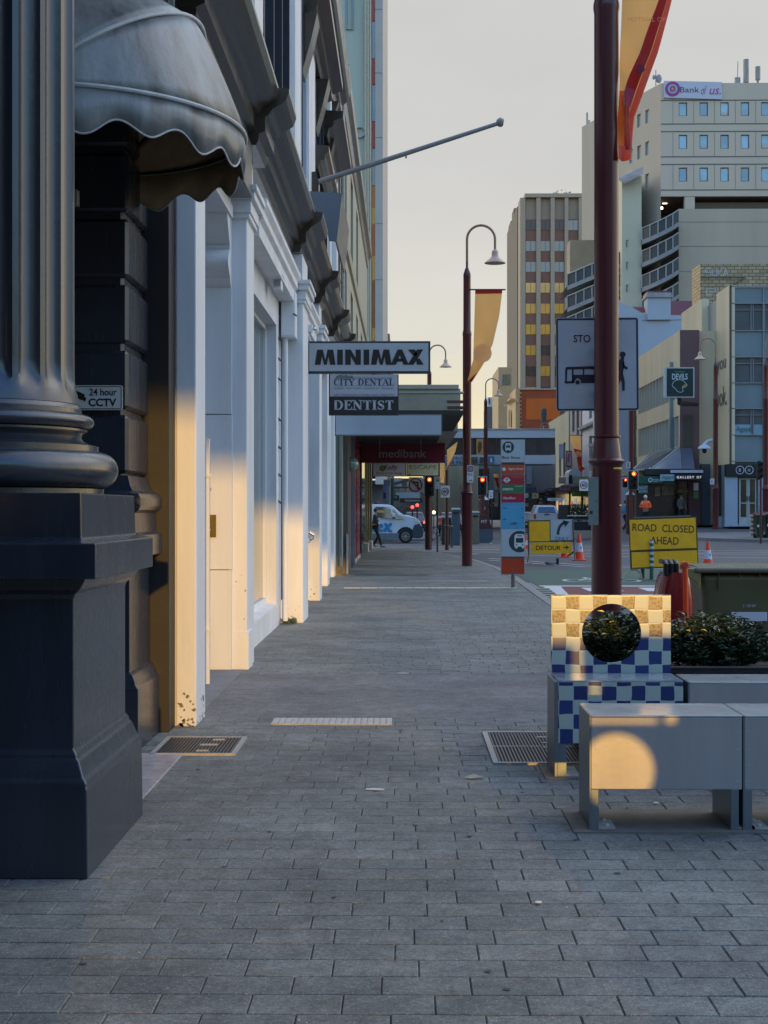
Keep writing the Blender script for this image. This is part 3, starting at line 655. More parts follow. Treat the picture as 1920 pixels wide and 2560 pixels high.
obj('pipe', MB().tube([(PX(712, Ye), Ye+.1, PZ(712, 843, Ye)), (PX(712, Ye), Ye+.1, .05)], .035, 10), m_wh2, eb, smooth=True)
cb = root('wall_cable', 'black cable with clips running down the corner of the wide pilaster', 'cable', (-1.74, 20.7, 0))
obj('cable_run', MB().tube([(PX(704.5, 20.6), 20.6, .35), (PX(704.5, 20.6), 20.6, 3.95)], .008, 6), m_black, cb)
for v in (848, 899, 949, 1050, 1120, 1189, 1256): obj('clip', MB().tube([(PX(687, 20.4), 20.4, PZ(690, v-5, 20.4)), (PX(695, 20.45), 20.45, PZ(697, v-4, 20.45)), (PX(704, 20.55), 20.55, PZ(704, v+2, 20.5))], .016, 6), m_slat, cb)
cmr = root('security_camera', 'small white security camera on the pilaster above the sign', 'camera', (-1.4, 22.3, 4.2)); Yc = 22.0
obj('mount_box', MB().box(PX(767, Yc), PX(781, Yc), Yc, Yc+.1, PZ(775, 830, Yc), PZ(775, 811, Yc)), m_wh2, cmr, bevel=.01)
obj('lens_dome', MB().ball((PX(785, Yc), Yc+.05, PZ(785, 821, Yc)), .028), m_chrome, cmr, smooth=True)
obj('cable_loop', MB().tube([(PX(769, Yc), Yc, PZ(770, 830, Yc)), (PX(773, Yc), Yc, PZ(770, 842, Yc)), (PX(777, Yc), Yc, PZ(770, 853, Yc))], .008, 6), m_wh2, cmr)
ic = root('intercom_plate', 'bronze intercom plate on the recessed end wall', 'intercom', (-1.9, 14.7, 1.4)); Yi = 14.70
obj('plate', pb(520, 1287, 540, 1343, Yi, .012), mat('bronze', (.06, .045, .012), .35, .2, 20, metal=.4), ic)
obj('button', pb(522, 1322, 526, 1327, Yi-.006, .006).add(*(lambda m_: (m_.v, m_.f))(pb(522, 1331, 525, 1335, Yi-.006, .006))), m_gal, ic)
gt = root('gate_track', 'thin steel gate track standing in the entry recess', 'gate track', (-1.80, 13.42, 0))
obj('channel', MB().box(-1.802, -1.768, 13.40, 13.46, .02, 2.25), m_wh2, gt); obj('edge_strip', MB().box(-1.83, -1.803, 13.42, 13.45, .04, 2.2), mat('gate_rust', (.18, .13, .06), .6, .3, 20), gt)
for z in (.5, 1.9): obj('latch', MB().box(-1.82, -1.75, 13.38, 13.40, z, z+.03), m_wh2, gt)
dh = root('door_handle_bar', 'polished steel pull handle on the recessed shop door', 'handle', (-1.75, 24.2, 1.3)); Yh = 25.2
obj('grip', MB().tube([(PX(774, Yh), Yh, PZ(774, 1331, Yh)), (PX(785, Yh), Yh, PZ(785, 1338, Yh))], .03, 10), m_chrome, dh, smooth=True)
obj('stem', MB().tube([(PX(783, Yh), Yh, PZ(785, 1339, Yh)), (PX(783, Yh), Yh, PZ(785, 1347, Yh)), (PX(775, Yh), Yh, PZ(774, 1351, Yh))], .012, 8), m_chrome, dh, smooth=True)
wd = root('weed_tuft', 'little green weed growing at the foot of the wide pilaster', 'weed', (-1.66, 20.8, 0)); g_ = MB()
for i in range(60):
    x, y = -1.70+random.uniform(0, .2), 20.72+random.uniform(-.05, .12); a = random.uniform(0, 6.28); h = random.uniform(.03, .10)
    g_.add([(x, y, 0), (x+.03*cos(a), y+.03*sin(a), h*.6), (x+.06*cos(a), y+.06*sin(a), h), (x-.02*sin(a)+.03*cos(a), y+.02*cos(a), h*.7)], [(0, 1, 2, 3)])
obj('leaves', g_, mat('weed_green', (.07, .10, .03), .7), wd)
# flag pole
fpole = root('flag_pole', 'bare grey flagpole slanting out over the footpath from the facade', 'flagpole', (-1.55, 26, 7.3)); Yf = 26.0
A_ = (PX(786, Yf), Yf, PZ(786, 458, Yf)); B_ = (PX(1247, Yf), Yf, PZ(1247, 308, Yf))
m_pole = mat('pole_grey', (.26, .25, .24), .4, .1, 6)
obj('shaft', MB().tube([A_, B_], [.048, .036], 14), m_pole, fpole, smooth=True)
obj('finial', MB().tube([(PX(1243, Yf), Yf, PZ(1243, 309.5, Yf)), (PX(1247, Yf), Yf, PZ(1247, 308, Yf)), (PX(1252, Yf), Yf, PZ(1252, 305, Yf)), (PX(1259, Yf), Yf, PZ(1259, 306, Yf))], [.05, .075, .085, .06], 12), m_pole, fpole, smooth=True)
obj('bracket', MB().prism([(PX(770, Yf), PZ(770, 432, Yf)), (PX(790, Yf), PZ(770, 430, Yf)), (PX(797, Yf), PZ(797, 455, Yf)), (PX(797, Yf), PZ(797, 476, Yf)), (PX(774, Yf), PZ(774, 490, Yf))], Yf-.05, Yf+.3), m_dkc, fpole)
obj('cleat', MB().cbox(PX(1015, Yf), Yf, PZ(1015, 392, Yf), .03, .03, .05), m_pole, fpole)
# ================================================================ projecting signs
def box_sign(name, label, u0, v0, u1, v1, Y, d, mface, mframe, t=5, cat='sign'):
    r = root(name, label, cat, (PX(u0, Y), Y+d/2, PZ(u0, v1, Y)))
    obj('frame', pb(u0, v0, u1, v1, Y, d), mframe, r, bevel=.006)
    obj('face', pb(u0+t, v0+t, u1-t, v1-t, Y-.006, .005), mface, r); return r
m_face = mat('sign_face_pale', (.42, .47, .52), .15, .04, 2, spec=.9)
m_frame = mat('sign_frame_navy', (.03, .04, .055), .5, .1, 5)
s1 = box_sign('shop_sign', 'white box sign with bold black capitals and dark frame projecting over the footpath', 768, 853, 1076, 933, 23.0, .16, m_face, m_frame)
vs, fs = glyphs('MINIMAX', .055, 0, .93)
Yt = 22.985; obj('lettering', MB().add([(PX(788+a*268, Yt), Yt, PZ(788, 912-b*37, Yt)) for a, b in vs], fs), m_black, s1)
obj('bracket', MB().tube([(-1.8, 23.08, 3.72), (PX(768, 23), 23.08, 3.72)], .02).tube([(-1.8, 23.08, 4.12), (PX(768, 23), 23.08, 4.12)], .02), m_frame, s1)
m_dface = mat('dental_face', (.46, .48, .54), .3, .04, 2); m_dblue = mat('dental_blue', (.03, .05, .085), .5, 0); m_dblk = mat('dental_black', (.018, .022, .027), .35, .1, 3); m_ltr = mat('letter_pale', (.5, .53, .58), .5, 0)
s2 = root('dentist_sign', 'two panel dentist sign, white over black, under the white box sign', 'sign', (PX(823, 29.7), 29.7, 3.3)); Y = 29.7
obj('frame', pb(822, 936, 996.5, 1038, Y, .14), m_frame, s2)
obj('upper_panel', pb(825, 937, 994, 991, Y-.006, .005), m_dface, s2); obj('lower_panel', pb(824, 992.5, 995.5, 1037, Y-.006, .005), m_dblk, s2)
def serif(s, u0, v0, u1, v1, Y, m, parent, th=.14, sh=0.):
    # slab of strokes with serifs, letter cells proportional
    wd_ = {'I': .5, 'T': .9, 'C': .95, 'Y': .95, 'D': 1.05, 'E': .85, 'N': 1.05, 'A': 1.05, 'L': .85, 'S': .8, ' ': .45, 'P': .8}
    tot = sum(wd_.get(c, .9) for c in s); x = 0; mb = MB()
    U = (u1-u0)/tot; H = v1-v0
    def q(a, b, c, d, w1, w2=None):  # stroke from (a,b) to (c,d) in cell units, y up 0..1
        pts = []; w2 = w1 if w2 is None else w2
        dx, dy = (c-a)*U, (d-b)*H; Ln = sqrt(dx*dx+dy*dy) or 1; nx, ny = -dy/Ln, dx/Ln
        P = [(u0+(x+a)*U+nx*w1/2, v1-b*H-ny*w1/2), (u0+(x+a)*U-nx*w1/2, v1-b*H+ny*w1/2), (u0+(x+c)*U-nx*w2/2, v1-d*H+ny*w2/2), (u0+(x+c)*U+nx*w2/2, v1-d*H-ny*w2/2)]
        mb.add([(PX(u, Y), Y, PZ(u, v, Y)) for u, v in P], [(0, 1, 2, 3)])
    T_, t_ = U*.24, U*.08
    def sf(a, b): q(a-.2, b, a+.2, b, t_*1.1)
    def curve(pts, ws):
        for (p, r_, w1, w2) in zip(pts, pts[1:], ws, ws[1:]): q(p[0], p[1], r_[0], r_[1], w1, w2)
    for c in s:
        w_ = wd_.get(c, .9)
        if c == 'I': q(.25, 0, .25, 1, T_); sf(.25, .02); sf(.25, .98)
        elif c == 'T': q(.45, 0, .45, 1, T_); sf(.45, .02); q(.08, .96, .82, .96, t_*1.2); q(.1, .74, .1, .98, t_); q(.8, .74, .8, .98, t_)
        elif c == 'D': q(.25, 0, .25, 1, T_); curve([(.1, .98), (.5, .98), (.75, .85), (.88, .5), (.75, .15), (.5, .02), (.1, .02)], [t_, t_, T_*.8, T_, T_*.8, t_, t_])
        elif c == 'E': q(.23, 0, .23, 1, T_); q(.06, .98, .74, .98, t_); q(.06, .02, .78, .02, t_); q(.23, .52, .58, .52, t_); q(.74, .74, .74, .98, t_); q(.78, .02, .78, .28, t_); q(.58, .38, .58, .66, t_)
        elif c == 'N': q(.2, 0, .2, 1, t_); q(.85, 0, .85, 1, t_); q(.2, .97, .85, .03, T_); sf(.2, .02); sf(.15, .98); sf(.85, .98)
        elif c == 'L': q(.23, 0, .23, 1, T_); sf(.23, .98); q(.05, .02, .78, .02, t_); q(.78, .02, .78, .34, t_)
        elif c == 'Y': q(.47, 0, .47, .45, T_); q(.47, .42, .12, .97, T_); q(.47, .42, .82, .97, t_); sf(.47, .02); sf(.14, .98); sf(.8, .98)
        elif c == 'A': q(.12, .02, .5, 1, t_); q(.5, 1, .9, .02, T_); q(.28, .36, .7, .36, t_); sf(.12, .02); sf(.88, .02)
        elif c == 'C': curve([(.82, .72), (.7, .92), (.48, .98), (.22, .82), (.13, .5), (.22, .18), (.48, .02), (.7, .08), (.84, .28)], [t_, t_, t_, T_*.9, T_, T_*.9, t_, t_, t_]); q(.82, .7, .82, .98, t_)
        elif c == 'S': curve([(.66, .76), (.5, .95), (.3, .95), (.15, .78), (.25, .6), (.55, .42), (.67, .25), (.52, .05), (.28, .04), (.12, .22)], [t_, t_, t_, T_*.8, T_, T_, T_*.8, t_, t_, t_]); q(.66, .7, .66, .97, t_); q(.12, .03, .12, .3, t_)
        x += w_
    return obj('lettering', mb, m, parent)
serif('CITY DENTAL', 834, 948, 986, 963, Y-.008, m_dblue, s2); serif('DENTIST', 833, 1001, 985, 1024, Y-.008, m_ltr, s2)
text('Dr Martin Fernando & Associates', 886, 942, 980, 945.5, Y-.008, m_dblue, s2, 0); text('HOBART · NEW TOWN · GLENORCHY · BELLERIVE', 834, 969, 984, 973, Y-.008, m_dblue, s2, 0)
text('100% TASMANIAN OWNED AND OPERATED', 834, 985, 986, 990, Y-.008, m_dblue, s2, 0, .3)
obj('rule', pb(834, 946.5, 980, 947.2, Y-.008, .001).add(*(lambda m_: (m_.v, m_.f))(pb(834, 964.6, 985, 965.3, Y-.008, .001))), m_dblue, s2)
obj('skyline_mark', ppoly([(838, 946), (840, 941), (846, 938), (852, 937), (860, 939), (866, 937), (872, 941), (876, 938), (884, 942), (884, 946)], Y-.0085, .001), mat('mark_grey', (.16, .18, .2), .6, 0), s2)
s3 = box_sign('blank_sign', 'long blank pale blue light box sign without lettering', 837, 1036, 1105, 1089, 32.0, .22, mat('sign_face_blue', (.38, .46, .53), .12, .05, 1.5, spec=1.), mat('sign_edge_teal', (.12, .15, .16), .5), 2.5)
obj('underside_hanger', MB().box(PX(948, 32), PX(950, 32), 32.1, 32.14, 2.9, 3.2).box(PX(1052, 32), PX(1054, 32), 32.1, 32.14, 2.9, 3.2), m_black, s3)
m_med = mat('maroon_sign', (.13, .006, .018), .35, .15, 2); m_medt = mat('sign_letter_dim', (.28, .24, .27), .5, 0)
s4 = root('maroon_sign', 'long maroon light box hung under the verandah', 'sign', (PX(905, 51), 51, 3.2)); Y = 51
obj('box', pb(903, 1108, 1113, 1157, Y, .2), m_med, s4, bevel=.01); text('medibank', 948, 1123, 1066, 1144, Y-.01, m_medt, s4, .012)
obj('hanger', MB().box(PX(950, Y), PX(951.5, Y), Y+.1, Y+.14, PZ(950, 1108, Y), 4.0).box(PX(1055, Y), PX(1056.5, Y), Y+.1, Y+.14, PZ(950, 1108, Y), 4.0), m_black, s4)
m_pinkw = mat('sign_pinkish', (.92, .80, .80), .5); m_esc = mat('sign_olive_cream', (.9, .8, .5), .5); m_lime = mat('lime', (.30, .34, .03), .5, 0)
Y = 53
s5 = root('hanging_sign', 'pale hair design sign with lime dot under the verandah', 'sign', (PX(933, Y), Y, 3)); obj('frame', pb(930, 1155, 1015.5, 1191, Y, .12), m_black, s5); obj('face', pb(933.5, 1158, 1013, 1190, Y-.006, .005), m_pinkw, s5)
obj('dot', MB().disc((PX(956, Y-.01), PZ(956, 1171, Y-.01)), .11, Y-.009, Y-.007), m_lime, s5); text('Kelly', 960, 1162, 994, 1178, Y-.012, m_dblk, s5, .0, .2); text('School of Hair Design', 940, 1181, 1007, 1186, Y-.012, m_dblk, s5, 0)
s6 = root('hanging_sign', 'cream hanging sign with faded letters right of the lime dot sign', 'sign', (PX(1017, Y), Y, 3)); obj('frame', pb(1015.8, 1155, 1099, 1191, Y, .12), m_black, s6); obj('face', pb(1018, 1158, 1096, 1188.5, Y-.006, .005), m_esc, s6)
text('ESCAPE', 1024, 1163, 1092, 1173, Y-.012, mat('faded_letter', (.28, .26, .13), .6, 0), s6, 0); obj('arrow_mark', ppoly([(1021, 1187), (1022, 1184.5), (1030, 1187)], Y-.012, .001), m_black, s6)
Y = 58
for (a, b, lab) in ((933, 949, 'short pale strip light at the verandah end beside the shopfronts'), (951, 1013, 'pale lettered strip sign above the maroon sign'), (1017, 1053, 'pale blank strip sign above the maroon sign'), (1056, 1096, 'pale strip sign above the maroon sign nearest the kerb')):
    t_ = obj('strip_sign', pb(a, 1101, b, 1107, 55, .08), mat('strip_white', (.5, .5, .46), .5), label=lab, cat='sign', origin=(PX(a, 55), 55, 4))
# ================================================================ further left buildings
m_beige = mat('beige_stone', (.42, .38, .28), .7, .15, 3, .4, 20, dirt=.3, streak=True)
b3 = root('stone_building', 'beige stone building with dark string cornices next to the white one', 'building', (-2, 44, 0))
w = MB(); holewall(w, 36.0, 61.9, 3.9, 12.4, [(38, 40, 5.2, 8), (43, 45, 5.2, 8), (48, 50, 5.2, 8), (53, 55, 5.2, 8), (38, 40, 9, 11.4), (43, 45, 9, 11.4), (48, 50, 9, 11.4)], .25, F=lambda s, d, z: (-1.55-d, s, z))
w.box(-8, -1.552, 61.88, 61.9, 0, 12.4).box(-8, -1.56, 36.05, 36.1, 3.9, 12.4).box(-8, -1.56, 36.1, 61.8, 12.4, 12.5)
obj('wall', w, m_beige, b3)
for y in (38, 43, 48, 53): obj('window', MB().box(-1.82, -1.80, y, y+2, 5.2, 8), MATS['dark_pane'], b3)
for y in (38, 43, 48): obj('window', MB().box(-1.82, -1.80, y, y+2, 9, 11.4), MATS['dark_pane'], b3)
obj('cornice', MB().prism([(-1.57, 11.7), (-1.5, 11.7), (-1.46, 12.0), (-1.36, 12.2), (-1.34, 12.45), (-1.57, 12.5)], 36, 61.9), m_dkc, b3)
obj('string_course', MB().prism([(-1.57, 8.4), (-1.48, 8.4), (-1.45, 8.6), (-1.57, 8.62)], 36, 61.9), m_beige, b3)
gp = obj('drain_pipe', MB().tube([(-1.5, 36.4, 12), (-1.5, 36.4, 6), (-1.5, 36.5, 4.2)], .05), mat('pipe_greygreen', (.3, .33, .3), .5), b3)
# shopfront strip below
m_col = {}
def shopcol(label, y0, y1, x0, x1, z0, z1, m, name='shopfront'): return obj(name, MB().box(x0, x1, y0, y1, z0, z1), m, label=label, cat='shopfront', origin=(x1, y0, 0), bevel=.01)
sf1 = root('shopfront', 'grey green stone shopfront pier with a thin drain pipe', 'shopfront', (-1.6, 36, 0))
obj('pier', MB().box(-2.2, -1.52, 36.1, 39.5, 0, 3.9), mat('greygreen_stone', (.26, .29, .26), .6, .25, 4, dirt=.5, streak=True), sf1); obj('pipe', MB().tube([(PX(847.5, 36), 36.0, .1), (PX(847.5, 36), 36.0, 3.9)], .03), mat('pipe_teal', (.08, .11, .11), .5), sf1)
obj('plinth', MB().box(-2.0, -1.5, 35.95, 36.09, 0, .22), m_dkc, sf1)
sf2 = root('shopfront', 'brown framed shopfront pier with grey corner guard', 'shopfront', (-1.4, 37, 0))
obj('pier', MB().box(-2.2, PX(869.5, 37), 37.0, 39.6, 0, 3.9), mat('brown_frame', (.10, .075, .065), .35, .25, 6, spec=.7), sf2); obj('guard', MB().box(PX(866, 36.9), PX(870.5, 36.9), 36.9, 36.98, 0, 1.0), m_gal, sf2)
sf3 = root('shopfront', 'dark blue shopfront reveal beside the red one', 'shopfront', (-1.4, 40, 0)); obj('pier', MB().box(-2.2, PX(880, 41), 41.0, 43.5, 0, 3.9), mat('blue_front', (.01, .035, .085), .35), sf3); obj('kick_plate', MB().box(-2.2, PX(880.5, 40.9), 40.9, 40.99, 0, .15), m_black, sf3)
m_redf = mat('red_front', (.20, .006, .012), .25, .2, 5, spec=.8)
sf4 = root('shopfront', 'glossy red shopfront with pale skirting', 'shopfront', (-1.4, 45, 0)); obj('pier', MB().box(-2.2, PX(887, 44.5), 44.5, 46, 0.12, 3.9).box(-2.2, PX(893, 47), 47, 50, .12, 3.9), m_redf, sf4)
obj('skirting', MB().box(-2.2, PX(888, 44.4), 44.45, 46, 0, .12).box(-2.2, PX(894, 47), 46.95, 50, 0, .12), m_sand, sf4)
sf5 = root('shopfront', 'black glazed shopfront with thin silver mullions', 'shopfront', (-1.4, 52, 0)); obj('pane', MB().box(-2.0, PX(905, 51.5), 51.5, 55, .1, 3.9), glass('black_glass', (.02, .02, .02)), sf5)
mm_ = MB(); [mm_.box(PX(u, 51.4), PX(u+1.5, 51.4), 51.4, 51.48, 0, 3.9) for u in (894.5, 902)]; obj('mullion', mm_, m_chrome, sf5)
m_gold = mat('bronze_cladding', (.16, .12, .035), .18, .35, 2, spec=.9, streak=True)
sf6 = root('shopfront', 'bronze clad corner shopfront with pale stone foot', 'shopfront', (-1.3, 58, 0))
cl_ = MB()
for i in range(4): cl_.box(-2.2, PX(912+i*5.6, 56+i*1.6), 56+i*1.6, 57.2+i*1.6, .35, 4.1)
obj('cladding', cl_, m_gold, sf6, bevel=.03); obj('foot', MB().box(-2.2, PX(920, 56), 55.9, 58, 0, .33), m_sand, sf6); obj('foot', MB().box(-2.2, PX(930, 60), 59.5, 61.9, 0, .33), m_sand, sf6)
obj('inner_panel', MB().box(-2.4, -2.2, 50.2, 61.9, 0, 4), m_blk, sf6)
gl = root('globe_lamp', 'pale green glass globe lamp mounted by the brown shopfront', 'lamp', (PX(878, 38), 38, 2.8)); obj('globe', MB().ball((PX(878, 38), 38.2, PZ(878, 1160, 38)), .19, 20, 14), mat('green_glass', (.22, .29, .27), .08, .1, 8, spec=1), gl, smooth=True)
obj('bracket', MB().tube([(PX(868, 38), 38.2, 2.95), (PX(876, 38), 38.2, 2.93)], .03), m_black, gl)
# verandah of the corner shops
vr = root('verandah', 'cream verandah with brown stripes covering the far footpath', 'verandah', (0, 40, 4)); m_ver = mat('verandah_cream', (.36, .33, .25), .6, .12, 3, dirt=.25)
Y = 40
obj('fascia', MB().box(-1.55, PX(1151, Y), Y, Y+.2, PZ(1000, 1050, Y), PZ(1000, 972, Y)), m_ver, vr)
obj('parapet', MB().box(-1.55, PX(1147, Y), Y-.05, Y+.25, PZ(1000, 973, Y), PZ(1000, 962, Y)).box(-1.55, PX(1160, Y), Y-.03, Y+.22, PZ(1000, 984, Y), PZ(1000, 979, Y)), mat('verandah_top', (.42, .4, .32), .6), vr, bevel=.01)
obj('stripe', MB().box(PX(1118, Y), PX(1158, Y), Y-.015, Y+.205, PZ(1000, 1007.5, Y), PZ(1000, 1001, Y)).box(PX(1118, Y), PX(1158, Y), Y-.015, Y+.205, PZ(1000, 1023, Y), PZ(1000, 1015.5, Y)), mat('stripe_brown', (.10, .05, .035), .6), vr)
obj('roof', MB().box(-1.55, PX(1151, Y), Y+.2, 61.5, 4.05, 4.5), m_ver, vr)
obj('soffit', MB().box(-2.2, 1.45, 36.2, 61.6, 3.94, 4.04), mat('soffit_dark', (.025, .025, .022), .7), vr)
obj('edge_panel', MB().prism([(PX(1115, Y), 3.93), (PX(1158, Y), 3.94), (PX(1158, Y), 4.45), (PX(1150, Y), 4.35)], 44, 61.5), m_ver, vr)
m_sh = mat('low_canopy', (.05, .055, .055), .6)
# tall tower beyond the corner
tw = root('tall_office_tower', 'tall pale green office tower with red and blue panel strip', 'building', (-2.2, 80, 0)); Y = 80
obj('end_wall', MB().box(-16, PX(913, Y), Y+.3, Y+24, 0, 48), mat('mint_render', (.52, .55, .42), .7, .1, .5, streak=True), tw)
m_rib = mat('cream_rib', (.74, .62, .42), .6); r_ = MB()
for i in range(4): r_.box(PX(912+i*4.4, Y), PX(914.6+i*4.4, Y), Y-.1, Y+.35, 4, 48)
obj('rib', r_, m_rib, tw); obj('rib_backing', MB().box(PX(912, Y), PX(930, Y), Y+.1, Y+1, 4, 48), m_rib, tw)
cols = [(.30, .06, .05), (.20, .33, .42), (.30, .06, .05), (.20, .33, .42), (.38, .13, .04)]
z = PZ(934, 900, Y); i = 0
seq = [(900, 850, (.38, .13, .04)), (850, 820, (.5, .33, .08)), (820, 700, (.30, .12, .03)), (700, 640, (.5, .33, .08)), (640, 560, (.38, .13, .04)), (560, 520, (.5, .33, .08)), (520, 465, (.42, .17, .05)), (463, 372, (.26, .35, .40)), (370, 305, (.30, .05, .05)), (303, 213, (.20, .33, .42)), (211, 148, (.30, .05, .05)), (146, 54, (.20, .33, .42)), (52, -20, (.30, .05, .05)), (-22, -120, (.2, .33, .42))]
for v1_, v0_, c in seq:
    obj('coloured_panel', MB().box(PX(930.5, Y), PX(938, Y), Y, Y+.3, PZ(934, v1_, Y), PZ(934, v0_, Y)), mat('panel_%d_%d' % (int(c[0]*100), int(c[1]*100)), (min(1, c[0]*1.7), c[1]*1.35, c[2]*1.1), .35, .12, 1), tw)
obj('corner_pier', MB().box(PX(938.5, Y), PX(957, Y), Y-.15, Y+24, 3, 48), mat('pier_grey', (.52, .45, .38), .7, .08, 1), tw)
j_ = MB()
for v in (25, 184, 345, 560, 700): j_.box(PX(938.5, Y), PX(957, Y), Y-.16, Y-.15, PZ(940, v+1, Y), PZ(940, v, Y))
obj('joint', j_, m_dkc, tw)
obj('conduit', MB().tube([(PX(866, Y), Y+.25, 30), (PX(866, Y), Y+.25, PZ(866, 70, Y)), (PX(880, Y), Y+.25, PZ(880, 70, Y)), (PX(880, Y), Y+.25, 30)], .06), mat('conduit', (.28, .34, .32), .5), tw)
obj('wall_light_fitting', MB().ring((PX(899, Y), PZ(899, 328, Y)), .25, .3, Y+.15, Y+.3, 16), m_gal, tw)
# ================================================================ unseen blocks added behind the viewer to shade the street; openings shape the sun
m_sunblock = mat('sun_block_wall', (.16, .15, .14), .8, .2, .5)
ob = root('sun_block_low', 'unseen block added behind to shade the street, its opening shaped for the sun', 'building', (0, -30, 0))
w = MB(); holewall(w, -60, 60, -.2, 16, [(1.2, 7.3, -.2, 5.70)], .4, Y=-30).box(-60, 60, -36, -30, 16, 16.2)
obj('wall', w, m_sunblock, ob)
ob2 = root('sun_block_high', 'unseen slab added far behind to keep sun off far fronts, with a sun opening', 'building', (0, -200, 0))  # far unseen slab added so the sun misses the distant fronts
obj('wall', holewall(MB(), -260, 260, -1, 92, [(22.0, 33.0, 9, 25)], 8.0, Y=-208), m_sunblock, ob2)
# ================================================================ street lamps
m_mar = mat('maroon_enamel', (.078, .009, .013), .30, .03, 2, spec=.5, coat=.15)
m_mard = mat('maroon_dark', (.07, .02, .02), .35, .1, 6)
def make_lamp(label, arm=1, banner=None):
    t = root('street_lamp', label, 'street lamp', (0, 0, 0), 'maroon street lamps with bell shades')
    pr = [(.15, 0), (.15, 2.02), (.155, 2.03), (.163, 2.06), (.182, 2.075), (.184, 2.09), (.165, 2.105), (.150, 2.115), (.148, 2.13), (.132, 2.26), (.125, 2.30), (.124, 2.315), (.147, 2.325), (.147, 2.338), (.122, 2.35), (.122, 6.55), (.13, 6.6), (.13, 6.64), (.108, 6.75), (.105, 8.25), (.11, 8.28), (.10, 8.35), (.05, 8.5), (.035, 8.52), (.035, 8.7)]
    obj('pole', MB().lathe(pr, 0, 0, 40), m_mar, t, smooth=True, angle=40)
    R = .40; pts = [(0, 0, 8.6), (0, 0, 9.33)]+[(arm*(R-R*cos(a)), 0, 9.33+R*sin(a)) for a in [pi*i/14 for i in range(1, 15)]]+[(arm*2*R, 0, 9.05)]
    obj('swan_neck', MB().tube(pts, .036, 10), mat('neck_brown', (.30, .17, .12), .35), t, smooth=True)
    sp_ = [(.02, 9.06), (.045, 9.04), (.085, 9.0), (.095, 8.95), (.095, 8.86), (.11, 8.83), (.17, 8.76), (.30, 8.66), (.305, 8.645), (.295, 8.645), (.16, 8.735), (.08, 8.80), (.01, 8.80)]
    sh = obj('lamp_shade', MB().lathe(sp_, arm*2*R, 0, 28, cap=False), mat('shade_metal', (.52, .36, .26), .35, .08, 5), t, smooth=True, angle=60)
    obj('bulb', MB().ball((arm*2*R, 0, 8.74), .06, 12, 8), mat('bulb_glass', (.5, .5, .48), .2), sh)
    return t
lamp = make_lamp('thick maroon street lamp standing right behind the tiled chair')
lamp.location = (2.02, 14.8, 0)
L2 = copy_tree(lamp, None, (1.80, 42.3, 0), 'tall maroon street lamp at the far kerb carrying an orange banner')
L3 = copy_tree(lamp, None, (1.25, 73, .0), 'street lamp across the intersection, shade just right of the white box sign')
L4 = copy_tree(lamp, None, (5.05, 91.6, .0), 'street lamp with its shade in front of the ochre building beyond the intersection')
L5 = copy_tree(lamp, None, (15.85, 75.5, ramp(15.85, 75.5)), 'street lamp on the far corner in front of the golden side wall', rotz=pi)
L6 = copy_tree(lamp, None, (13.9, 142, ramp(13.9, 142)*.2), 'distant street lamp rising over the pale bridge with a short banner', rotz=pi)
L7 = copy_tree(lamp, None, (14.1, 108, .3), 'street lamp with a hanging banner left of the thick maroon pole')
L8 = copy_tree(lamp, None, (PX(1914, 75), 75, ramp(18, 75)), 'street lamp cut by the picture edge near the optometrist')
L9 = copy_tree(lamp, None, (PX(1578, 77.5), 77.5, ramp(12, 77.5)), 'street lamp behind the bus stop pedestrian sign on the far corner', rotz=pi)
# ---------------------------------------------------------------- banners
m_or = mat('banner_orange', (1, .54, .18), .7, .12, 2, trans=0)
m_rd = mat('banner_red', (.42, .035, .03), .6, .15, 2)
m_sal = mat('banner_salmon', (.78, .16, .12), .6, .12, 2); m_pk = mat('banner_pink', (.40, .07, .16), .6, .12, 2); m_cr = mat('banner_cream', (.88, .56, .30), .7, .05, 2)
m_yb = mat('banner_yellow', (1, .72, .36), .6, .05, 2); m_fl = mat('banner_flame', (.95, .26, .04), .6, .1, 2)
for m_ in (m_or, m_rd, m_sal, m_pk, m_cr, m_yb, m_fl):
    n_ = m_.node_tree; bb = n_.nodes['Principled BSDF']; tr = n_.nodes.new('ShaderNodeBsdfTranslucent'); tr.inputs[0].default_value = bb.inputs['Base Color'].default_value; ms = n_.nodes.new('ShaderNodeMixShader'); ms.inputs[0].default_value = .6
    o_ = n_.nodes['Material Output']; n_.links.new(bb.outputs[0], ms.inputs[1]); n_.links.new(tr.outputs[0], ms.inputs[2]); n_.links.new(ms.outputs[0], o_.inputs[0])
def surf(pts, wave=.03, fr=9):   # pts: grid rows of (x,y,z)
    mb = MB(); n = len(pts[0]); [mb.v.extend(r) for r in pts]
    for j in range(len(pts)-1):
        for i in range(n-1): a = j*n+i; mb.f.append((a, a+1, a+n+1, a+n))
    return mb
def lerp(a, b, t): return a+(b-a)*t
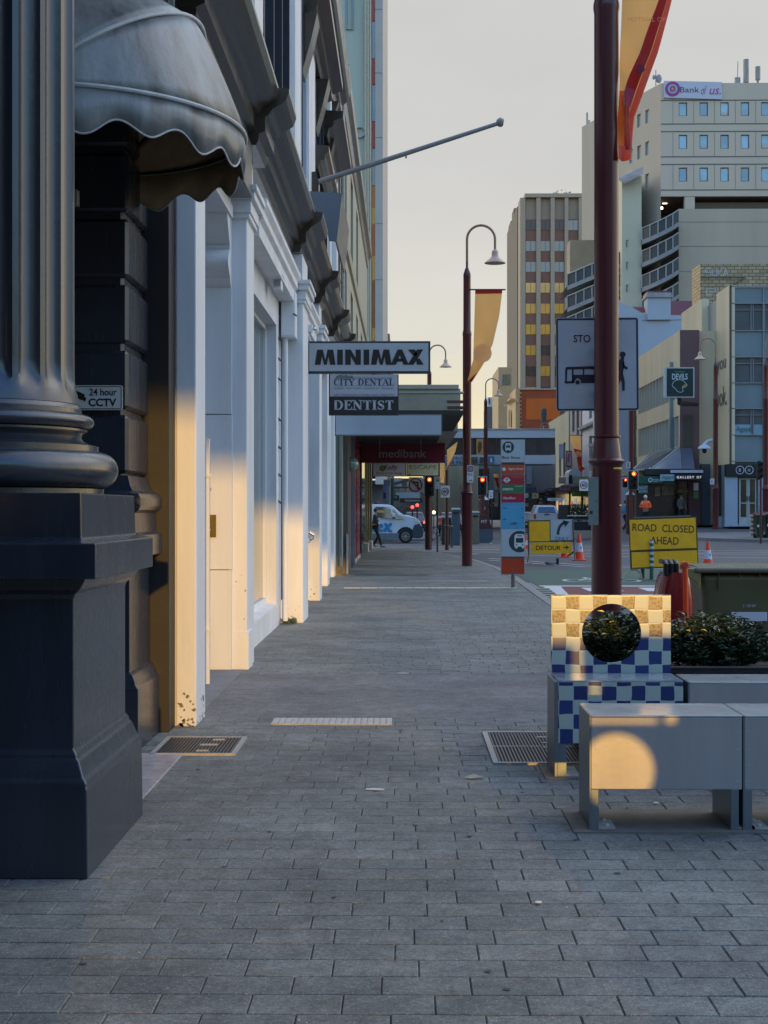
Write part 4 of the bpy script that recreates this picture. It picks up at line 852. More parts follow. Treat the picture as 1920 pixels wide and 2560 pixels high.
def banner(label, Lp, L, R, Y, m, wave=.05, marks=(), arm=None, group=None, red=None):
    # L and R: polylines of (u, v) for the left and right edges, top to bottom
    def at(pl, t):
        k = t*(len(pl)-1); i = min(int(k), len(pl)-2); return (lerp(pl[i][0], pl[i+1][0], k-i), lerp(pl[i][1], pl[i+1][1], k-i))
    t = root('street_banner', label, 'banner', (PX(L[0][0], Y), Y, PZ(L[0][0], L[-1][1], Y)), group)
    rows = []; nr, nc = 26, 12
    def pt(s, q, off=0.):
        a, b = at(L, s), at(R, s); u, v = lerp(a[0], b[0], q), lerp(a[1], b[1], q)
        return (PX(u, Y), Y+off+wave*sin(5*s+q*4)*min(1, 2*s)+wave*.4*sin(17*s-q*7)*s, PZ(u, v, Y))
    rows = [[pt(j/nr, i/nc) for i in range(nc+1)] for j in range(nr+1)]
    obj('cloth', surf(rows), m, t, smooth=True, angle=60)
    if red:
        for (s0, s1, qa, qb, qc, qd, m2) in red:
            rr = [[pt(lerp(s0, s1, j/14), lerp(lerp(qa, qc, j/14), lerp(qb, qd, j/14), i/5), -.012) for i in range(6)] for j in range(15)]
            obj('printed_stripe', surf(rr), m2, t, smooth=True)
    for (s, q, r_, m2) in marks:
        c = Vector(pt(s, q, -.02)); obj('printed_dot', MB().disc((c.x, c.z), r_, c.y-.004, c.y-.002, 20), m2, t)
    if arm: obj('banner_arm', MB().tube([(PX(arm[0], Y), Y, PZ(arm[0], arm[2], Y)), (PX(arm[1], Y), Y, PZ(arm[1], arm[2], Y))], .022, 8), m_mard, t)
    return t
GB = 'festival banners hanging from the street lamps'
banner('big orange and red banner tangled against the thick maroon pole', lamp, [(1556, -330), (1556, 0), (1551, 140), (1549, 200), (1543, 300), (1543, 403)], [(1745, -330), (1679, 0), (1645, 130), (1615, 215), (1588, 290), (1578, 398)], 14.75, m_or, .06,
    marks=[(.52, .62, .04, m_pk)], group=GB,
    red=[(.12, .64, .84, .95, .22, .66, m_rd), (.12, .80, .95, 1.0, .62, 1.0, m_sal), (.64, .74, .22, .66, .10, .60, m_pk), (.74, .95, .16, .55, .50, .92, m_rd), (.80, .95, .62, 1.0, .9, 1.0, m_sal), (.66, .93, 0, .18, 0, .48, mat('banner_flame', (.95, .26, .04), .6, .1, 2)), (.93, 1.0, 0, 1, 0, 1, m_sal)])
text('FESTIVAL OF', 1570, 43, 1664, 54, 14.68, m_cr, [o for o in bpy.data.objects if o.name == 'street_banner'][0], 0)
banner('long orange banner on the lamp at the far kerb', L2, [(1188, 726), (1186, 800), (1183, 900), (1168, 955), (1165, 958)], [(1256, 726), (1248, 790), (1232, 860), (1212, 905), (1180, 955)], 42.2, m_or, .06, arm=(1174, 1264, 724), group=GB, marks=[(.52, .5, .26, mat('banner_yellow', (1, .72, .36), .6, .05, 2))],
    red=[(.86, .99, 0, .9, .1, .9, m_rd), (0, .03, 0, 1, 0, 1, m_rd)])
banner('orange banner on the lamp left of the thick maroon pole', L7, [(1424, 1090), (1432, 1115), (1442, 1145), (1446, 1170), (1450, 1180)], [(1452, 1088), (1453, 1120), (1453, 1150), (1455, 1165), (1464, 1172)], 107.9, m_or, .1, arm=(1424, 1458, 1088), group=GB, red=[(.3, 1, 0, 1, 0, 1, m_rd)], marks=[(.4, .5, .25, m_cr)])
banner('orange banner hanging above the white pickup', L6, [(1350, 1127), (1355, 1150), (1364, 1175), (1374, 1194)], [(1372, 1127), (1373, 1150), (1374, 1175), (1376, 1196)], 141.8, m_or, .1, arm=(1350, 1377, 1126), group=GB, red=[(.35, 1, 0, 1, 0, 1, m_rd)])
banner('small orange banner left of the bus stop totem beyond the bridge', L6, [(1233, 1185), (1238, 1200), (1243, 1218)], [(1246, 1185), (1246, 1200), (1248, 1219)], 136, m_or, .1, group=GB, red=[(.3, 1, 0, 1, 0, 1, m_rd)])
banner('orange banner seen past the verandah end beside the maroon sign', L3, [(1117, 1125), (1119, 1160), (1116, 1180), (1112, 1195)], [(1144, 1104), (1138, 1130), (1127, 1155), (1120, 1166)], 72.8, m_or, .1, group=GB, red=[(.5, 1, 0, 1, 0, 1, m_rd)])
banner('faded orange banner hanging low behind the maroon sign', L3, [(1100, 1158), (1100, 1185), (1101, 1206)], [(1112, 1158), (1112, 1180), (1110, 1208)], 74, m_or, .05, group=GB)
# ---------------------------------------------------------------- notices on the near pole
Y = 14.62
n1 = root('pole_notice', 'grey green timetable panel strapped to the thick maroon pole', 'notice', (PX(1483, Y), Y, PZ(1483, 1313, Y)))
obj('panel', pb(1471, 1193, 1496, 1313, Y, .012), mat('notice_green', (.17, .22, .19), .35, .15, 12), n1, bevel=.003)
obj('bolt', MB().disc((PX(1492, Y), PZ(1492, 1197, Y)), .006, Y-.004, Y), m_black, n1)
obj('bolt', MB().disc((PX(1492, Y), PZ(1492, 1254, Y)), .006, Y-.004, Y), m_black, n1)
obj('print_block', pb(1474, 1277, 1482, 1285, Y-.002, .001), m_dkc, n1)
tp = root('sticker_tape', 'strip of yellow tape on the thick maroon pole just below its collar', 'tape', (PX(1536, 14.7), 14.7, 2)); Y = 14.66
def band(z, a0, a1, h): 
    mb = MB(); n_ = 10
    for i in range(n_):
        a, b = radians(lerp(a0, a1, i/n_)), radians(lerp(a0, a1, (i+1)/n_)); r = .1515
        mb.add([(2.02+r*cos(a), 14.8+r*sin(a), z), (2.02+r*cos(b), 14.8+r*sin(b), z), (2.02+r*cos(b), 14.8+r*sin(b), z+h), (2.02+r*cos(a), 14.8+r*sin(a), z+h)], [(0, 1, 2, 3)])
    return mb
m_yel = mat('tape_yellow', (.45, .36, .03), .4, .1, 20)
obj('tape', band(2.08-.075, -70, -10, .018), m_yel, tp)
obj('lower_tape', band(1.64, -40, -10, .015), m_yel, tp)
# bus and pedestrian sign behind the pole
Y = 15.05
bs = root('bus_pedestrian_sign', 'large white rounded sign with bus and walking figure behind the thick maroon pole', 'sign', (PX(1493, Y), Y, 2.3))
m_sb = mat('sign_silver', (.40, .42, .46), .22, .08, 3, spec=.8, bump=.15, bsc=4); m_inkb = mat('ink_navy', (.008, .012, .03), .4, 0)
RT = -.009
def rp(pts, cu=1493, cv=910): return [(cu+(u-cu)*cos(RT)-(v-cv)*sin(RT)*-1*-1, cv+(v-cv)*cos(RT)+(u-cu)*sin(RT)) for u, v in pts]
obj('plate', ppoly(rp(rrect(1390, 794, 1597, 1027, 7)), Y, .006), m_sb, bs)
def rframe(u0, v0, u1, v1, r, w, Y, parent, m):
    A = rp(rrect(u0, v0, u1, v1, r)); B = rp(rrect(u0+w, v0+w, u1-w, v1-w, max(1, r-w))); mb = MB(); n_ = len(A)
    for i in range(n_):
        j = (i+1) % n_; mb.add([(PX(u, Y), Y, PZ(u, v, Y)) for u, v in (A[i], A[j], B[j], B[i])], [(3, 2, 1, 0)])
    return obj('border', mb, m, parent)
rframe(1391.5, 795.5, 1595.5, 1025.5, 6, 4, Y-.003, bs, m_inkb)
text('STO', 1434, 837, 1476, 856, Y-.004, m_inkb, bs, .012); text('P', 1487, 837, 1496, 856, Y-.004, m_inkb, bs, .012); text('FO', 1506, 837, 1530, 856, Y-.004, m_inkb, bs, .012); text('R', 1535, 837, 1545.5, 856, Y-.004, m_inkb, bs, .012)
bm = MB(); K = Y-.005
for pg in ([(1415, 918), (1420, 917), (1500, 915), (1500, 922), (1417, 924)], [(1413, 922), (1419, 918), (1417, 955), (1413, 955)], [(1411, 953), (1434, 953), (1434, 958), (1413, 959)], [(1430, 922), (1434, 922), (1434, 958), (1430, 958)], [(1434, 937), (1500, 936), (1500, 957), (1453, 958), (1451, 950), (1444, 945), (1438, 950), (1436, 958), (1430, 958), (1430, 937)], [(1457, 920), (1461, 920), (1461, 938), (1457, 938)], [(1484, 920), (1488, 920), (1488, 938), (1484, 938)]): ppoly(pg, K, .001, bm)
bm.disc((PX(1444, K), PZ(1444, 956, K)), .022, K-.001, K)
obj('bus_symbol', bm, m_inkb, bs)
ws = MB(); ws.disc((PX(1557, K), PZ(1557, 886, K)), .029, K-.001, K)
for pg in ([(1553, 893), (1560, 893), (1561, 898), (1553, 898)], [(1544, 902), (1553, 896), (1558, 896), (1561, 905), (1561, 916), (1558, 928), (1558, 936), (1543, 936), (1543, 916)], [(1559, 903), (1562, 914), (1570, 919), (1568, 924), (1558, 919), (1556, 908)], [(1543, 935), (1558, 935), (1562, 953), (1562, 977), (1556, 977), (1555, 955), (1551, 950), (1543, 975), (1537, 982), (1541, 960)]): ppoly(pg, K, .001, ws)
obj('walker_symbol', ws, m_inkb, bs)
obj('clamp', MB().box(1.94, 2.1, 14.90, Y, 2.75, 2.80), m_gal, bs); obj('clamp', MB().box(1.94, 2.1, 14.90, Y, 3.2, 3.25), m_gal, bs)
# ================================================================ bus stop totem
Y = 30.4
bt = root('bus_stop_totem', 'tall narrow bus stop totem with stacked coloured panels', 'bus stop sign', (PX(1283, Y), Y+.06, 0))
obj('board', pb(1252, 1099, 1312.5, 1437, Y, .07), mat('totem_edge', (.32, .36, .38), .4), bt, bevel=.004)
obj('post', MB().tube([(PX(1283, Y), Y+.035, 0), (PX(1283, Y), Y+.035, .4)], .042, 14), mat('totem_post', (.13, .14, .15), .4, metal=.5), bt, smooth=True)
def tp_(v0, v1, col, nm): return obj('panel', pb(1253.5, v0, 1311, v1, Y-.004, .003), mat('totem_'+nm, col, .3, .05, 4, spec=.7), bt)
m_tw = mat('totem_white_ink', (.6, .62, .62), .5, 0); m_tg = mat('totem_ink_green', (.018, .045, .045), .4, 0)
tp_(1100, 1155.5, (.40, .47, .50), 'pale'); tp_(1156, 1162, (.09, .03, .025), 'brown'); tp_(1162.5, 1184, (.45, .07, .02), 'orange'); tp_(1184.5, 1188, (.28, .10, .11), 'rule'); tp_(1188.5, 1211.5, (.34, .02, .035), 'crimson'); tp_(1212, 1232.5, (.02, .16, .06), 'green'); tp_(1233, 1256, (.33, .012, .04), 'red'); tp_(1256.5, 1322.5, (.06, .32, .52), 'sky'); tp_(1323, 1391, (.40, .45, .50), 'pale2'); tp_(1391.5, 1396, (.12, .035, .03), 'brown2'); tp_(1396.5, 1435, (.42, .04, .008), 'rust')
def busicon(cu, cv, r, clip=None):
    K = Y-.0062; mb = MB()
    P = [(cu+r*cos(2*pi*i/40), cv+r*sin(2*pi*i/40)) for i in range(40)]
    if clip: P = [(min(u, clip), v) for u, v in P]
    obj('roundel', ppoly(P, K, .001), m_tg, bt); k = r/15.; w = MB()
    W_ = lambda pg: ppoly([(min(cu+a*k, clip or 9e9), cv+b*k) for a, b in pg], K-.002, .001, w)
    W_([(-7, -8), (-5, -10.5), (5, -10.5), (7, -8), (7.5, 7), (-7.5, 7)]); W_([(-6.5, 7), (-3, 7), (-3, 9.5), (-6, 9.5)]); W_([(3, 7), (6.5, 7), (6, 9.5), (3, 9.5)])
    obj('bus_icon', w, m_tw, bt); q = MB()
    D_ = lambda pg: ppoly([(min(cu+a*k, clip or 9e9), cv+b*k) for a, b in pg], K-.004, .001, q)
    D_([(-5.2, -5), (5.2, -5), (5.2, 1.5), (-5.2, 1.5)]); D_([(-3.5, -8.6), (3.5, -8.6), (3.5, -7.4), (-3.5, -7.4)]); D_([(-5.3, 3.6), (-3.3, 3.6), (-3.3, 5.4), (-5.3, 5.4)]); D_([(3.3, 3.6), (5.3, 3.6), (5.3, 5.4), (3.3, 5.4)])
    obj('bus_icon_detail', q, m_tg, bt)
busicon(1270.5, 1118, 14.6); busicon(1299, 1354, 27, 1310.8)
K = Y-.006
text('Bus Stop', 1255.5, 1140, 1300, 1149, K, m_tg, bt, .015); text('Signal driver', 1271, 1169, 1309, 1176.5, K, m_tw, bt, .01)
obj('ticket_mark', MB().disc((PX(1260, K), PZ(1260, 1173, K)), .037, K-.001, K), m_tw, bt)
text('metro', 1256, 1219, 1283, 1226, K, m_tw, bt, .02, .25); text('SkyBus', 1257, 1242, 1289, 1249.5, K, m_tw, bt, .015, .2)
obj('rule_print', pb(1288, 1215, 1308, 1216, K, .001), m_tw, bt); obj('roundel_ring', MB().ring((PX(1267, K), PZ(1267, 1200, K)), .035, .055, K-.001, K, 20), m_tw, bt)
obj('roundel_bar', pb(1258, 1199, 1276, 1202, K-.002, .001), m_tw, bt); text('Tasmanian Redline coaches', 1278, 1191, 1307, 1194, K, mat('totem_pink', (.5, .25, .27), .5, 0), bt, 0)
m_tb = mat('totem_print_blue', (.16, .42, .6), .5, 0)
pl = MB()
for v in (1266, 1270, 1276, 1284, 1290, 1296, 1302): pb(1262, v, 1262+random.uniform(28, 42), v+.8, K, .001, pl)
obj('print_lines', pl, m_tb, bt)
bd = MB()
for cu, cv, s_ in ((1263, 1270, 1), (1306, 1272, .8), (1261, 1298, 1.2), (1306, 1294, 1), (1284, 1309, 2.2)): ppoly([(cu-5*s_, cv+1*s_), (cu, cv-1.5*s_), (cu+2*s_, cv-2*s_), (cu+5*s_, cv), (cu+1*s_, cv+1.5*s_)], K, .001, bd)
obj('bird_print', bd, mat('totem_bird', (.09, .12, .16), .5, 0), bt)
# ================================================================ benches, planter, shrubs
m_bench = mat('grey_metal_panel', (.36, .345, .34), .36, .1, 5, .12, 40, metal=.25, spec=.6, streak=True, dirt=.12); m_leg = mat('bench_steel', (.19, .22, .245), .34, .12, 12, metal=.55, streak=True)
m_benchtop = mat('bench_top', (.42, .43, .42), .18, .12, 6, spec=.8, dirt=.25)
def tiles():
    m = bpy.data.materials.new('checker_tiles'); m.use_nodes = True; n = m.node_tree; L = n.links.new; b = n.nodes['Principled BSDF']; N = n.nodes.new
    g = N('ShaderNodeNewGeometry'); no = N('ShaderNodeTexNoise'); no.inputs['Scale'].default_value = 7; no.inputs['Detail'].default_value = 1; L(g.outputs['Position'], no.inputs[0])
    sb = N('ShaderNodeVectorMath'); sb.operation = 'SUBTRACT'; L(no.outputs['Color'], sb.inputs[0]); sb.inputs[1].default_value = (.5, .5, .5)
    ms = N('ShaderNodeVectorMath'); ms.operation = 'MULTIPLY_ADD'; L(sb.outputs[0], ms.inputs[0]); ms.inputs[1].default_value = (.020, .0, .020); L(g.outputs['Position'], ms.inputs[2])
    mp = N('ShaderNodeMapping'); L(ms.outputs[0], mp.inputs[0]); T_ = .086; mp.inputs['Scale'].default_value = (1/T_, 0, 1/T_); mp.inputs['Location'].default_value = (-.925/T_, 0.5, -.205/T_)
    fr = N('ShaderNodeVectorMath'); fr.operation = 'FRACTION'; L(mp.outputs[0], fr.inputs[0]); sx = N('ShaderNodeSeparateXYZ'); L(fr.outputs[0], sx.inputs[0])
    fl = N('ShaderNodeVectorMath'); fl.operation = 'FLOOR'; L(mp.outputs[0], fl.inputs[0]); s2_ = N('ShaderNodeSeparateXYZ'); L(fl.outputs[0], s2_.inputs[0])
    def M_(op, a, b_=None):
        x = N('ShaderNodeMath'); x.operation = op
        for i, q in enumerate((a, b_)):
            if q is None: continue
            if isinstance(q, (int, float)): x.inputs[i].default_value = q
            else: L(q, x.inputs[i])
        return x.outputs[0]
    par = M_('FLOORED_MODULO', M_('ADD', s2_.outputs[0], s2_.outputs[2]), 2.)
    d = M_('MINIMUM', M_('MINIMUM', sx.outputs[0], M_('SUBTRACT', 1., sx.outputs[0])), M_('MINIMUM', sx.outputs[2], M_('SUBTRACT', 1., sx.outputs[2])))
    grout = M_('LESS_THAN', d, .022)
    wn_ = N('ShaderNodeTexWhiteNoise'); L(fl.outputs[0], wn_.inputs[0])
    blue = N('ShaderNodeMixRGB'); L(wn_.outputs[0], blue.inputs[0]); blue.inputs[1].default_value = (.008, .022, .12, 1); blue.inputs[2].default_value = (.012, .045, .17, 1)
    sp3 = N('ShaderNodeSeparateXYZ'); L(g.outputs['Position'], sp3.inputs[0])
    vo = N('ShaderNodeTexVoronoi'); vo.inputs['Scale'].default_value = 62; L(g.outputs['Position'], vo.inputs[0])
    sunlit_spk = N('ShaderNodeValToRGB'); L(vo.outputs['Distance'], sunlit_spk.inputs[0]); sunlit_spk.color_ramp.elements[0].position = .34; sunlit_spk.color_ramp.elements[0].color = (.014, .012, .028, 1); sunlit_spk.color_ramp.elements[1].position = .62; sunlit_spk.color_ramp.elements[1].color = (.17, .14, .14, 1)
    up = M_('GREATER_THAN', s2_.outputs[2], 6.5)  # upper rows speckled: sunlit look of the blue tiles put into colour
    dk = N('ShaderNodeMixRGB'); L(up, dk.inputs[0]); L(blue.outputs[0], dk.inputs[1]); L(sunlit_spk.outputs[0], dk.inputs[2])
    c1 = N('ShaderNodeMixRGB'); L(par, c1.inputs[0]); L(dk.outputs[0], c1.inputs[1]); c1.inputs[2].default_value = (.40, .47, .42, 1)
    c2 = N('ShaderNodeMixRGB'); L(grout, c2.inputs[0]); L(c1.outputs[0], c2.inputs[1]); c2.inputs[2].default_value = (.42, .45, .42, 1)
    L(c2.outputs[0], b.inputs['Base Color']); b.inputs['Roughness'].default_value = .25; b.inputs['Specular IOR Level'].default_value = .6
    bp = N('ShaderNodeBump'); bp.inputs['Strength'].default_value = .5; bp.inputs['Distance'].default_value = .004; L(M_('MINIMUM', d, .08), bp.inputs['Height']); L(bp.outputs[0], b.inputs['Normal'])
    return m
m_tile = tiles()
def bench(label, x0, y0, z1=.58, d=.45, w=.75, top=m_benchtop, grp='row of box benches'):
    t = root('box_bench', label, 'bench', (x0+w/2, y0+d/2, 0), grp); zb = .21
    obj('side_panel', MB().box(x0-.006, x0+.0, y0, y0+d, 0.0, z1-.003), m_leg, t)
    obj('front_panel', MB().box(x0+.001, x0+w, y0, y0+.012, zb, z1-.012), m_bench, t, bevel=.003)
    obj('seat', MB().box(x0, x0+w, y0-.004, y0+d, z1-.011, z1), top, t, bevel=.003)
    obj('back_panel', MB().box(x0+.001, x0+w, y0+d-.012, y0+d, zb, z1-.012), m_bench, t)
    obj('end_panel', MB().box(x0+w-.008, x0+w, y0+.013, y0+d-.013, zb, z1-.012), m_bench, t)
    for lx in (x0, x0+w-.055):
        obj('leg', MB().box(lx, lx+.04, y0+.003, y0+d-.003, 0, zb-.001), m_leg, t, bevel=.003)
        fp_ = obj('foot_plate', MB().box(lx+.041, lx+.125, y0+.02, y0+.20, 0.0, .018), m_sand, t)
        for yy in (y0+.05, y0+.165): obj('bolt', MB().lathe([(.011, .0185), (.011, .028), (.006, .031)], lx+.085, yy, 8), m_gal, fp_)
    for sx_ in (.022, w-.022):
        for sz in (.255, .33, .41, .50): obj('rivet', MB().disc((x0+sx_, sz), .0045, y0-.0025, y0, 12), m_gal, t)
    return t
bench('grey metal box bench closest to us, catching a round patch of sunlight', .93, 7.38)
bench('grey metal box bench closest to us on the right, cut by the picture edge', 1.692, 7.38)
bench('grey box bench in the rear row beside the tiled chair', 1.70, 8.85, .575, .42)
bench('far grey box bench of the rear row beside the planter', 2.462, 8.85, .575, .42)
def tiled_chair(label, x0, y0):
    w, d, zt = .745, .41, 1.07; t = root('tiled_chair', label, 'chair', (x0+w/2, y0+d/2, 0), 'tiled chairs with a round hole in the back')
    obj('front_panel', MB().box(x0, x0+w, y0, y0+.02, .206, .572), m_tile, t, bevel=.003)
    obj('seat', MB().box(x0, x0+w, y0, y0+d, .573, .582), mat('seat_tile', (.28, .33, .34), .15, .15, 10, spec=.8), t)
    obj('side_panel', MB().box(x0-.022, x0-.001, y0+.001, y0+d+.03, 0, .575), m_leg, t, bevel=.003)
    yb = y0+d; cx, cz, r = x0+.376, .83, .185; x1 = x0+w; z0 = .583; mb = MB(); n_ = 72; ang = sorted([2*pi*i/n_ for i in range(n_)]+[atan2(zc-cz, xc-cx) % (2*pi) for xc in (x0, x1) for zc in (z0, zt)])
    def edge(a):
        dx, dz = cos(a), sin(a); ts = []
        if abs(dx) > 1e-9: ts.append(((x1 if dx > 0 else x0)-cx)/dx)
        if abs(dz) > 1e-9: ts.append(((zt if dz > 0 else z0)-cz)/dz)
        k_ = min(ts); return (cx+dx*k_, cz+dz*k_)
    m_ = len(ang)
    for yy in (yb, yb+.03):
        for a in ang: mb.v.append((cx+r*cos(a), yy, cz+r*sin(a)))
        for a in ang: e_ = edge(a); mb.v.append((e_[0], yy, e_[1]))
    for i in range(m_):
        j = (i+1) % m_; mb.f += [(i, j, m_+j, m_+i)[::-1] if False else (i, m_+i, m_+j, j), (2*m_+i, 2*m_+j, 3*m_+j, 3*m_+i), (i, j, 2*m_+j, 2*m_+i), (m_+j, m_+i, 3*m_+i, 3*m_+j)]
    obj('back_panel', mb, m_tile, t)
    obj('leg', MB().box(x0, x0+.05, y0+.01, y0+.06, 0, .205), m_leg, t); obj('leg', MB().box(x1-.05, x1, y0+.01, y0+.06, 0, .205), m_leg, t)
    fp_ = obj('foot_plate', MB().box(x0+.051, x0+.13, y0+.02, y0+.3, 0, .018), m_sand, t)
    return t
tiled_chair('blue and pale green checkered chair with a round hole in its tall back', .92, 8.85)
tiled_chair('matching tiled chair standing behind the viewer beside the kerb', 1.523, .50)
nb = root('shade_board', 'unseen board on two posts added to shade the lower tiled back', 'notice board', (2.0, 0.2, 0))  # unseen board added to shade the lower part of the tiled back
obj('board', MB().box(1.6, 2.24, .2, .24, 1.155, 1.5), m_bench, nb); obj('post', MB().box(1.62, 1.66, .2, .24, 0, 1.15), m_leg, nb); obj('post', MB().box(2.19, 2.23, .2, .24, 0, 1.15), m_leg, nb)
uc = root('shade_cabinet', 'unseen grey cabinet added behind the viewer to shade the right benches', 'cabinet', (2.6, .6, 0))  # unseen cabinet added to keep sun off the benches on the right
obj('body', MB().box(2.27, 3.8, .3, 1.0, .08, 1.50), m_bench, uc, bevel=.01); obj('plinth', MB().box(1.92, 3.46, .34, .96, 0, .08), m_leg, uc)
st('concrete_strip', MB().box(.84, 3.0, 7.33, 7.9, -.02, .008), mat('strip_concrete', (.17, .14, .115), .85, .25, 9, .6, 80))
st('concrete_strip', MB().box(.84, 3.0, 8.80, 9.29, -.02, .008), MATS['strip_concrete'])
pn = root('planter_box', 'dark steel planter box holding the glossy shrubs behind the chair', 'planter', (2.0, 9.9, 0)); m_pl = mat('planter_steel', (.03, .028, .032), .35, .15, 6, metal=.3)
x0, x1, y0, y1 = 1.14, 3.4, 9.36, 10.35
obj('wall', MB().box(x0, x1, y0, y0+.015, .1, .595).box(x0, x1, y1-.015, y1, .1, .595).box(x0, x0+.015, y0+.0151, y1-.0151, .1, .595).box(x1-.015, x1, y0+.0151, y1-.0151, .1, .595), m_pl, pn)
obj('rim', MB().box(x0-.01, x1+.01, y0-.01, y0+.04, .596, .612).box(x0-.01, x1+.01, y1-.04, y1+.01, .596, .612).box(x0-.01, x0+.04, y0+.04, y1-.04, .596, .612).box(x1-.04, x1+.01, y0+.04, y1-.04, .596, .612), m_pl, pn, bevel=.004)
obj('soil', MB().box(x0+.016, x1-.016, y0+.016, y1-.016, .12, .55), mat('soil', (.03, .022, .016), .95), pn)
def leaf_mat(nm, a, b_):
    m = bpy.data.materials.new(nm); m.use_nodes = True; n = m.node_tree; b = n.nodes['Principled BSDF']; g = n.nodes.new('ShaderNodeNewGeometry'); r = n.nodes.new('ShaderNodeValToRGB'); n.links.new(g.outputs['Random Per Island'], r.inputs[0])
    r.color_ramp.elements[0].color = (*a, 1); r.color_ramp.elements[1].color = (*b_, 1); n.links.new(r.outputs[0], b.inputs['Base Color']); b.inputs['Roughness'].default_value = .28; b.inputs['Specular IOR Level'].default_value = .7; return m
m_leaf = leaf_mat('shrub_leaf', (.014, .032, .016), (.045, .085, .035))
def shrub(label, cx, cy, cz, rx, ry, rz_, n):
    t = root('planter_shrub', label, 'shrub', (cx, cy, .55), 'glossy shrubs in the planter box'); mb = MB(); tw_ = MB()
    for i in range(n//26):
        a = random.uniform(0, 2*pi); q = random.uniform(.1, 1); ex, ey = cx+rx*q*cos(a), cy+ry*q*sin(a); top = cz+rz_*sqrt(max(0.05, 1-q**4))*random.uniform(.72, 1.16)
        base = Vector((cx+rx*q*.55*cos(a), cy+ry*q*.55*sin(a), .56)); tip = Vector((ex, ey, top)); tw_.tube([base, (base+tip)/2+Vector((random.uniform(-.02, .02), random.uniform(-.02, .02), 0)), tip], .0025, 4)
        for k in range(26):
            f = random.uniform(.15, 1.0)**.8; p = base.lerp(tip, f); th = random.uniform(0, 2*pi); up = random.uniform(-.25, .75)
            d = Vector((cos(th), sin(th), up)).normalized(); L_ = random.uniform(.04, .08); s = d.cross(Vector((0, 0, 1)).lerp(Vector((random.uniform(-1, 1), random.uniform(-1, 1), .3)), .35)).normalized()*L_*.15; nrm = s.cross(d).normalized()*L_*.12
            p0 = p; p1 = p+d*L_*.5+nrm; p2 = p+d*L_-nrm*.6
            mb.add([p0, p0+d*L_*.35+s+nrm*.4, p1+d*L_*.12+s*.9, p2, p1+d*L_*.12-s*.9, p0+d*L_*.35-s+nrm*.4], [(0, 1, 2, 5), (5, 2, 3, 4)] if False else [(0, 1, 2, 3, 4, 5)])
    obj('foliage', mb, m_leaf, t); obj('stems', tw_, mat('twig', (.06, .045, .03), .8), t); return t
shrub('glossy dark shrub seen through the round hole of the tiled chair', 1.42, 9.85, .60, .36, .38, .27, 6000)
shrub('glossy dark shrub standing just right of the tiled chair back', 2.05, 9.86, .60, .42, .38, .27, 6500)
shrub('glossy dark shrub nearest the picture edge in front of the green bin', 2.82, 9.9, .58, .42, .36, .25, 5200)
# ================================================================ wheelie bins behind the planter
m_grb = mat('olive_plastic', (.10, .092, .042), .3, .15, 3, .1, 30, spec=.6); m_grl = mat('olive_plastic_lid', (.13, .12, .07), .28, .1, 4)
Y = 12.6
gb = root('large_waste_bin', 'large olive green waste bin with numbers and white sticker behind the planter', 'bin', (3.35, Y+.55, 0)); X0, X1 = PX(1752, Y), PX(1752, Y)+1.36
zt = PZ(1800, 1432, Y)
def taper(x0, x1, y0, y1, z0, z1, t, mb=None, r=0):
    mb = mb or MB(); return mb.add([(x0+t, y0+t, z0), (x1-t, y0+t, z0), (x1-t, y1-t, z0), (x0+t, y1-t, z0), (x0, y0, z1), (x1, y0, z1), (x1, y1, z1), (x0, y1, z1)], [(0, 3, 2, 1), (4, 5, 6, 7), (0, 1, 5, 4), (1, 2, 6, 5), (2, 3, 7, 6), (3, 0, 4, 7)])
obj('body', taper(X0, X1, Y, Y+.72, .15, zt-.001, .07), m_grb, gb, bevel=.06, bseg=4)
obj('rim', MB().box(X0-.06, X1+.06, Y-.05, Y+.77, zt, zt+.045), m_grl, gb, bevel=.018, bseg=3)
obj('lid', MB().prism([(Y-.02, zt+.046), (Y+.74, zt+.046), (Y+.74, zt+.056), (Y+.3, zt+.056)], X0-.02, X1+.02, 'x'), m_grl, gb, bevel=.01)
for u in (1796, 1849, 1899): obj('rib', MB().prism([(Y-.02, zt-.001), (Y+.002, zt-.001), (Y+.002, zt-(.15 if u == 1796 else .04)), (Y-.008, zt-(.15 if u == 1796 else .04))], PX(u-1.2, Y), PX(u+1.2, Y), 'x'), m_grb, gb)
obj('side_arm', MB().prism([(PX(1718, Y), zt+.04), (PX(1750, Y), zt+.03), (PX(1750, Y), zt-.14), (PX(1743, Y), zt-.14), (PX(1740, Y), zt-.08), (PX(1717, Y), zt-.03)], Y-.03, Y+.05), mat('arm_olive', (.22, .19, .07), .35), gb, bevel=.008)
text('2 1100 80P', 1857, 1511, 1890, 1518, Y+.018, mat('bin_number', (.45, .45, .40), .5, 0), gb, .0)
obj('sticker', pb(1829, 1530, 1918, 1553, Y+.02, .003), mat('bin_sticker', (.55, .54, .6), .4, .05, 3), gb)
for xx in (X0+.12, X1-.12): obj('wheel', MB().prism([(Y+.12+.08*cos(2*pi*i/18), .08+.08*sin(2*pi*i/18)) for i in range(18)], xx-.03, xx+.03, 'x'), m_black, gb)
m_rdb = mat('dark_red_plastic', (.24, .012, .02), .25, .15, 4, spec=.6, coat=.3); m_ors = mat('red_orange_strap', (.95, .07, .012), .3, .1, 4)
Y = 11.9
rb_ = root('red_scooter', 'dark red hire scooter body with black top and bright red stem', 'scooter', (PX(1680, Y), Y+.2, 0)); P_ = []
for v, a, b_, in ((1660, 1648, 1742), (1560, 1648, 1744), (1500, 1649, 1742), (1468, 1653, 1738), (1444, 1660, 1730), (1432, 1668, 1720)): P_.append((PZ(1690, v, Y), PX(a, Y), PX(b_, Y)))
vs = []; fs = []; K_ = 28
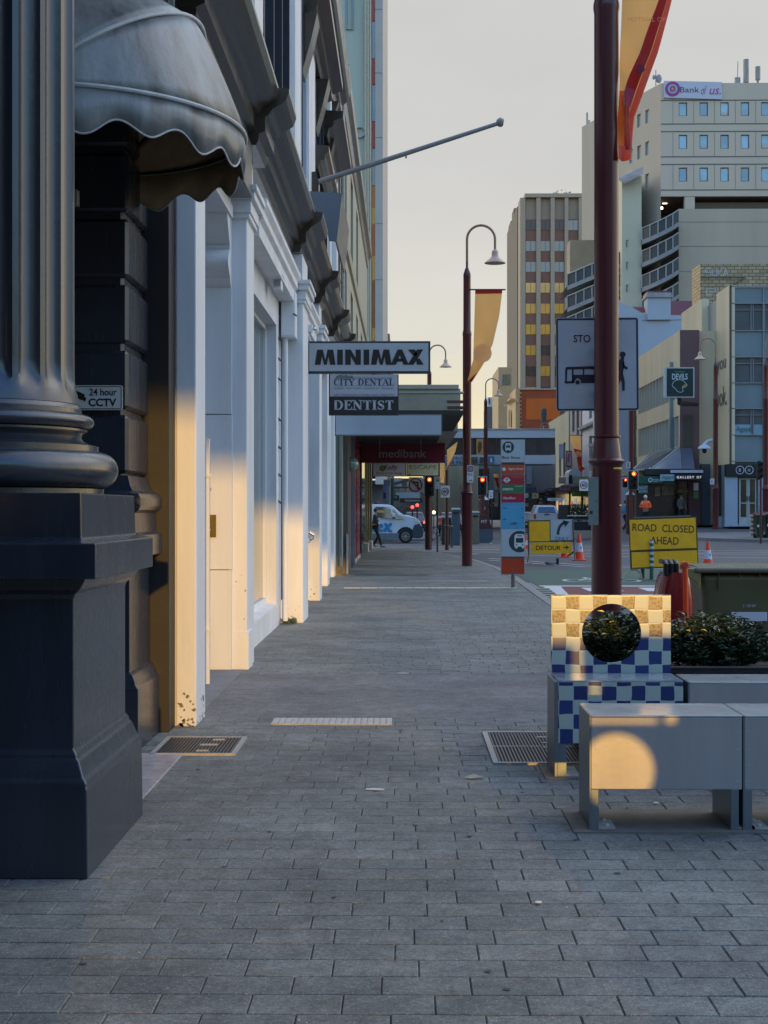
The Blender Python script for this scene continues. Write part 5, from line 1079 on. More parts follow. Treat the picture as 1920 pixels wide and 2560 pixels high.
for z, a, b_ in P_:
    for i in range(K_): t_ = 2*pi*i/K_; c_, s_ = cos(t_), sin(t_); vs.append(((a+b_)/2+(b_-a)/2*math.copysign(abs(c_)**.6, c_), Y+.22+.2*math.copysign(abs(s_)**.6, s_), z))
for j in range(len(P_)-1):
    for i in range(K_): a, b_ = j*K_+i, j*K_+(i+1) % K_; fs.append((a, b_, b_+K_, a+K_))
fs.append(tuple(range((len(P_)-1)*K_, len(P_)*K_)))
obj('shell', MB().add(vs, fs), m_rdb, rb_, smooth=True, angle=50)
hd = MB()
for u in (1668, 1681, 1694): hd.tube([(PX(u, Y), Y+.05, PZ(u, 1440, Y)), (PX(u, Y), Y+.05, PZ(u, 1412, Y)), (PX(u, Y), Y+.09, PZ(u, 1406, Y)), (PX(u, Y), Y+.3, PZ(u, 1406, Y))], [.024, .024, .022, .02], 12)
obj('black_grip', hd, mat('black_rubber', (.01, .012, .012), .35), rb_, smooth=True)
obj('stem', MB().tube([(PX(1711, Y), Y-.06, PZ(1711, 1660, Y)), (PX(1711, Y), Y-.06, PZ(1711, 1530, Y)), (PX(1710, Y), Y-.06, PZ(1710, 1445, Y)), (PX(1708, Y), Y-.06, PZ(1708, 1412, Y))], [.02, .021, .021, .024], 12), m_ors, rb_, smooth=True)
obj('stem_cap', MB().disc((PX(1708.5, Y), PZ(1708, 1412, Y)), .030, Y-.09, Y-.02, 24), m_ors, rb_, bevel=.006); obj('cap_ring', MB().ring((PX(1708.5, Y), PZ(1708, 1412, Y)), .008, .015, Y-.095, Y-.09, 20), m_gold, rb_)
obj('wheel', MB().ring((PX(1700, Y), .13), .08, .13, Y+.15, Y+.2), m_black, rb_)
# ================================================================ road signs, cones, posts
m_ylw = mat('road_yellow', (.88, .43, .01), .4, .1, 5, dirt=.2); m_yind = mat('ink_road', (.05, .045, .012), .5, 0); m_wsg = mat('sign_grey_white', (.42, .45, .48), .35, .05, 4)
def rot_poly(pts, c, a): return [(c[0]+(u-c[0])*cos(a)-(v-c[1])*sin(a), c[1]+(u-c[0])*sin(a)+(v-c[1])*cos(a)) for u, v in pts]
Y = 36.6; c = (1658, 1358); ra = -.035
rs = root('road_closed_sign', 'yellow ROAD CLOSED AHEAD board tilted on a folding stand', 'road sign', (PX(1658, Y), Y, -.12))
def rpz(u0, v0, u1, v1, Y, d, m, nm, parent, c=c, ra=ra): return obj(nm, ppoly(rot_poly([(u0, v0), (u1, v0), (u1, v1), (u0, v1)], c, ra), Y, d), m, parent)
rpz(1574, 1294, 1744, 1420, Y+.01, .03, m_yind, 'backing', rs)
rpz(1576, 1297, 1741, 1373, Y, .009, m_ylw, 'upper_panel', rs); rpz(1578, 1378, 1742, 1417, Y, .009, m_ylw, 'lower_panel', rs)
text('ROAD  CLOSED', 1581, 1311, 1736, 1330, Y-.004, m_yind, rs, .012, rot=ra); text('AHEAD', 1626, 1342, 1697, 1361, Y-.004, m_yind, rs, .012, rot=ra)
rpz(1590, 1372.5, 1730, 1377, Y-.012, .01, m_yind, 'rail', rs); rpz(1592, 1416.5, 1735, 1420, Y-.012, .01, m_yind, 'rail', rs)
rpz(1586, 1290.5, 1729, 1294, Y-.01, .05, mat('bracket_grey', (.12, .12, .10), .5), 'top_rail', rs)
def P3(u, v, Y): return (PX(u, Y), Y, PZ(u, v, Y))
obj('leg', MB().tube([P3(1556, 1449, Y-.5), P3(1560, 1438, Y-.4), P3(1575, 1424, Y), P3(1592, 1424, Y), P3(1602, 1434, Y-.2), P3(1604, 1448, Y-.3)], .022, 8), mat('stand_pipe', (.25, .22, .12), .5), rs, smooth=True)
obj('leg', MB().tube([P3(1722, 1418, Y), P3(1730, 1440, Y+.3)], .022, 8), MATS['stand_pipe'], rs)
Y = 46.8; c = (1378, 1340); rb2 = -.012
ds = root('detour_sign', 'DETOUR and right turn ONLY boards on a low frame', 'road sign', (PX(1378, Y), Y, -.12))
rpz(1321, 1300, 1434, 1355, Y+.01, .03, m_yind, 'backing', ds, c, rb2); rpz(1323.5, 1303, 1374.5, 1353, Y, .009, m_ylw, 'blank_panel', ds, c, rb2)
rpz(1376.5, 1299, 1432, 1351, Y, .009, m_wsg, 'turn_panel', ds, c, rb2); rpz(1327, 1356, 1428, 1384, Y, .02, m_ylw, 'detour_panel', ds, c, rb2)
text('ONLY', 1387, 1342, 1422, 1350, Y-.004, m_tg, ds, .0, rot=rb2); text('DETOUR', 1340, 1364, 1402, 1375.5, Y-.004, m_yind, ds, .02, rot=rb2)
K = Y-.005; am = MB(); prev = None
cur = [(1395, 1337), (1395.5, 1328), (1398, 1319), (1403, 1312), (1409, 1307.5), (1414, 1306)]
for (a, b_) in zip(cur, cur[1:]):
    dx, dy = b_[0]-a[0], b_[1]-a[1]; Ln = sqrt(dx*dx+dy*dy); nx, ny = -dy/Ln*3.3, dx/Ln*3.3; am.add([P3(a[0]+nx, a[1]+ny, K), P3(a[0]-nx, a[1]-ny, K), P3(b_[0]-nx, b_[1]-ny, K), P3(b_[0]+nx, b_[1]+ny, K)], [(0, 1, 2, 3)])
am.add([P3(1406, 1300, K), P3(1424, 1304, K), P3(1412, 1319, K), P3(1411, 1309, K)], [(0, 1, 2, 3)])
obj('turn_arrow', am, m_tg, ds)
obj('detour_arrow', ppoly([(1408, 1367.2), (1416, 1367.2), (1414, 1362), (1423, 1368.6), (1414, 1375), (1416, 1370), (1408, 1370)], K, .001), m_yind, ds)
fm = MB()
fm.tube([P3(1320, 1305, Y), P3(1323, 1400, Y-.3), P3(1319, 1407, Y-.4)], .02, 6).tube([P3(1432, 1300, Y), P3(1438, 1404, Y-.3)], .02, 6).tube([P3(1322, 1388, Y), P3(1330, 1390, Y)], .02, 6)
obj('leg', MB().tube([P3(1320, 1303, Y), P3(1322, 1385, Y-.1), P3(1319, 1404, Y-.4)], .022, 6), m_yind, ds); obj('leg', MB().tube([P3(1432, 1300, Y), P3(1436, 1378, Y-.1), P3(1438, 1402, Y-.4)], .022, 6), m_yind, ds)
obj('brace', MB().tube([P3(1418, 1391, Y), P3(1437, 1378, Y)], .03, 6), m_yind, ds); obj('leg', MB().tube([P3(1326, 1388, Y+.1), P3(1327, 1409, Y-.5)], .018, 6), MATS['stand_pipe'], ds)
sb_ = root('sandbag', 'grey sandbag weighting the detour sign frame', 'sandbag', (PX(1378, Y), Y, -.12)); obj('bag', MB().ball((PX(1375, Y), Y-.2, -.06), (.2, .12, .06)), mat('sandbag_grey', (.2, .2, .17), .9), sb_, smooth=True); obj('tie', MB().cbox(PX(1392, Y), Y-.2, -.03, .08, .1, .22), m_black, sb_)
# cones
m_cor = mat('cone_orange', (.80, .055, .02), .4, .08, 6); m_cwh = mat('cone_band', (.52, .52, .58), .4, .05, 6)
def make_cone(label, H=.75):
    t = root('traffic_cone', label, 'traffic cone', (0, 0, 0), 'orange traffic cones on the road')
    obj('foot', MB().sq([(.19, 0), (.19, .03), (.16, .035)], 0, 0), m_cor, t, bevel=.01)
    rr = lambda z: .15-(.15-.035)*z/.75
    obj('cone_body', MB().lathe([(rr(.03), .03), (rr(.25), .25)], 0, 0, 20).lathe([(rr(.5), .5), (rr(.75), .75), (.02, .752)], 0, 0, 20), m_cor, t, smooth=True)
    b_ = obj('reflective_band', MB().lathe([(rr(.25)+.002, .25), (rr(.5)+.002, .5)], 0, 0, 20), m_cwh, t, smooth=True)
    obj('band_print', MB().prism([(.0, .36), (.06, .33), (.05, .42)], -rr(.38)-.004, -rr(.38)-.002), mat('print_grey', (.15, .16, .25), .5), t)
    return t
cn = make_cone('traffic cone standing right of the detour sign')
def putcone(o, u, v, z0=-.12, sc=1.):
    Y = (EYE-z0)*FPX/(v-HOR); o.location = (PX(u, Y), Y, z0); o.scale = (sc, sc, sc)
putcone(cn, 1448, 1401, sc=1.2)
for u, v, lab, s_ in ((1770, 1419, 'traffic cone with white sleeve right of the yellow road closed board', 1.05), (1412, 1394, 'traffic cone half hidden under the detour boards', 1.0), (1226, 1344, 'small distant traffic cone left of the bus stop totem', 1.), (1437, 1330, 'distant traffic cone behind the right turn panel', .9), (1318, 1374, 'traffic cone hidden behind the left frame of the detour boards', .8)): putcone(copy_tree(cn, label=lab), u, v, sc=s_)
# flexible posts
m_dg = mat('post_green', (.02, .09, .05), .4)
def post(label, u, v, H, n_):
    Y = (EYE+.12)*FPX/(v-HOR); t = root('flexible_post', label, 'bollard', (PX(u, Y), Y, -.12), 'green and white flexible posts')
    obj('stem', MB().lathe([(.1, -.12), (.09, -.1), (.055, -.09), (.05, 0), (.047, H-.14), (.046, H-.12)], PX(u, Y), Y, 14), m_dg, t, smooth=True, angle=30)
    bd = MB()
    for i in range(n_): z = H-.2-i*.14; bd.lathe([(.0495, z), (.0495, z+.065)], PX(u, Y), Y, 14)
    obj('white_band', bd, m_cwh, t)
post('green flexible post with white bands in front of the road closed board', 1629, 1449, .98, 5)
post('short green post stub seen below the road closed board', 1607, 1447, .55, 0)
# shrub in a tub beside the chair behind the viewer (its leaves fleck the patch of sun on the bench)
tb = root('tub_shrub', 'leafy shrub in a round tub behind the viewer beside the tiled chair', 'plant', (1.62, .1, 0)); obj('tub', MB().lathe([(.2, 0), (.24, .4), (.25, .42), (.22, .42)], 1.62, .1, 20), m_pl, tb, smooth=True)
lm5 = MB(); stm = MB()
for i in range(26):
    a = random.uniform(0, 6.28); q = random.uniform(0, .16); tx, ty, tz = 1.70+q*cos(a)*1.3, .1+q*sin(a), random.uniform(.62, .84); stm.tube([(1.66, .1, .4), ((1.66+tx)/2, .1, .58), (tx, ty, tz)], .004, 5)
    for k in range(9):
        f = k/8.; p = Vector((1.66+(tx-1.66)*f, .1+(ty-.1)*f, .45+(tz-.45)*f)); th = random.uniform(0, 6.28); d_ = Vector((cos(th), sin(th), .6)).normalized()*.06; s_ = d_.cross(Vector((0, 0, 1))).normalized()*.011; lm5.add([p, p+d_*.5+s_, p+d_, p+d_*.5-s_], [(0, 1, 2, 3)])
obj('foliage', lm5, m_leaf, tb); obj('stems', stm, MATS['twig'], tb)
# unseen second column, added nearer than the frame to shade the first pedestal
for o_ in [x for x in bpy.data.objects if x.name == 'column']:
    c2 = copy_tree(o_, b1); c2.location.y -= 3.55
obj('shade_pier', MB().box(-2.6, -.73, 1.3, 1.9, 0, 5.3), m_navy, b1, bevel=.01)  # unseen pier added to keep sun and sky light off the pedestal
obj('shade_wall', MB().box(-2.6, -1.42, 1.95, 2.8, 0, 5.3), m_navy, b1)  # unseen wall added to darken the pedestal front further
# bold hand drawn letters for the box sign
def polys(pgs, u0, v0, su, sv, Y, m, parent, name='lettering'):
    mb = MB()
    for pg in pgs: mb.add([(PX(u0+a*su, Y), Y, PZ(u0+a*su, v0-b*sv, Y)) for a, b in pg][::-1] if False else [(PX(u0+a*su, Y), Y, PZ(u0, v0-b*sv, Y)) for a, b in pg], [tuple(range(len(pg)))])
    return obj(name, mb, m, parent)
def M_l(x, w=52):
    f = lambda a: x+a*w/52.
    return [[(f(0), 0), (f(14), 0), (f(18), 20), (f(12), 38), (f(6), 38)], [(f(18), 20), (f(23), 0), (f(30), 0), (f(26), 12), (f(20), 38), (f(12), 38)], [(f(30), 0), (f(34), 20), (f(40), 38), (f(32), 38), (f(26), 12)], [(f(38), 0), (f(52), 0), (f(46), 38), (f(40), 38), (f(34), 20)]]
LT = M_l(0)+[[(56, 0), (70, 0), (70, 38), (56, 38)]]+[[(76, 0), (90, 0), (90, 38), (76, 38)], [(90, 38), (102, 17), (102, 0), (90, 21)], [(102, 0), (115, 0), (115, 38), (102, 38)]]+[[(122, 0), (136, 0), (136, 38), (122, 38)]]+M_l(140)+[[(190, 0), (203, 0), (218, 38), (207, 38)], [(222, 0), (235, 0), (218, 38), (212, 25)], [(204, 8), (222, 8), (219, 15), (206, 15)]]+[[(232, 0), (247, 0), (271, 38), (256, 38)], [(255, 0), (272, 0), (262, 16), (253, 14)], [(233, 38), (250, 38), (257, 24), (247, 22)]]
for ch in kids(s1):
    if ch.name.startswith('lettering'): bpy.data.objects.remove(ch)
polys(LT, 787, 912, 1., 1., 22.985, m_black, s1)
# ================================================================ right side buildings
def facez(name, u0, v0, u1, v1, Y, d, m, parent): return obj(name, pb(u0, v0, u1, v1, Y, d), m, parent)
Fs = lambda X: (lambda s, d, z: (X+d, -s, z))   # walls that face the street from the right (normal -X), s = -y
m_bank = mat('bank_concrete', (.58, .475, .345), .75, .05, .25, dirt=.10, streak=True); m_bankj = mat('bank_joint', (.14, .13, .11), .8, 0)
m_bg = mat('bank_window', (.16, .40, .50), .08, .25, .4, spec=1.); m_bgs = mat('bank_window_side', (.30, .36, .36), .1, .1, .3, spec=1.)
m_bf = mat('window_frame_dark', (.05, .07, .09), .5, 0)
bk_ = root('concrete_office_building', 'grey concrete office building with rows of small blue windows and roof sign', 'building', (27, 146, 3)); Y = 146
XB0 = PX(1652, Y); XB1 = XB0+40; zt = PZ(1652, 208, Y)
hs = []; wins = []
for r, (va, vb_) in enumerate(((256, 290), (337, 372), (419, 454))):
    for u in (1697, 1749, 1801, 1852, 1903, 1955, 2007):
        a, b_ = PX(u, Y), PX(u+21, Y); h_ = (a, b_, PZ(1700, vb_, Y), PZ(1700, va, Y)); hs.append(h_); wins.append(h_)
z_pod = PZ(1700, 491, Y)
w = MB(); holewall(w, XB0, XB1, z_pod, zt, hs, .2, Y=Y)
obj('front_wall', w, m_bank, bk_)
for k_, (a, b_, c_, d_) in enumerate(wins):
    wn2 = obj('window', MB().box(a, b_, Y+.16, Y+.2, c_, d_), (m_bg, mat('bank_window_b', (.11, .30, .40), .1, .3, .5, spec=1.), mat('bank_window_c', (.20, .46, .58), .06, .2, .6, spec=1.))[(k_*7+k_//7) % 3], bk_)
    t_ = .06; obj('window_frame', MB().box(a, a+t_, Y+.08, Y+.155, c_, d_).box(b_-t_, b_, Y+.08, Y+.155, c_, d_).box(a+t_, b_-t_, Y+.08, Y+.155, d_-t_, d_).box(a+t_, b_-t_, Y+.08, Y+.155, c_, c_+t_), m_bf, wn2)
    if k_ in (2, 5, 8, 11, 15): obj('blind', MB().box(a+.12, b_-.12, Y+.13, Y+.155, c_+.12, c_+.12+(d_-c_)*random.uniform(.15, .3)), m_bgs, wn2)
j_ = MB()
for v in (251, 310, 329, 392, 411, 475): j_.box(XB0, XB1, Y-.02, Y-.005, PZ(1700, v, Y)-.05, PZ(1700, v, Y)+.05)
for u in (1682, 1734, 1786, 1838, 1889): 
    for va, vb_ in ((251, 310), (329, 392), (411, 475)): j_.box(PX(u, Y), PX(u+.7, Y), Y-.02, Y-.006, PZ(1700, vb_, Y)+.06, PZ(1700, va, Y)-.06)
obj('joint', j_, m_bankj, bk_)
# chamfered side
dirv = Vector((-.33, .944)).normalized(); LS = 17.5
FB = lambda s, d, z: (XB0+dirv.x*(LS-s)+d*.94, Y+dirv.y*(LS-s)+d*.33, z)
sw = []
for r, (va, vb_) in enumerate(((256, 290), (337, 372), (419, 454))):
    for s in (2.4, 4.1, 5.8, 9.6, 13.0): sw.append((LS-s-.75, LS-s, PZ(1700, vb_, Y), PZ(1700, va, Y)))
w = MB(); holewall(w, 0, LS, z_pod-1, zt, sw, .3, F=FB)
for a in (0,): w.add([FB(0, 0, z_pod-25), FB(LS, 0, z_pod-25), FB(LS, 0, z_pod-1), FB(0, 0, z_pod-1)], [(0, 1, 2, 3)])
obj('side_wall', w, mat('bank_concrete_dimmed', (.36, .32, .26), .75, .05, .25, dirt=.1, streak=True), bk_)  # same concrete, darkened on this side to offset the warm light
for a, b_, c_, d_ in sw: obj('window', MB().add([FB(a, .2, c_), FB(b_, .2, c_), FB(b_, .2, d_), FB(a, .2, d_)], [(0, 1, 2, 3)]), m_bgs, bk_)
w = MB(); w.add([FB(0, 0, 1), (36, 200, 1), (36, 200, zt), FB(0, 0, zt)], [(0, 1, 2, 3)]); w.add([FB(0, 0, zt), FB(LS, 0, zt), (XB1, Y, zt), (XB1, 200, zt), (36, 200, zt)], [(0, 1, 2, 3, 4)])
obj('rear_wall', w, m_bank, bk_)
# car park levels below
obj('soffit', MB().box(XB0, XB1, Y+.4, Y+10, z_pod-.02, z_pod+.3), mat('soffit_brown', (.13, .11, .09), .7), bk_)
m_park = mat('carpark_inside', (.20, .16, .11), .8, .2, .4)
obj('inner_wall', MB().box(XB0+.5, XB1, Y+9, Y+9.2, 2, z_pod-.03), m_park, bk_)
obj('podium_wall', MB().box(PX(1697, Y), XB1, Y+.02, Y+.5, 2, PZ(1700, 522, Y)), mat('podium_concrete', (.46, .385, .275), .75, .07, .3, dirt=.12, streak=True), bk_)
j_ = MB()
for v in (555, 616, 678): j_.box(PX(1697, Y), XB1, Y+.005, Y+.018, PZ(1700, v+.5, Y), PZ(1700, v-.5, Y))
obj('joint', j_, m_bankj, bk_)
obj('pillar', MB().box(PX(1712, Y), PX(1737, Y), Y+.03, Y+.8, PZ(1700, 521.9, Y), z_pod-.03), m_bank, bk_)
obj('grille', MB().box(PX(1737.5, Y), XB1, Y+1.0, Y+1.1, PZ(1700, 516, Y), z_pod-.4), mat('grille_brown', (.12, .08, .06), .6), bk_)
# ramps with curved balustrades
m_slab = mat('ramp_slab', (.25, .26, .25), .8, .06, .5); m_bal = mat('balustrade_dark', (.035, .04, .045), .4, .1, .5); m_rail = mat('balustrade_rail', (.35, .36, .35), .5, 0)
def curve_levels(pts, levels, Yb, nm, lit):
    for k_, v in enumerate(levels):
        path = [(PX(u, Yb+dy), Yb+dy, PZ(u, v+dv, Yb+dy)) for u, dv, dy in pts]
        sl2 = MB(); bl = MB(); rl = MB()
        for (p, q) in zip(path, path[1:]):
            for mb_, za, zb, off in ((sl2, -.62, -.2, 0), (bl, -.2, .95, .05)):
                mb_.add([(p[0], p[1]+off, p[2]+za), (q[0], q[1]+off, q[2]+za), (q[0], q[1]+off, q[2]+zb), (p[0], p[1]+off, p[2]+zb)], [(0, 1, 2, 3)])
            sl2.add([(p[0], p[1], p[2]-.62), (q[0], q[1], q[2]-.62), (q[0], q[1]+7, q[2]-.62), (p[0], p[1]+7, p[2]-.62)], [(0, 1, 2, 3)])
            sl2.add([(p[0], p[1], p[2]-.2), (q[0], q[1], q[2]-.2), (q[0], q[1]+7, q[2]-.2), (p[0], p[1]+7, p[2]-.2)], [(0, 1, 2, 3)])
            rl.tube([(p[0], p[1]-.02, p[2]+.97), (q[0], q[1]-.02, q[2]+.97)], .06, 5); rl.tube([(p[0], p[1]-.02, p[2]-.2), (p[0], p[1]-.02, p[2]+.97)], .05, 5)
        s_o = obj('ramp_slab', sl2, m_slab, bk_); obj('balustrade', bl, m_bal, s_o); obj('rail', rl, m_rail, s_o)
curve_levels([(1605, 0, 1.5), (1625, -8, .8), (1645, -17, .3), (1665, -27, .1), (1682, -36, .1), (1697, -46, .3)], (595, 652, 714, 776), 144.5, 'r', 0)
# rounded stair shaft
obj('stair_shaft', MB().box(PX(1555, 146.5), PX(1604, 146.5), 146.5, 152, 2, PZ(1560, 440, 146.5)), mat('shaft_concrete', (.52, .48, .34), .75, .05, .3), bk_)
st_ = MB()
for v in (598, 653, 710): st_.box(PX(1566, 146.4), PX(1568, 146.4), 146.40, 146.49, PZ(1566, v+18, 146), PZ(1566, v, 146)).box(PX(1568.2, 146.4), PX(1571, 146.4), 146.40, 146.49, PZ(1566, v+1.5, 146), PZ(1566, v, 146))
obj('stair_slot', st_, m_bankj, bk_)
obj('lit_lobby', MB().box(PX(1540, 149), PX(1556, 149), 149, 149.2, PZ(1548, 600, 149), PZ(1548, 540, 149)), mat('lobby_ochre', (.45, .27, .06), .6, .2, .6), bk_)
curve_levels([(1418, 18, 3), (1440, 9, 2.4), (1460, 0, 2), (1480, -8, 1.6), (1500, -18, 1.4), (1530, -30, 1.2), (1556, -40, 1)], (692, 747, 800), 146.8, 'l', 1)
obj('ramp_core', MB().box(PX(1425, 155), PX(1560, 155), 155, 158, 2, PZ(1480, 600, 155)), mat('ramp_core_tan', (.36, .27, .17), .8, .15, .5), bk_)
obj('hood_canopy', MB().add([P3(1540, 447, 146), P3(1562, 459, 145.2), P3(1608, 434, 145.2), P3(1608, 417, 146), P3(1592, 419, 146.5), P3(1541, 446, 147)], [(0, 1, 2, 3), (0, 3, 4, 5)]), mat('hood_steel', (.20, .19, .17), .35, .3, .8, metal=.3), bk_)
lamp_ = obj('ceiling_light', MB().box(PX(1657, 149), PX(1668, 149), 149, 149.2, PZ(1660, 509, 149), PZ(1660, 505, 149)), mat('lit_tube', (1, .9, .7), .5, 0, emit=3.), bk_)
obj('ceiling_light', MB().ball((PX(1654, 149), 149, PZ(1654, 520, 149)), .16, 10, 8), MATS['lit_tube'], bk_)
# roof sign
Y = 145.8; sg = root('roof_sign', 'white roof sign with magenta concentric rings', 'sign', (PX(1660, Y), Y, PZ(1660, 248, Y)))
obj('board', ppoly([(1660, 202), (1805, 205), (1805, 248), (1660, 244)], Y, .15), mat('bank_sign_white', (.5, .5, .56), .4, .03, .2), sg)
m_mag = mat('bank_magenta', (.36, .03, .22), .5, 0); m_tq = mat('bank_teal', (.25, .48, .50), .5, 0); m_gry = mat('bank_slate', (.06, .07, .12), .5, 0)
for k_, (r0, r1, m__) in enumerate(((.62, .74, m_mag), (.48, .62, m_mag), (.30, .46, m_tq), (.14, .27, m_mag))): obj('logo_ring', MB().ring((PX(1681.5, Y), PZ(1681.5, 222.5, Y)), r0, r1, Y-.03-.01*k_, Y-.02, 30), m__, sg)
obj('logo_core', MB().disc((PX(1681.5, Y), PZ(1681.5, 222.5, Y)), .13, Y-.06, Y-.03), mat('logo_gold', (.7, .35, .02), .5, 0), sg)
text('Bank', 1700, 217, 1748, 231, Y-.03, m_gry, sg, .0, .0); text('of', 1753, 214, 1767, 236, Y-.03, m_mag, sg, .0, .35); text('us.', 1774, 221, 1802, 236, Y-.03, m_mag, sg, .0, .3)
m_ant = mat('antenna_grey', (.28, .27, .25), .5)
for lab, u0, u1, v0, v1, k_ in (('tall grey antenna cylinder on the concrete office roof', 1858, 1872, 149, 206, 'c'), ('short grey antenna cylinder right of the tall one', 1888, 1901, 167, 200, 'c'), ('roof box with a thin whip aerial beside the tall antenna', 1837, 1850, 196, 208, 'w'), ('cluster of dish antennas beside the white roof sign', 1632, 1647, 190, 208, 'd')):
    a_ = root('roof_antenna', lab, 'antenna', (PX((u0+u1)/2, 147), 147, PZ(1860, 208, 147)), 'antennas on the office roof'); uc = (u0+u1)/2; x = PX(uc, 147); r = (PX(u1, 147)-PX(u0, 147))/2
    if k_ == 'c': obj('radome', MB().lathe([(r, PZ(uc, v1, 147)), (r, PZ(uc, v0, 147)), (r*.9, PZ(uc, v0-.5, 147))], x, 147, 16), m_ant, a_, smooth=True); obj('mast', MB().tube([(x, 147, PZ(uc, 214, 147)), (x, 147, PZ(uc, v1, 147))], .12, 8), m_ant, a_)
    if k_ == 'w': obj('box', MB().cbox(x, 147, PZ(uc, 202, 147), r*2, .4, .6), m_ant, a_); obj('whip', MB().tube([(x, 147, PZ(uc, 212, 147)), (x+.05, 147, PZ(uc, 153, 147))], .04, 6), m_ant, a_)
    if k_ == 'd': obj('dish', MB().ball((x+.3, 147, PZ(uc, 197, 147)), (.3, .2, .45)), m_ant, a_, smooth=True); obj('mast', MB().tube([(x, 147, PZ(uc, 215, 147)), (x, 147, PZ(uc, 175, 147))], .05, 6), m_ant, a_); obj('dish', MB().ball((x-.2, 147, PZ(uc, 193, 147)), (.15, .15, .25)), m_ant, a_, smooth=True)
a_ = root('roof_antenna', 'thin panel aerial at the left end of the concrete office roof', 'antenna', (PX(1469, 163), 163, PZ(1469, 330, 163)), 'antennas on the office roof'); obj('panel', MB().box(PX(1466, 163), PX(1470, 163), 163, 163.2, PZ(1469, 328, 163), PZ(1469, 281, 163)), m_ant, a_); obj('rungs', MB().box(PX(1471, 163), PX(1475, 163), 163, 163.1, PZ(1469, 326, 163), PZ(1469, 300, 163)), m_ant, a_)
# ---------------------------------------------------------------- brown office tower
m_tb1 = mat('tower_brown', (.25, .115, .07), .6, .18, .25); m_tbt = mat('tower_brown_top', (.33, .24, .16), .6, .1, .25); m_tr = mat('tower_rib', (.40, .30, .20), .7, .05, .3)
m_wt = mat('tower_glass_teal', (.22, .24, .21), .12, .25, .15, spec=1.); m_wg = mat('tower_glass_gold_reflection', (.85, .42, .045), .15, .25, .2, spec=1.); m_wd = mat('tower_glass_dark', (.06, .05, .045), .15, .1, .3)  # gold tint stands for the sunset reflected in the panes
Y = 237; ot = root('brown_office_tower', 'brown office tower with cream ribs and teal windows, some with gold reflections painted in', 'building', (PX(1313, Y), Y, 0))
X0, X1 = PX(1314, Y), PX(1520, Y); bays = [(1314, 1339.5), (1351, 1375), (1386, 1410), (1420, 1445), (1455, 1480), (1491, 1515)]; rows = [551+52.1*k_ for k_ in range(9)]
zt = PZ(1400, 491, Y); obj('spandrel_wall', MB().box(X0, X1, Y, Y+32, 0, zt-.3), m_tb1, ot); obj('top_band', MB().box(X0, X1, Y-.06, Y-.01, PZ(1400, 549, Y), PZ(1400, 497, Y)), m_tbt, ot); obj('roof_slab', MB().box(X0-.2, X1, Y-.9, Y+32, zt-.3, zt+.3), m_tr, ot)
rb2_ = MB()
for u0, u1 in ((1340, 1350.5), (1375.5, 1385.5), (1410.5, 1419.5), (1445.5, 1454.5), (1480.5, 1490.5)): obj('rib', MB().box(PX(u0, Y), PX(u1, Y), Y-.8, Y-.02, 0, zt-.35), m_tr, ot)
obj('corner_rib', MB().box(PX(1300, Y), PX(1313, Y), Y-.5, Y+4, 0, zt-.3), m_tr, ot); obj('corner_rib', MB().box(PX(1293, Y+6), PX(1301, Y+6), Y+6, Y+30, 0, zt-.35), mat('tower_side_grey', (.15, .13, .10), .7, .05, .3), ot)
obj('side_wing', MB().box(PX(1277, 262), PX(1290, 262), 262, 268, 0, PZ(1280, 552, 262)), MATS['tower_side_grey'], ot)
obj('side_wall', MB().box(PX(1313, Y)-.3, PX(1313, Y)-.05, Y+4.01, Y+31, 0, zt-.35), MATS['tower_side_grey'], ot)
obj('side_panel', MB().box(PX(1285, 255), PX(1300, 255), 255, 260, 0, PZ(1290, 520, 255)), MATS['tower_side_grey'], ot)
obj('logo_board', MB().add([P3(1286, 563, 250), P3(1297.5, 545, 244), P3(1297.5, 608, 244), P3(1286, 630, 250)], [(0, 1, 2, 3)]), mat('logo_cream', (.72, .6, .32), .5, .1, .3), ot)
for r, v in enumerate(rows):
    for b_, (u0, u1) in enumerate(bays):
        m__ = m_wg if r in (4, 5) or (r == 3 and b_ < 3) else m_wt
        if r == 0 and b_ < 3: m__ = m_wd
        if r >= 6: m__ = m_wd if (r+b_) % 2 else m_wg
        um = (u0+u1)/2
        for a, c_ in ((u0+.3, um-.6), (um+.6, u1-.3)): obj('window', MB().box(PX(a, Y), PX(c_, Y), Y-.08, Y-.02, PZ(um, v+24.5, Y), PZ(um, v, Y)), m__, ot)
pk_ = root('rooftop_shrubs', 'tiny shrubs on the roof edge of the brown office tower', 'plant', (PX(1430, Y), Y+3, zt)); mb = MB()
for uu in (1392, 1395, 1425, 1430, 1435):
    for i in range(40): a = random.uniform(0, 6.3); x = PX(uu, Y)+random.gauss(0, .35); z = zt+.2+abs(random.gauss(0, .45)); mb.add([(x, Y+3, z), (x+.25*cos(a), Y+3.1, z+.2*sin(a)), (x+.2*sin(a), Y+2.9, z+.25)], [(0, 1, 2)])
obj('foliage', mb, m_leaf, pk_)
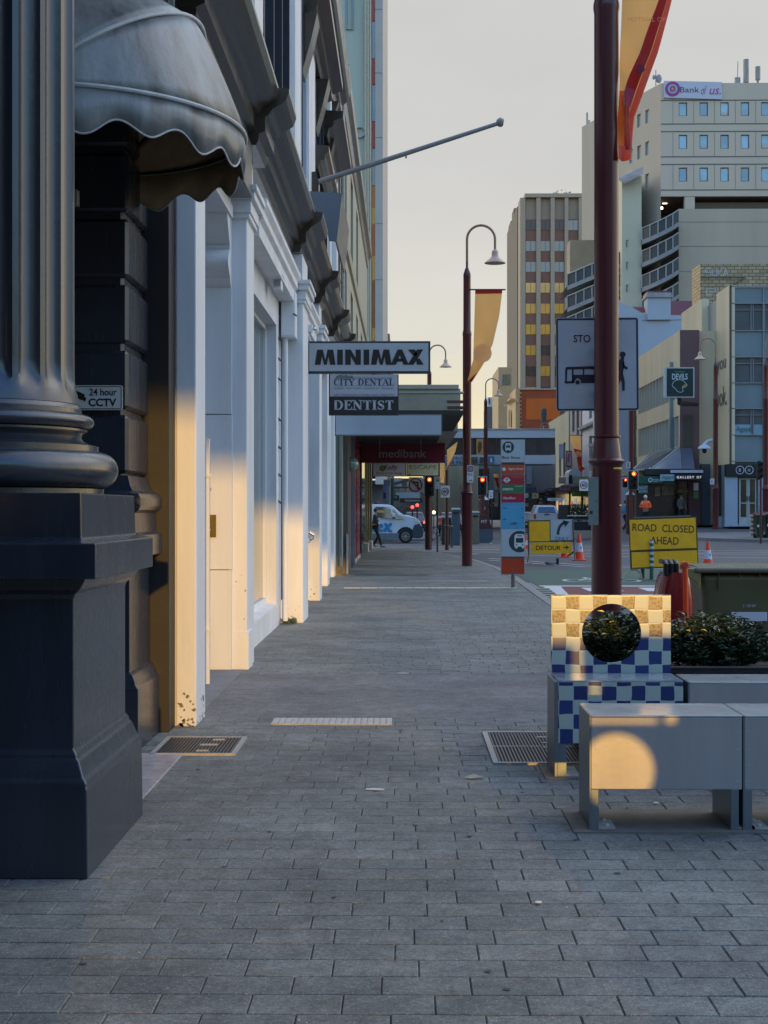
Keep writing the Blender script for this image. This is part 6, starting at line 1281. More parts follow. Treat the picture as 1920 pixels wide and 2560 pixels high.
# ---------------------------------------------------------------- brick block with graffiti
m_bry = mat('cream_brick', (.46, .36, .21), .8, .18, 2, dirt=.2)
def brickify(m, sc, c2):
    n = m.node_tree; b = n.nodes['Principled BSDF']; t = n.nodes.new('ShaderNodeTexBrick'); g = n.nodes.new('ShaderNodeNewGeometry'); s = n.nodes.new('ShaderNodeSeparateXYZ'); a = n.nodes.new('ShaderNodeMath'); c = n.nodes.new('ShaderNodeCombineXYZ'); L = n.links.new
    L(g.outputs['Position'], s.inputs[0]); L(s.outputs[0], a.inputs[0]); L(s.outputs[1], a.inputs[1]); L(a.outputs[0], c.inputs[0]); L(s.outputs[2], c.inputs[1]); L(c.outputs[0], t.inputs[0])
    old = b.inputs['Base Color'].links[0].from_socket; L(old, t.inputs['Color1']); k_ = n.nodes.new('ShaderNodeMixRGB'); k_.blend_type = 'MULTIPLY'; k_.inputs[0].default_value = 1; L(old, k_.inputs[1]); k_.inputs[2].default_value = (.75, .72, .7, 1); L(k_.outputs[0], t.inputs['Color2'])
    t.inputs['Mortar'].default_value = (*c2, 1); t.inputs['Scale'].default_value = 1/sc; t.inputs['Mortar Size'].default_value = .03; t.inputs['Brick Width'].default_value = .6; t.inputs['Row Height'].default_value = .28; L(t.outputs[0], b.inputs['Base Color'])
brickify(m_bry, .9, (.13, .1, .06))
Y = 110; sk = root('cream_brick_block', 'cream brick block with white graffiti rising behind the glass fronted building', 'building', (PX(1751, Y), Y, 0))
obj('wall', MB().add([(PX(1751, Y), Y, 0), (60, Y, 0), (60, Y, PZ(1751, 660, Y)), (PX(1751, Y), Y, PZ(1751, 660, Y)), (PX(1730, 113), 113, 0), (PX(1730, 113), 113, PZ(1730, 673, 113)), (60, 130, 0), (60, 130, PZ(1751, 660, Y))], [(0, 1, 2, 3), (4, 0, 3, 5), (5, 3, 2, 7), (1, 6, 7, 2)]), m_bry, sk)
m_graf = mat('graffiti_white', (.5, .5, .48), .8, .2, 2); gfm = MB()
def stk(pts, w_): 
    for a, b_ in zip(pts, pts[1:]):
        dx, dy = b_[0]-a[0], b_[1]-a[1]; Ln = sqrt(dx*dx+dy*dy); nx, ny = -dy/Ln*w_, dx/Ln*w_; gfm.add([P3(a[0]+nx, a[1]+ny, Y-.02), P3(a[0]-nx, a[1]-ny, Y-.02), P3(b_[0]-nx, b_[1]-ny, Y-.02), P3(b_[0]+nx, b_[1]+ny, Y-.02)], [(0, 1, 2, 3)])
for pl_ in ([(1777, 672), (1764, 672), (1764, 681), (1777, 681), (1777, 690), (1764, 690)], [(1781, 672), (1781, 689), (1791, 690), (1791, 672)], [(1795, 672), (1795, 691)], [(1806, 672), (1795, 682), (1806, 691)], [(1808, 690), (1814, 672), (1820, 690)], [(1810, 684), (1818, 684)], [(1784, 722), (1766, 722), (1766, 735), (1782, 735)], [(1766, 728), (1782, 728)], [(1788, 722), (1788, 730), (1795, 730), (1795, 722)]): stk(pl_, 1.0)
obj('graffiti', gfm, m_graf, sk); obj('ledge_pipe', MB().tube([P3(1753, 692, Y-.1), P3(1863, 692, Y-.1), P3(1828, 716, Y-.1)], .05, 6), m_bankj, sk)
# ---------------------------------------------------------------- white wall with chimney
m_ww = mat('whitewash_blue', (.40, .45, .52), .7, .06, .6, dirt=.12); m_pkw = mat('pink_wall', (.28, .11, .14), .75, .15, .6); m_rtl = mat('red_roof_tile', (.20, .05, .05), .7, .2, 2)
Y = 99; wb = root('whitewashed_building', 'whitewashed building with stepped gable, chimney and pink roof wall', 'building', (PX(1545, Y), Y, 0))
obj('gable_wall', ppoly([(1504, 1300), (1504, 738), (1545, 748), (1552, 752), (1555, 760), (1578, 765), (1592, 776), (1604, 782), (1615, 784), (1615, 788), (1727, 788), (1727, 1300)], Y, .5), m_ww, wb)
obj('string_line', ppoly([(1604, 801), (1727, 798), (1727, 799.5), (1604, 802.5)], Y-.02, .015), mat('wash_shadow', (.2, .23, .28), .8, 0), wb)
ch = obj('chimney', MB().box(PX(1617, Y), PX(1675, Y), Y-.25, Y+1.2, PZ(1640, 800, Y), PZ(1640, 745, Y)), m_ww, wb)
obj('chimney_cap', MB().box(PX(1613, Y), PX(1679, Y), Y-.4, Y+1.35, PZ(1640, 745, Y), PZ(1640, 740, Y)).box(PX(1615, Y), PX(1677, Y), Y-.32, Y+1.3, PZ(1640, 739.8, Y), PZ(1640, 733, Y)), mat('cap_grey', (.33, .33, .34), .7, .2, 3, dirt=.3), ch)
obj('cap_tile', MB().box(PX(1618, Y), PX(1674, Y), Y-.2, Y+1.2, PZ(1640, 732.8, Y), PZ(1640, 728, Y)), m_rtl, ch)
obj('pink_wall', MB().box(PX(1675.5, Y+3), PX(1730, Y+3), Y+3, Y+3.4, PZ(1700, 795, Y+3), PZ(1700, 752, Y+3)), m_pkw, wb)
obj('roof', MB().add([P3(1570, 765, Y+1), P3(1620, 770, Y+1), P3(1616, 782, Y+.5), P3(1604, 781, Y+.5)], [(0, 1, 2, 3)]), m_rtl, wb)
# ---------------------------------------------------------------- teal glass-fronted building with the advertisement wall
m_gs = mat('golden_light_render', (.66, .56, .37), .5, .15, .5, streak=True, dirt=.12); m_tf = mat('facade_teal_panel', (.19, .24, .25), .4, .12, .5); m_fm = mat('facade_mullion', (.26, .28, .28), .4, 0); m_gw = mat('facade_window', (.10, .12, .125), .08, .2, .4, spec=1.)  # advertisement wall: golden light put into its base colour
Y = 78; XR = PX(1823, Y); zr = PZ(1823, 713, Y); gbd = root('teal_panel_building', 'teal panelled building with a pale advertisement wall facing the street', 'building', (XR, Y, .7))
obj('side_wall', MB().box(XR, XR+.3, Y+.02, 81.2, PZ(1823, 1160, Y), zr), m_gs, gbd)
obj('side_wall', MB().box(XR-.35, XR+.05, 83.4, 89.5, PZ(1823, 1160, Y), zr+.05), m_gs, gbd)
obj('side_recess', MB().box(XR+.3, XR+.6, 81.2, 83.4, .8, zr-.5), m_tf, gbd)
obj('lower_return', MB().box(XR-2.2, XR-.36, 83.0, 83.3, PZ(1760, 1160, 83), PZ(1760, 905, 83)), m_tf, gbd)
hs = []
front = MB().box(XR+.02, XR+30, Y+.3, Y+12, .7, zr-.3); obj('front_wall', front, m_tf, gbd)
pan = MB(); 
for v0, v1 in ((718, 757), (828, 892), (958, 1020), (1088, 1152)): obj('spandrel_panel', MB().box(PX(1833, Y), XR+14, Y+.15, Y+.28, PZ(1840, v1, Y), PZ(1840, v0, Y)), m_tf, gbd)
for v0, v1 in ((760, 824), (894, 956), (1023, 1086)):
    for u0, u1 in ((1834, 1878), (1885, 1908), (1914, 1950), (1955, 1990)):
        wi = obj('window', MB().box(PX(u0, Y), PX(u1, Y), Y+.2, Y+.26, PZ(1840, v1, Y), PZ(1840, v0, Y)), m_gw, gbd)
        obj('window_frame', MB().box(PX(u0-2, Y), PX(u0, Y), Y+.1, Y+.2, PZ(1840, v1, Y), PZ(1840, v0, Y)).box(PX(u1, Y), PX(u1+2, Y), Y+.1, Y+.2, PZ(1840, v1, Y), PZ(1840, v0, Y)).box(PX(u0, Y), PX(u1, Y), Y+.12, Y+.2, PZ(1840, v0+15, Y), PZ(1840, v0+13.5, Y)), m_fm, wi)
fr_ = MB()
for v in (716, 758, 826, 892, 957, 1021, 1087, 1153): fr_.box(PX(1824, Y), XR+14, Y+.02, Y+.1, PZ(1840, v+1.2, Y), PZ(1840, v-.8, Y))
for u in (1831, 1910): fr_.box(PX(u-1.5, Y), PX(u+1, Y), Y+.03, Y+.12, PZ(1840, 1152, Y), PZ(1840, 718, Y))
obj('mullion', fr_, m_fm, gbd); obj('corner_post', MB().box(XR+.02, PX(1829, Y), Y-.02, Y+.1, .7, zr), mat('corner_brown', (.10, .07, .05), .5), gbd)
# advertisement lettering on the side wall (reads towards the viewer)
m_ad = mat('ad_ink', (.13, .13, .115), .6, 0)
text3('you', (XR-.37, 87.4, PZ(1800, 938, 82)), (0, -2.6, 0), (0, 0, 1.15), m_ad, gbd, .0); text3('look.', (XR-.37, 88.6, PZ(1800, 1020, 82)), (0, -3.6, 0), (0, 0, 1.15), m_ad, gbd, .0)
text3('you', (XR-.03, 80.9, PZ(1800, 936, 80)), (0, -2.2, 0), (0, 0, .75), m_ad, gbd, .0); text3('ook.', (XR-.03, 81.1, PZ(1800, 1016, 80)), (0, -2.6, 0), (0, 0, 1.05), m_ad, gbd, .0)
text('Agapé', 1841, 1066, 1878, 1082, Y+.08, mat('agape_ink', (.05, .10, .12), .5, 0), gbd, .0)
obj('window_film', MB().box(PX(1834, Y), PX(1878, Y), Y+.13, Y+.16, PZ(1840, 1087, Y), PZ(1840, 1061, Y)).box(PX(1886, Y), PX(1908, Y), Y+.13, Y+.16, PZ(1840, 1087, Y), PZ(1840, 1061, Y)), mat('film_aqua', (.22, .36, .40), .4, .05, 1), gbd)
obj('shop_fascia', MB().box(PX(1812, Y), XR+14, Y-.3, Y+.1, PZ(1840, 1192, Y), PZ(1840, 1161, Y)), mat('fascia_black', (.012, .014, .018), .4, .1, 1), gbd)
K = Y-.32; rgm = MB()
for uu in (1850, 1873): rgm.ring((PX(uu, K), PZ(uu, 1175, K)), .19, .225, K-.01, K, 24)
rgm.box(PX(1860.5, K), PX(1862.5, K), K-.01, K, PZ(1860, 1176, K), PZ(1860, 1174.5, K)); obj('logo_rings', rgm, m_ltr, gbd); text('B', 1847, 1171, 1852.5, 1179, K-.012, m_ltr, gbd, .01); text('N', 1870, 1171, 1875.5, 1179, K-.012, m_ltr, gbd, .01)
m_shp = mat('shopfront_bluewhite', (.33, .40, .48), .5, .06, 1); zg = ramp(PX(1830, Y), Y)+.02
obj('shop_wall', MB().box(PX(1811, Y), PX(1842, Y), Y-.2, Y+.0, zg, PZ(1840, 1192.5, Y)).box(PX(1894, Y), PX(1907, Y), Y-.2, Y, zg, PZ(1840, 1192.5, Y)), m_shp, gbd)
obj('shop_wall_lit', MB().box(PX(1842.5, Y), XR+14, Y-.1, Y+.02, zg, zg+.1), m_shp, gbd)
for u0, u1 in ((1847, 1868.5), (1869.5, 1890)):
    dr_ = obj('door', MB().box(PX(u0, Y), PX(u1, Y), Y-.06, Y+.0, zg+.1, PZ(1850, 1195, Y)), mat('door_frame_cream', (.42, .45, .42), .4, .05, 2), gbd)
    obj('door_glass', MB().box(PX(u0+4.5, Y), PX(u1-3.5, Y), Y-.08, Y-.061, PZ(1850, 1256, Y), PZ(1850, 1198.5, Y)), mat('door_glass_dark', (.06, .045, .03), .1, .3, 1.5, spec=1.), dr_); obj('door_glass', MB().box(PX(u0+4.5, Y), PX(u1-3.5, Y), Y-.08, Y-.061, PZ(1850, 1292, Y), PZ(1850, 1259, Y)), MATS['door_glass_dark'], dr_)
    uh = u1-2.2 if u0 < 1860 else u0+2.2; obj('handle', MB().tube([(PX(uh, Y), Y-.12, PZ(1860, 1252, Y)), (PX(uh, Y), Y-.12, PZ(1860, 1240, Y))], .02, 6), m_black, dr_)
for i, c_ in enumerate('PTOMETRIST'):
    if i < 8: text(c_, 1898.6, 1206.5+i*9.4, 1902.6, 1213+i*9.4, Y-.22, m_gry, gbd, .01)
sh_ = obj('shop_window', MB().box(PX(1790, Y+2), PX(1809.5, Y+2), Y+2, Y+2.1, PZ(1800, 1291, Y), PZ(1800, 1160, Y)), glass('shop_dark', (.03, .035, .035)), gbd); obj('window_base', MB().box(PX(1786, Y+2), PX(1811, Y+2), Y+1.9, Y+2.2, zg-.2, PZ(1800, 1292, Y)), m_gal, gbd)
bw = root('wall_box', 'small pale box on the lamp post before the optometrist doors', 'box', (PX(1781, 75), 75, 2)); obj('housing', pb(1776, 1196, 1786, 1211, 75.2, .1), m_gal, bw); obj('latch', pb(1778, 1202, 1780, 1204, 75.18, .02), m_black, bw)
# dome camera on the lamp
dc = root('dome_camera', 'pale dome camera arm on the lamp by the golden wall', 'camera', (PX(1760, 75.4), 75.4, 4)); Yd = 75.2
obj('housing', MB().lathe([(.34, PZ(1760, 1122, Yd)), (.30, PZ(1760, 1117, Yd)), (.12, PZ(1760, 1112, Yd)), (.06, PZ(1760, 1108, Yd))], PX(1761, Yd), Yd, 18), m_shp, dc, smooth=True); obj('lens', MB().ball((PX(1761, Yd), Yd, PZ(1760, 1127, Yd)), .13, 12, 8), m_black, dc, smooth=True)
obj('arm', MB().tube([(PX(1762, Yd), Yd, PZ(1760, 1111, Yd)), (PX(1770, Yd), Yd, PZ(1760, 1103, Yd)), (PX(1781, Yd), Yd, PZ(1760, 1101, Yd))], .09, 8), m_shp, dc)
# ---------------------------------------------------------------- building with window bands and green shop sign
m_mv = mat('mauve_render', (.15, .085, .085), .7, .12, .6); Y = 81
dv = root('corner_shop_building', 'corner building with street side painted in golden light, maroon end and long window bands', 'building', (PX(1700, Y), Y, .8)); XD = PX(1700, Y); zd = PZ(1700, 825, Y)
bands = [(PZ(1700, 994, Y), PZ(1700, 918, Y)), (PZ(1700, 1118, Y), PZ(1700, 1038, Y))]
w = MB(); holewall(w, -96, -Y, PZ(1700, 1165, Y), zd, [(-95.6, -Y-.25, a, b_) for a, b_ in bands], .25, F=lambda s, d, z: (XD+d, -s, z)); w.box(XD+.3, XD+2.6, Y+.3, 96, .8, zd-.02)
obj('side_wall', w, mat('golden_light_panel', (.66, .55, .36), .55, .12, .7, streak=True), dv); obj('end_wall', MB().box(XD+.02, PX(1748, Y), Y-.02, Y+.28, .8, zd), m_mv, dv)  # golden light on the street side put into its colour
obj('end_recess', MB().box(PX(1708, Y), PX(1731, Y), Y-.05, Y-.03, PZ(1700, 1118, Y), PZ(1700, 1038, Y)), mat('recess_olive', (.07, .065, .045), .6), dv)
for k_, (a, b_) in enumerate(bands):
    wi = obj('window_band', MB().box(XD+.2, XD+.24, Y+.3, 95.6, a, b_), mat('band_glass', (.16, .17, .14), .12, .35, .6, spec=1.), dv); mm_ = MB()
    for i in range(15): mm_.box(XD-.02, XD+.2, Y+.35+i*1.05, Y+.45+i*1.05, a, b_)
    obj('band_mullions', mm_, mat('mullion_cream', (.5, .46, .36), .5, 0), wi); obj('blind', MB().box(XD+.15, XD+.19, Y+.35, 95.5, a+(b_-a)*.42, a+(b_-a)*.68), mat('blind_pale', (.36, .38, .38), .6, .1, 1), wi)  # cream mullions dividing the band into panes
# sloped glazed awning
aw2 = root('sloped_glass_awning', 'sloping ribbed glass awning above the green shop sign', 'awning', (PX(1660, Y), Y, 3.5)); 
obj('slope', MB().add([P3(1582, 1174, 79.5), P3(1622, 1176, 79.5), P3(1698, 1117, 81), P3(1634, 1127, 90)], [(0, 1, 2, 3)]), mat('awning_glass_dark', (.04, .045, .045), .2, .1, 1), aw2)
rb3 = MB()
for i in range(9):
    t_ = i/8.; a = Vector(P3(1582+t_*42, 1174+t_*2, 79.45)); b_ = Vector(P3(1634+t_*64, 1127-t_*10, 90-t_*9-.05)); rb3.tube([a, b_], .045, 5)
obj('rib', rb3, mat('awning_rib', (.42, .42, .36), .4), aw2)
obj('front_pane', MB().add([P3(1632, 1172, 79.4), P3(1705, 1172, 79.4), P3(1701, 1120, 80.9), P3(1697, 1118, 80.9)], [(0, 1, 2, 3)]), mat('awning_glass_front', (.16, .18, .21), .15, .2, .8, spec=1.), aw2)
obj('front_pane', MB().add([P3(1706, 1172, 79.4), P3(1737, 1172, 79.4), P3(1730, 1120, 80.9), P3(1702, 1120, 80.9)], [(0, 1, 2, 3)]), mat('awning_glass_end', (.09, .10, .14), .2, .1, 1), aw2)
obj('fascia', MB().box(PX(1612, 79.3), PX(1762, 79.3), 79.3, 80.6, PZ(1660, 1187, 79.3), PZ(1660, 1172, 79.3)), MATS['fascia_black'], aw2)
obj('edge_trim', MB().box(PX(1552, 79.8), PX(1611, 79.8), 79.8, 82, PZ(1580, 1190, 79.8), PZ(1580, 1176, 79.8)), mat('timber_slat', (.34, .26, .17), .6, .3, 9), aw2)
obj('gutter', MB().box(PX(1678, 79), PX(1758, 79), 79.0, 79.25, PZ(1700, 1182, 79), PZ(1700, 1175, 79)), m_gal, aw2)
# ground floor
m_int = mat('dark_shop_glass', (.022, .026, .028), .08, .4, 1.2, spec=1.); zg = ramp(15, 80)
sf7 = obj('shop_glazing', MB().box(PX(1590, 80.8), PX(1722, 80.8), 80.8, 80.95, zg, PZ(1650, 1187, 80.8)), m_int, dv)
obj('shop_pier', MB().box(PX(1722.5, 80.5), PX(1752, 80.5), 80.5, 80.9, zg, PZ(1740, 1187, 80.5)), mat('pier_maroon', (.07, .025, .028), .5, .1, 1), dv); obj('shop_pier', MB().box(PX(1753, 80.9), PX(1776, 80.9), 80.9, 83, zg, PZ(1740, 1160, 80.9)), m_bf, dv)
obj('poster', pb(1734, 1207, 1746, 1226, 80.4, .03), m_signwhite, dv); obj('poster', pb(1734, 1228, 1746, 1246, 80.4, .03), mat('poster_green', (.10, .20, .08), .5, .1, 2), dv)
for k_, (u0, v0, u1, v1, c_) in enumerate(((1637, 1218, 1650, 1240, (.28, .22, .14)), (1655, 1216, 1672, 1238, (.24, .2, .13)), (1673, 1217, 1684, 1238, (.20, .16, .1)), (1694, 1224, 1722, 1232, (.25, .17, .04)))): obj('window_display', pb(u0, v0, u1, v1, 80.72, .04), mat('display_%d' % k_, c_, .6, .4, 4), dv)
gs1 = root('green_shop_sign', 'green shop sign with a round emblem under the sloping awning', 'sign', (PX(1600, 79.2), 79.2, 3)); obj('board', pb(1596, 1190, 1685, 1209, 79.2, .1), mat('sign_green', (.008, .07, .045), .4, .1, 1), gs1); obj('lower_board', pb(1596, 1212, 1620, 1234, 79.2, .1), MATS['sign_green'], gs1)
text('DEVILS', 1634, 1197, 1657, 1205, 79.15, m_ltr, gs1, .01); text('NIGHT', 1597.5, 1216, 1619, 1223, 79.15, m_ltr, gs1, .0); text('ENTRY', 1597.5, 1225, 1619, 1232, 79.15, m_ltr, gs1, .0); obj('emblem', MB().ring((PX(1626, 79.15), PZ(1626, 1200, 79.15)), .07, .12, 79.14, 79.16, 16), m_ltr, gs1)
gs2 = root('hanging_sign', 'pale blue hanging sign with dark script beside the green sign', 'sign', (PX(1650, 79), 79, 3)); obj('board', pb(1651, 1186, 1686, 1202, 78.95, .08), mat('agape_board', (.28, .40, .44), .4, .05, 1), gs2); text('Agapé', 1655, 1188, 1684, 1199, 78.9, MATS['agape_ink'], gs2, .0)
gs3 = root('hanging_sign', 'black strip sign with lit white letters on the awning edge', 'sign', (PX(1700, 79), 79, 3)); obj('board', pb(1687, 1186, 1757, 1200, 78.9, .1), m_black, gs3); text('GALLERY OF', 1692, 1190, 1753, 1196, 78.85, mat('led_letter', (.9, .85, .8), .5, 0, emit=.4), gs3, .02, space=1.5)
dvs = root('corner_sign', 'square dark green emblem sign on a bracket over the corner', 'sign', (PX(1700, 78), 78, 6)); Yv = 78
obj('case', pb(1661, 918, 1736, 994, Yv, .3), mat('case_pale', (.45, .46, .46), .4), dvs); obj('face', pb(1667, 921, 1733, 991, Yv-.02, .015), mat('face_green', (.004, .03, .03), .35, .05, 2), dvs)
text('DEVILS', 1680, 934, 1719, 949, Yv-.03, m_ltr, dvs, .02); text('TASMANIA', 1686, 928, 1712, 931, Yv-.03, m_lime, dvs, .0)
lm = MB()
pts = [(1680, 962), (1684, 954), (1692, 950), (1700, 949), (1708, 951), (1713, 957), (1718, 962), (1714, 968), (1708, 968), (1706, 974), (1709, 978), (1702, 981), (1694, 979), (1690, 973), (1683, 968)]
for a, b_ in zip(pts, pts[1:]+pts[:1]): 
    dx, dy = b_[0]-a[0], b_[1]-a[1]; Ln = sqrt(dx*dx+dy*dy); nx, ny = -dy/Ln*.6, dx/Ln*.6; lm.add([P3(a[0]+nx, a[1]+ny, Yv-.03), P3(a[0]-nx, a[1]-ny, Yv-.03), P3(b_[0]-nx, b_[1]-ny, Yv-.03), P3(b_[0]+nx, b_[1]+ny, Yv-.03)], [(0, 1, 2, 3)])
obj('emblem', lm, m_ltr, dvs); obj('emblem_accent', ppoly([(1704, 968), (1710, 962), (1717, 961), (1712, 966), (1706, 971)], Yv-.032, .001), mat('accent_gold', (.5, .28, .05), .5, 0), dvs); obj('bracket', MB().tube([P3(1698, 995, Yv+.1), P3(1698, 1008, Yv+.1), P3(1742, 1011, Yv+2)], .12, 6), m_black, dvs)
# ---------------------------------------------------------------- row of older fronts further along on the right
def rowb(label, y0, y1, X, ztop, m, wins, mw=None, nm='shop_building', corn=None):
    r = root(nm, label, 'building', (X, y0, .5)); hs = [(-b_, -a, c_, d_) for a, b_, c_, d_ in wins]; w = MB(); holewall(w, -y1, -y0, 3.6, ztop, hs, .25, F=lambda s, d, z: (X+d, -s, z)); w.box(X+.26, X+12, y0+.01, y1, 3.6, ztop-.01).add([(X, y0, 3.6), (X+12, y0, 3.6), (X+12, y0, ztop), (X, y0, ztop)], [(0, 1, 2, 3)])
    obj('wall', w, m, r)
    for a, b_, c_, d_ in wins: obj('window', MB().box(X+.2, X+.24, a, b_, c_, d_), mw or MATS['dark_pane'], r)
    if corn:
        cc_ = MB(); [cc_.prism([(X+.1, z), (X-.35, z+.1), (X-.45, z+.3), (X+.1, z+.35)], y0, y1) for z in corn]; obj('cornice', cc_, m_ww if m is m_ww else m, r)
    obj('street_awning', MB().box(X-2.6, X, y0, y1, 3.35, 3.6), m_bf, r); obj('shopfront', MB().box(X, X+.2, y0, y1, .2, 3.34), m_int, r)
    for i in range(int((y1-y0)/3)): obj('added_glow_panel', MB().box(X-.05, X-.01, y0+.6+i*3, y0+2.2+i*3, 1.2, 2.4+.3*(i % 2)), mat('added_glow_panel_%d' % (i % 3), ((.9, .6, .3), (.7, .75, .8), (.8, .35, .25))[i % 3], .5, .3, 3, emit=.35), r)  # glowing panels added to brighten the far shopfronts
    return r
m_gc = mat('greycream_render', (.27, .27, .20), .75, .1, .5, dirt=.1); m_pg = mat('pinkgrey_render', (.22, .20, .20), .75, .1, .5); m_wo = mat('white_ornate', (.42, .43, .46), .7, .06, .6)
rowb('grey cream building with sloped eave beyond the bridge end', 143, 163, 15.9, 11.2, m_gc, [(146, 148, 5, 8.3), (150, 152, 5, 8.3), (156, 158, 5, 8)])
rowb('pink grey building with tall upper windows left of the thick maroon pole', 134, 143, 16.0, 13.5, m_pg, [(135.5, 137.5, 8.4, 11.8), (139, 141, 9, 11)], mat('pane_mid', (.12, .13, .14), .15, 0), corn=[12.0])
rowb('white ornate facade half hidden by the thick maroon pole', 120, 134, 16.1, 14.5, m_wo, [(122, 124, 5, 8), (127, 129, 5, 8), (122, 124, 9.5, 12), (127, 129, 9.5, 12)], corn=[8.7, 12.8])
rowb('pale building with a plain band and grey windows right of the thick maroon pole', 104, 120, 15.3, 12.5, m_ww, [(105, 108, 4, 6.2), (110, 113, 4, 6.2), (115, 118, 4, 6.2)], mat('pane_mid2', (.13, .15, .16), .15, 0), corn=[6.6, 9.6])
bc = root('brick_pier', 'narrow brown brick pier beside the golden window bands', 'pier', (PX(1605, 97), 97, .8)); obj('shaft', MB().box(PX(1594, 97), PX(1618, 97), 97, 98.6, .8, PZ(1605, 925, 97)), mat('brown_brick', (.15, .09, .05), .8, .15, 2), bc); obj('coping', MB().box(PX(1593, 97), PX(1619, 97), 96.9, 98.7, PZ(1605, 924.8, 97), PZ(1605, 921, 97)), m_wo, bc); brickify(MATS['brown_brick'], .7, (.09, .06, .04))
# signs in the distance
def fsign(label, u0, v0, u1, v1, Y, col, txt=None, tcol=(.5, .5, .5), tb=None, nm='far_sign'):
    r = root(nm, label, 'sign', (PX(u0, Y), Y, PZ(u0, v1, Y))); k_ = '%02x%02x%02x' % tuple(int(c_*255) for c_ in col)
    obj('board', pb(u0, v0, u1, v1, Y, .15), mat('sgn_'+k_, col, .45, .08, 1.5), r)
    if txt: t0 = tb or (u0+2, v0+2, u1-2, v1-2); text(txt, *t0, Y-.03, mat('sgi_%d_%d' % (tcol[0]*99, tcol[2]*99), tcol, .5, 0), r, .0)
    return r
fsign('small maroon sign over a far shop left of the thick maroon pole', 1399, 1216, 1428, 1230, 112, (.07, .015, .03), 'FLIGHT', (.35, .25, .3), (1400, 1219, 1427, 1226))
fsign('green illuminated strip sign low beside the thick maroon pole', 1430, 1231, 1470, 1241, 110, (.05, .15, .01), None)
fsign('tall white banner sign with black letters on the grey building', 1397, 1110, 1408, 1147, 138, (.42, .43, .47), 'A', (.05, .05, .08), (1401, 1113, 1405, 1118))
fsign('framed poster with a red figure on the pink grey building', 1415, 1127, 1430, 1167, 133, (.12, .10, .14), None)
ps = fsign('pale poster inset with pink shape beside the framed poster', 1417, 1130, 1428, 1164, 132.8, (.40, .36, .42), None); obj('figure_print', ppoly([(1421, 1134), (1427, 1132), (1425, 1142), (1423, 1155), (1419, 1156), (1418, 1146)], 132.75, .01), mat('print_red', (.6, .05, .09), .5, .1, 3), ps)
fsign('white cross shaped street name sign above the pickup', 1369, 1245, 1409, 1252, 88, (.5, .5, .5), 'ELIZABETH ST', (.1, .1, .12), (1378, 1247, 1393, 1250)); 
fsign('white cafe sign above the pickup roof', 1331, 1233, 1346, 1246, 118, (.45, .36, .22), 'R', (.12, .06, .03), (1336, 1235, 1342, 1244))
fsign('small white sign beside the cafe sign', 1313, 1233, 1321, 1245, 118, (.38, .36, .32)); fsign('dark green small sign beside the cafe sign', 1322, 1234, 1330, 1252, 119, (.01, .07, .05)); fsign('dark blue fascia sign under the corrugated wall', 1313, 1218, 1341, 1229, 118, (.01, .03, .09))
fsign('pale square sign on the stone awning left of the arch', 1397, 1193, 1418, 1209, 118, (.22, .2, .18))
fsign('white diamond notice on the traffic pole', 1566, 1155, 1576, 1171, 74, (.45, .45, .45), '8', (.1, .1, .1), (1568, 1157, 1573, 1168))
ar = root('arched_awning', 'white arched entrance awning left of the thick maroon pole', 'awning', (PX(1440, 116), 116, 4)); q_ = [(1421, 1213), (1421, 1190), (1423, 1180), (1428, 1174), (1434, 1172), (1452, 1172), (1452, 1213)]
obj('vault', ppoly(q_, 116, 3), mat('vault_white', (.35, .38, .42), .5, .1, 1), ar); obj('end', ppoly([(1422, 1212), (1422, 1194), (1425, 1187), (1429, 1187), (1431, 1194), (1431, 1212)], 115.9, .05), m_blk, ar); obj('lower_band', pb(1433, 1191, 1472, 1213, 115.8, .1), mat('band_sage', (.22, .25, .15), .6, .1, 1), ar)
# ---------------------------------------------------------------- brick heritage building, ochre building
m_rbk = mat('red_brick', (.33, .085, .035), .8, .12, .5); m_orp = mat('orange_paint_wall', (.60, .15, .025), .7, .08, .5); m_och = mat('ochre_stone', (.50, .36, .19), .75, .12, .5, dirt=.1)
Y = 172; hb = root('red_brick_building', 'red brick end wall with orange painted patch and ochre quoined front', 'building', (PX(1302, Y), Y, 0))
obj('end_wall', MB().box(PX(1301, Y), PX(1400, Y), Y, Y+12, 0, PZ(1340, 973, Y)), m_rbk, hb); obj('painted_patch', pb(1315, 996, 1400, 1049, Y-.06, .05), m_orp, hb); obj('coping', pb(1303, 971, 1395, 974, Y-.2, 1), m_wo, hb)
qn = MB(); qn.box(PX(1289, Y), PX(1299.5, Y), Y-.1, Y+10, 0, PZ(1300, 970, Y))
for i in range(10): qn.box(PX(1300, Y), PX(1303.5, Y), Y-.1, Y-.01, PZ(1300, 980+i*10+5, Y), PZ(1300, 980+i*10, Y))
obj('quoin', qn, m_och, hb)
obj('front_wall', MB().add([P3(1289, 1073, Y), P3(1289, 980, Y), P3(1268, 1000, 190), P3(1268, 1075, 190)], [(0, 1, 2, 3)]), m_och, hb)
obj('front_cornice', MB().add([P3(1296, 996, Y-.5), P3(1296, 1006, Y-.5), P3(1261, 1016, 185), P3(1259, 1011, 185), P3(1280, 996, Y)], [(0, 1, 2, 3, 4)]), m_och, hb)
for a, b_ in ((1271, 1275), (1278, 1282), (1284, 1288)): obj('window', MB().add([P3(a, 1068, 180), P3(b_, 1066, 178), P3(b_, 1022, 178), P3(a, 1028, 180)], [(0, 1, 2, 3)]), mat('ochre_shadow', (.09, .06, .04), .6), hb)
bl_ = MB()
for i in range(6): x_ = 1273+i*4; bl_.add([P3(x_, 1003-i*3, 178), P3(x_+1.3, 1002-i*3, 178), P3(x_+1.3, 985-i*3, 178), P3(x_, 986-i*3, 178)], [(0, 1, 2, 3)])
obj('balustrade', bl_, m_och, hb)
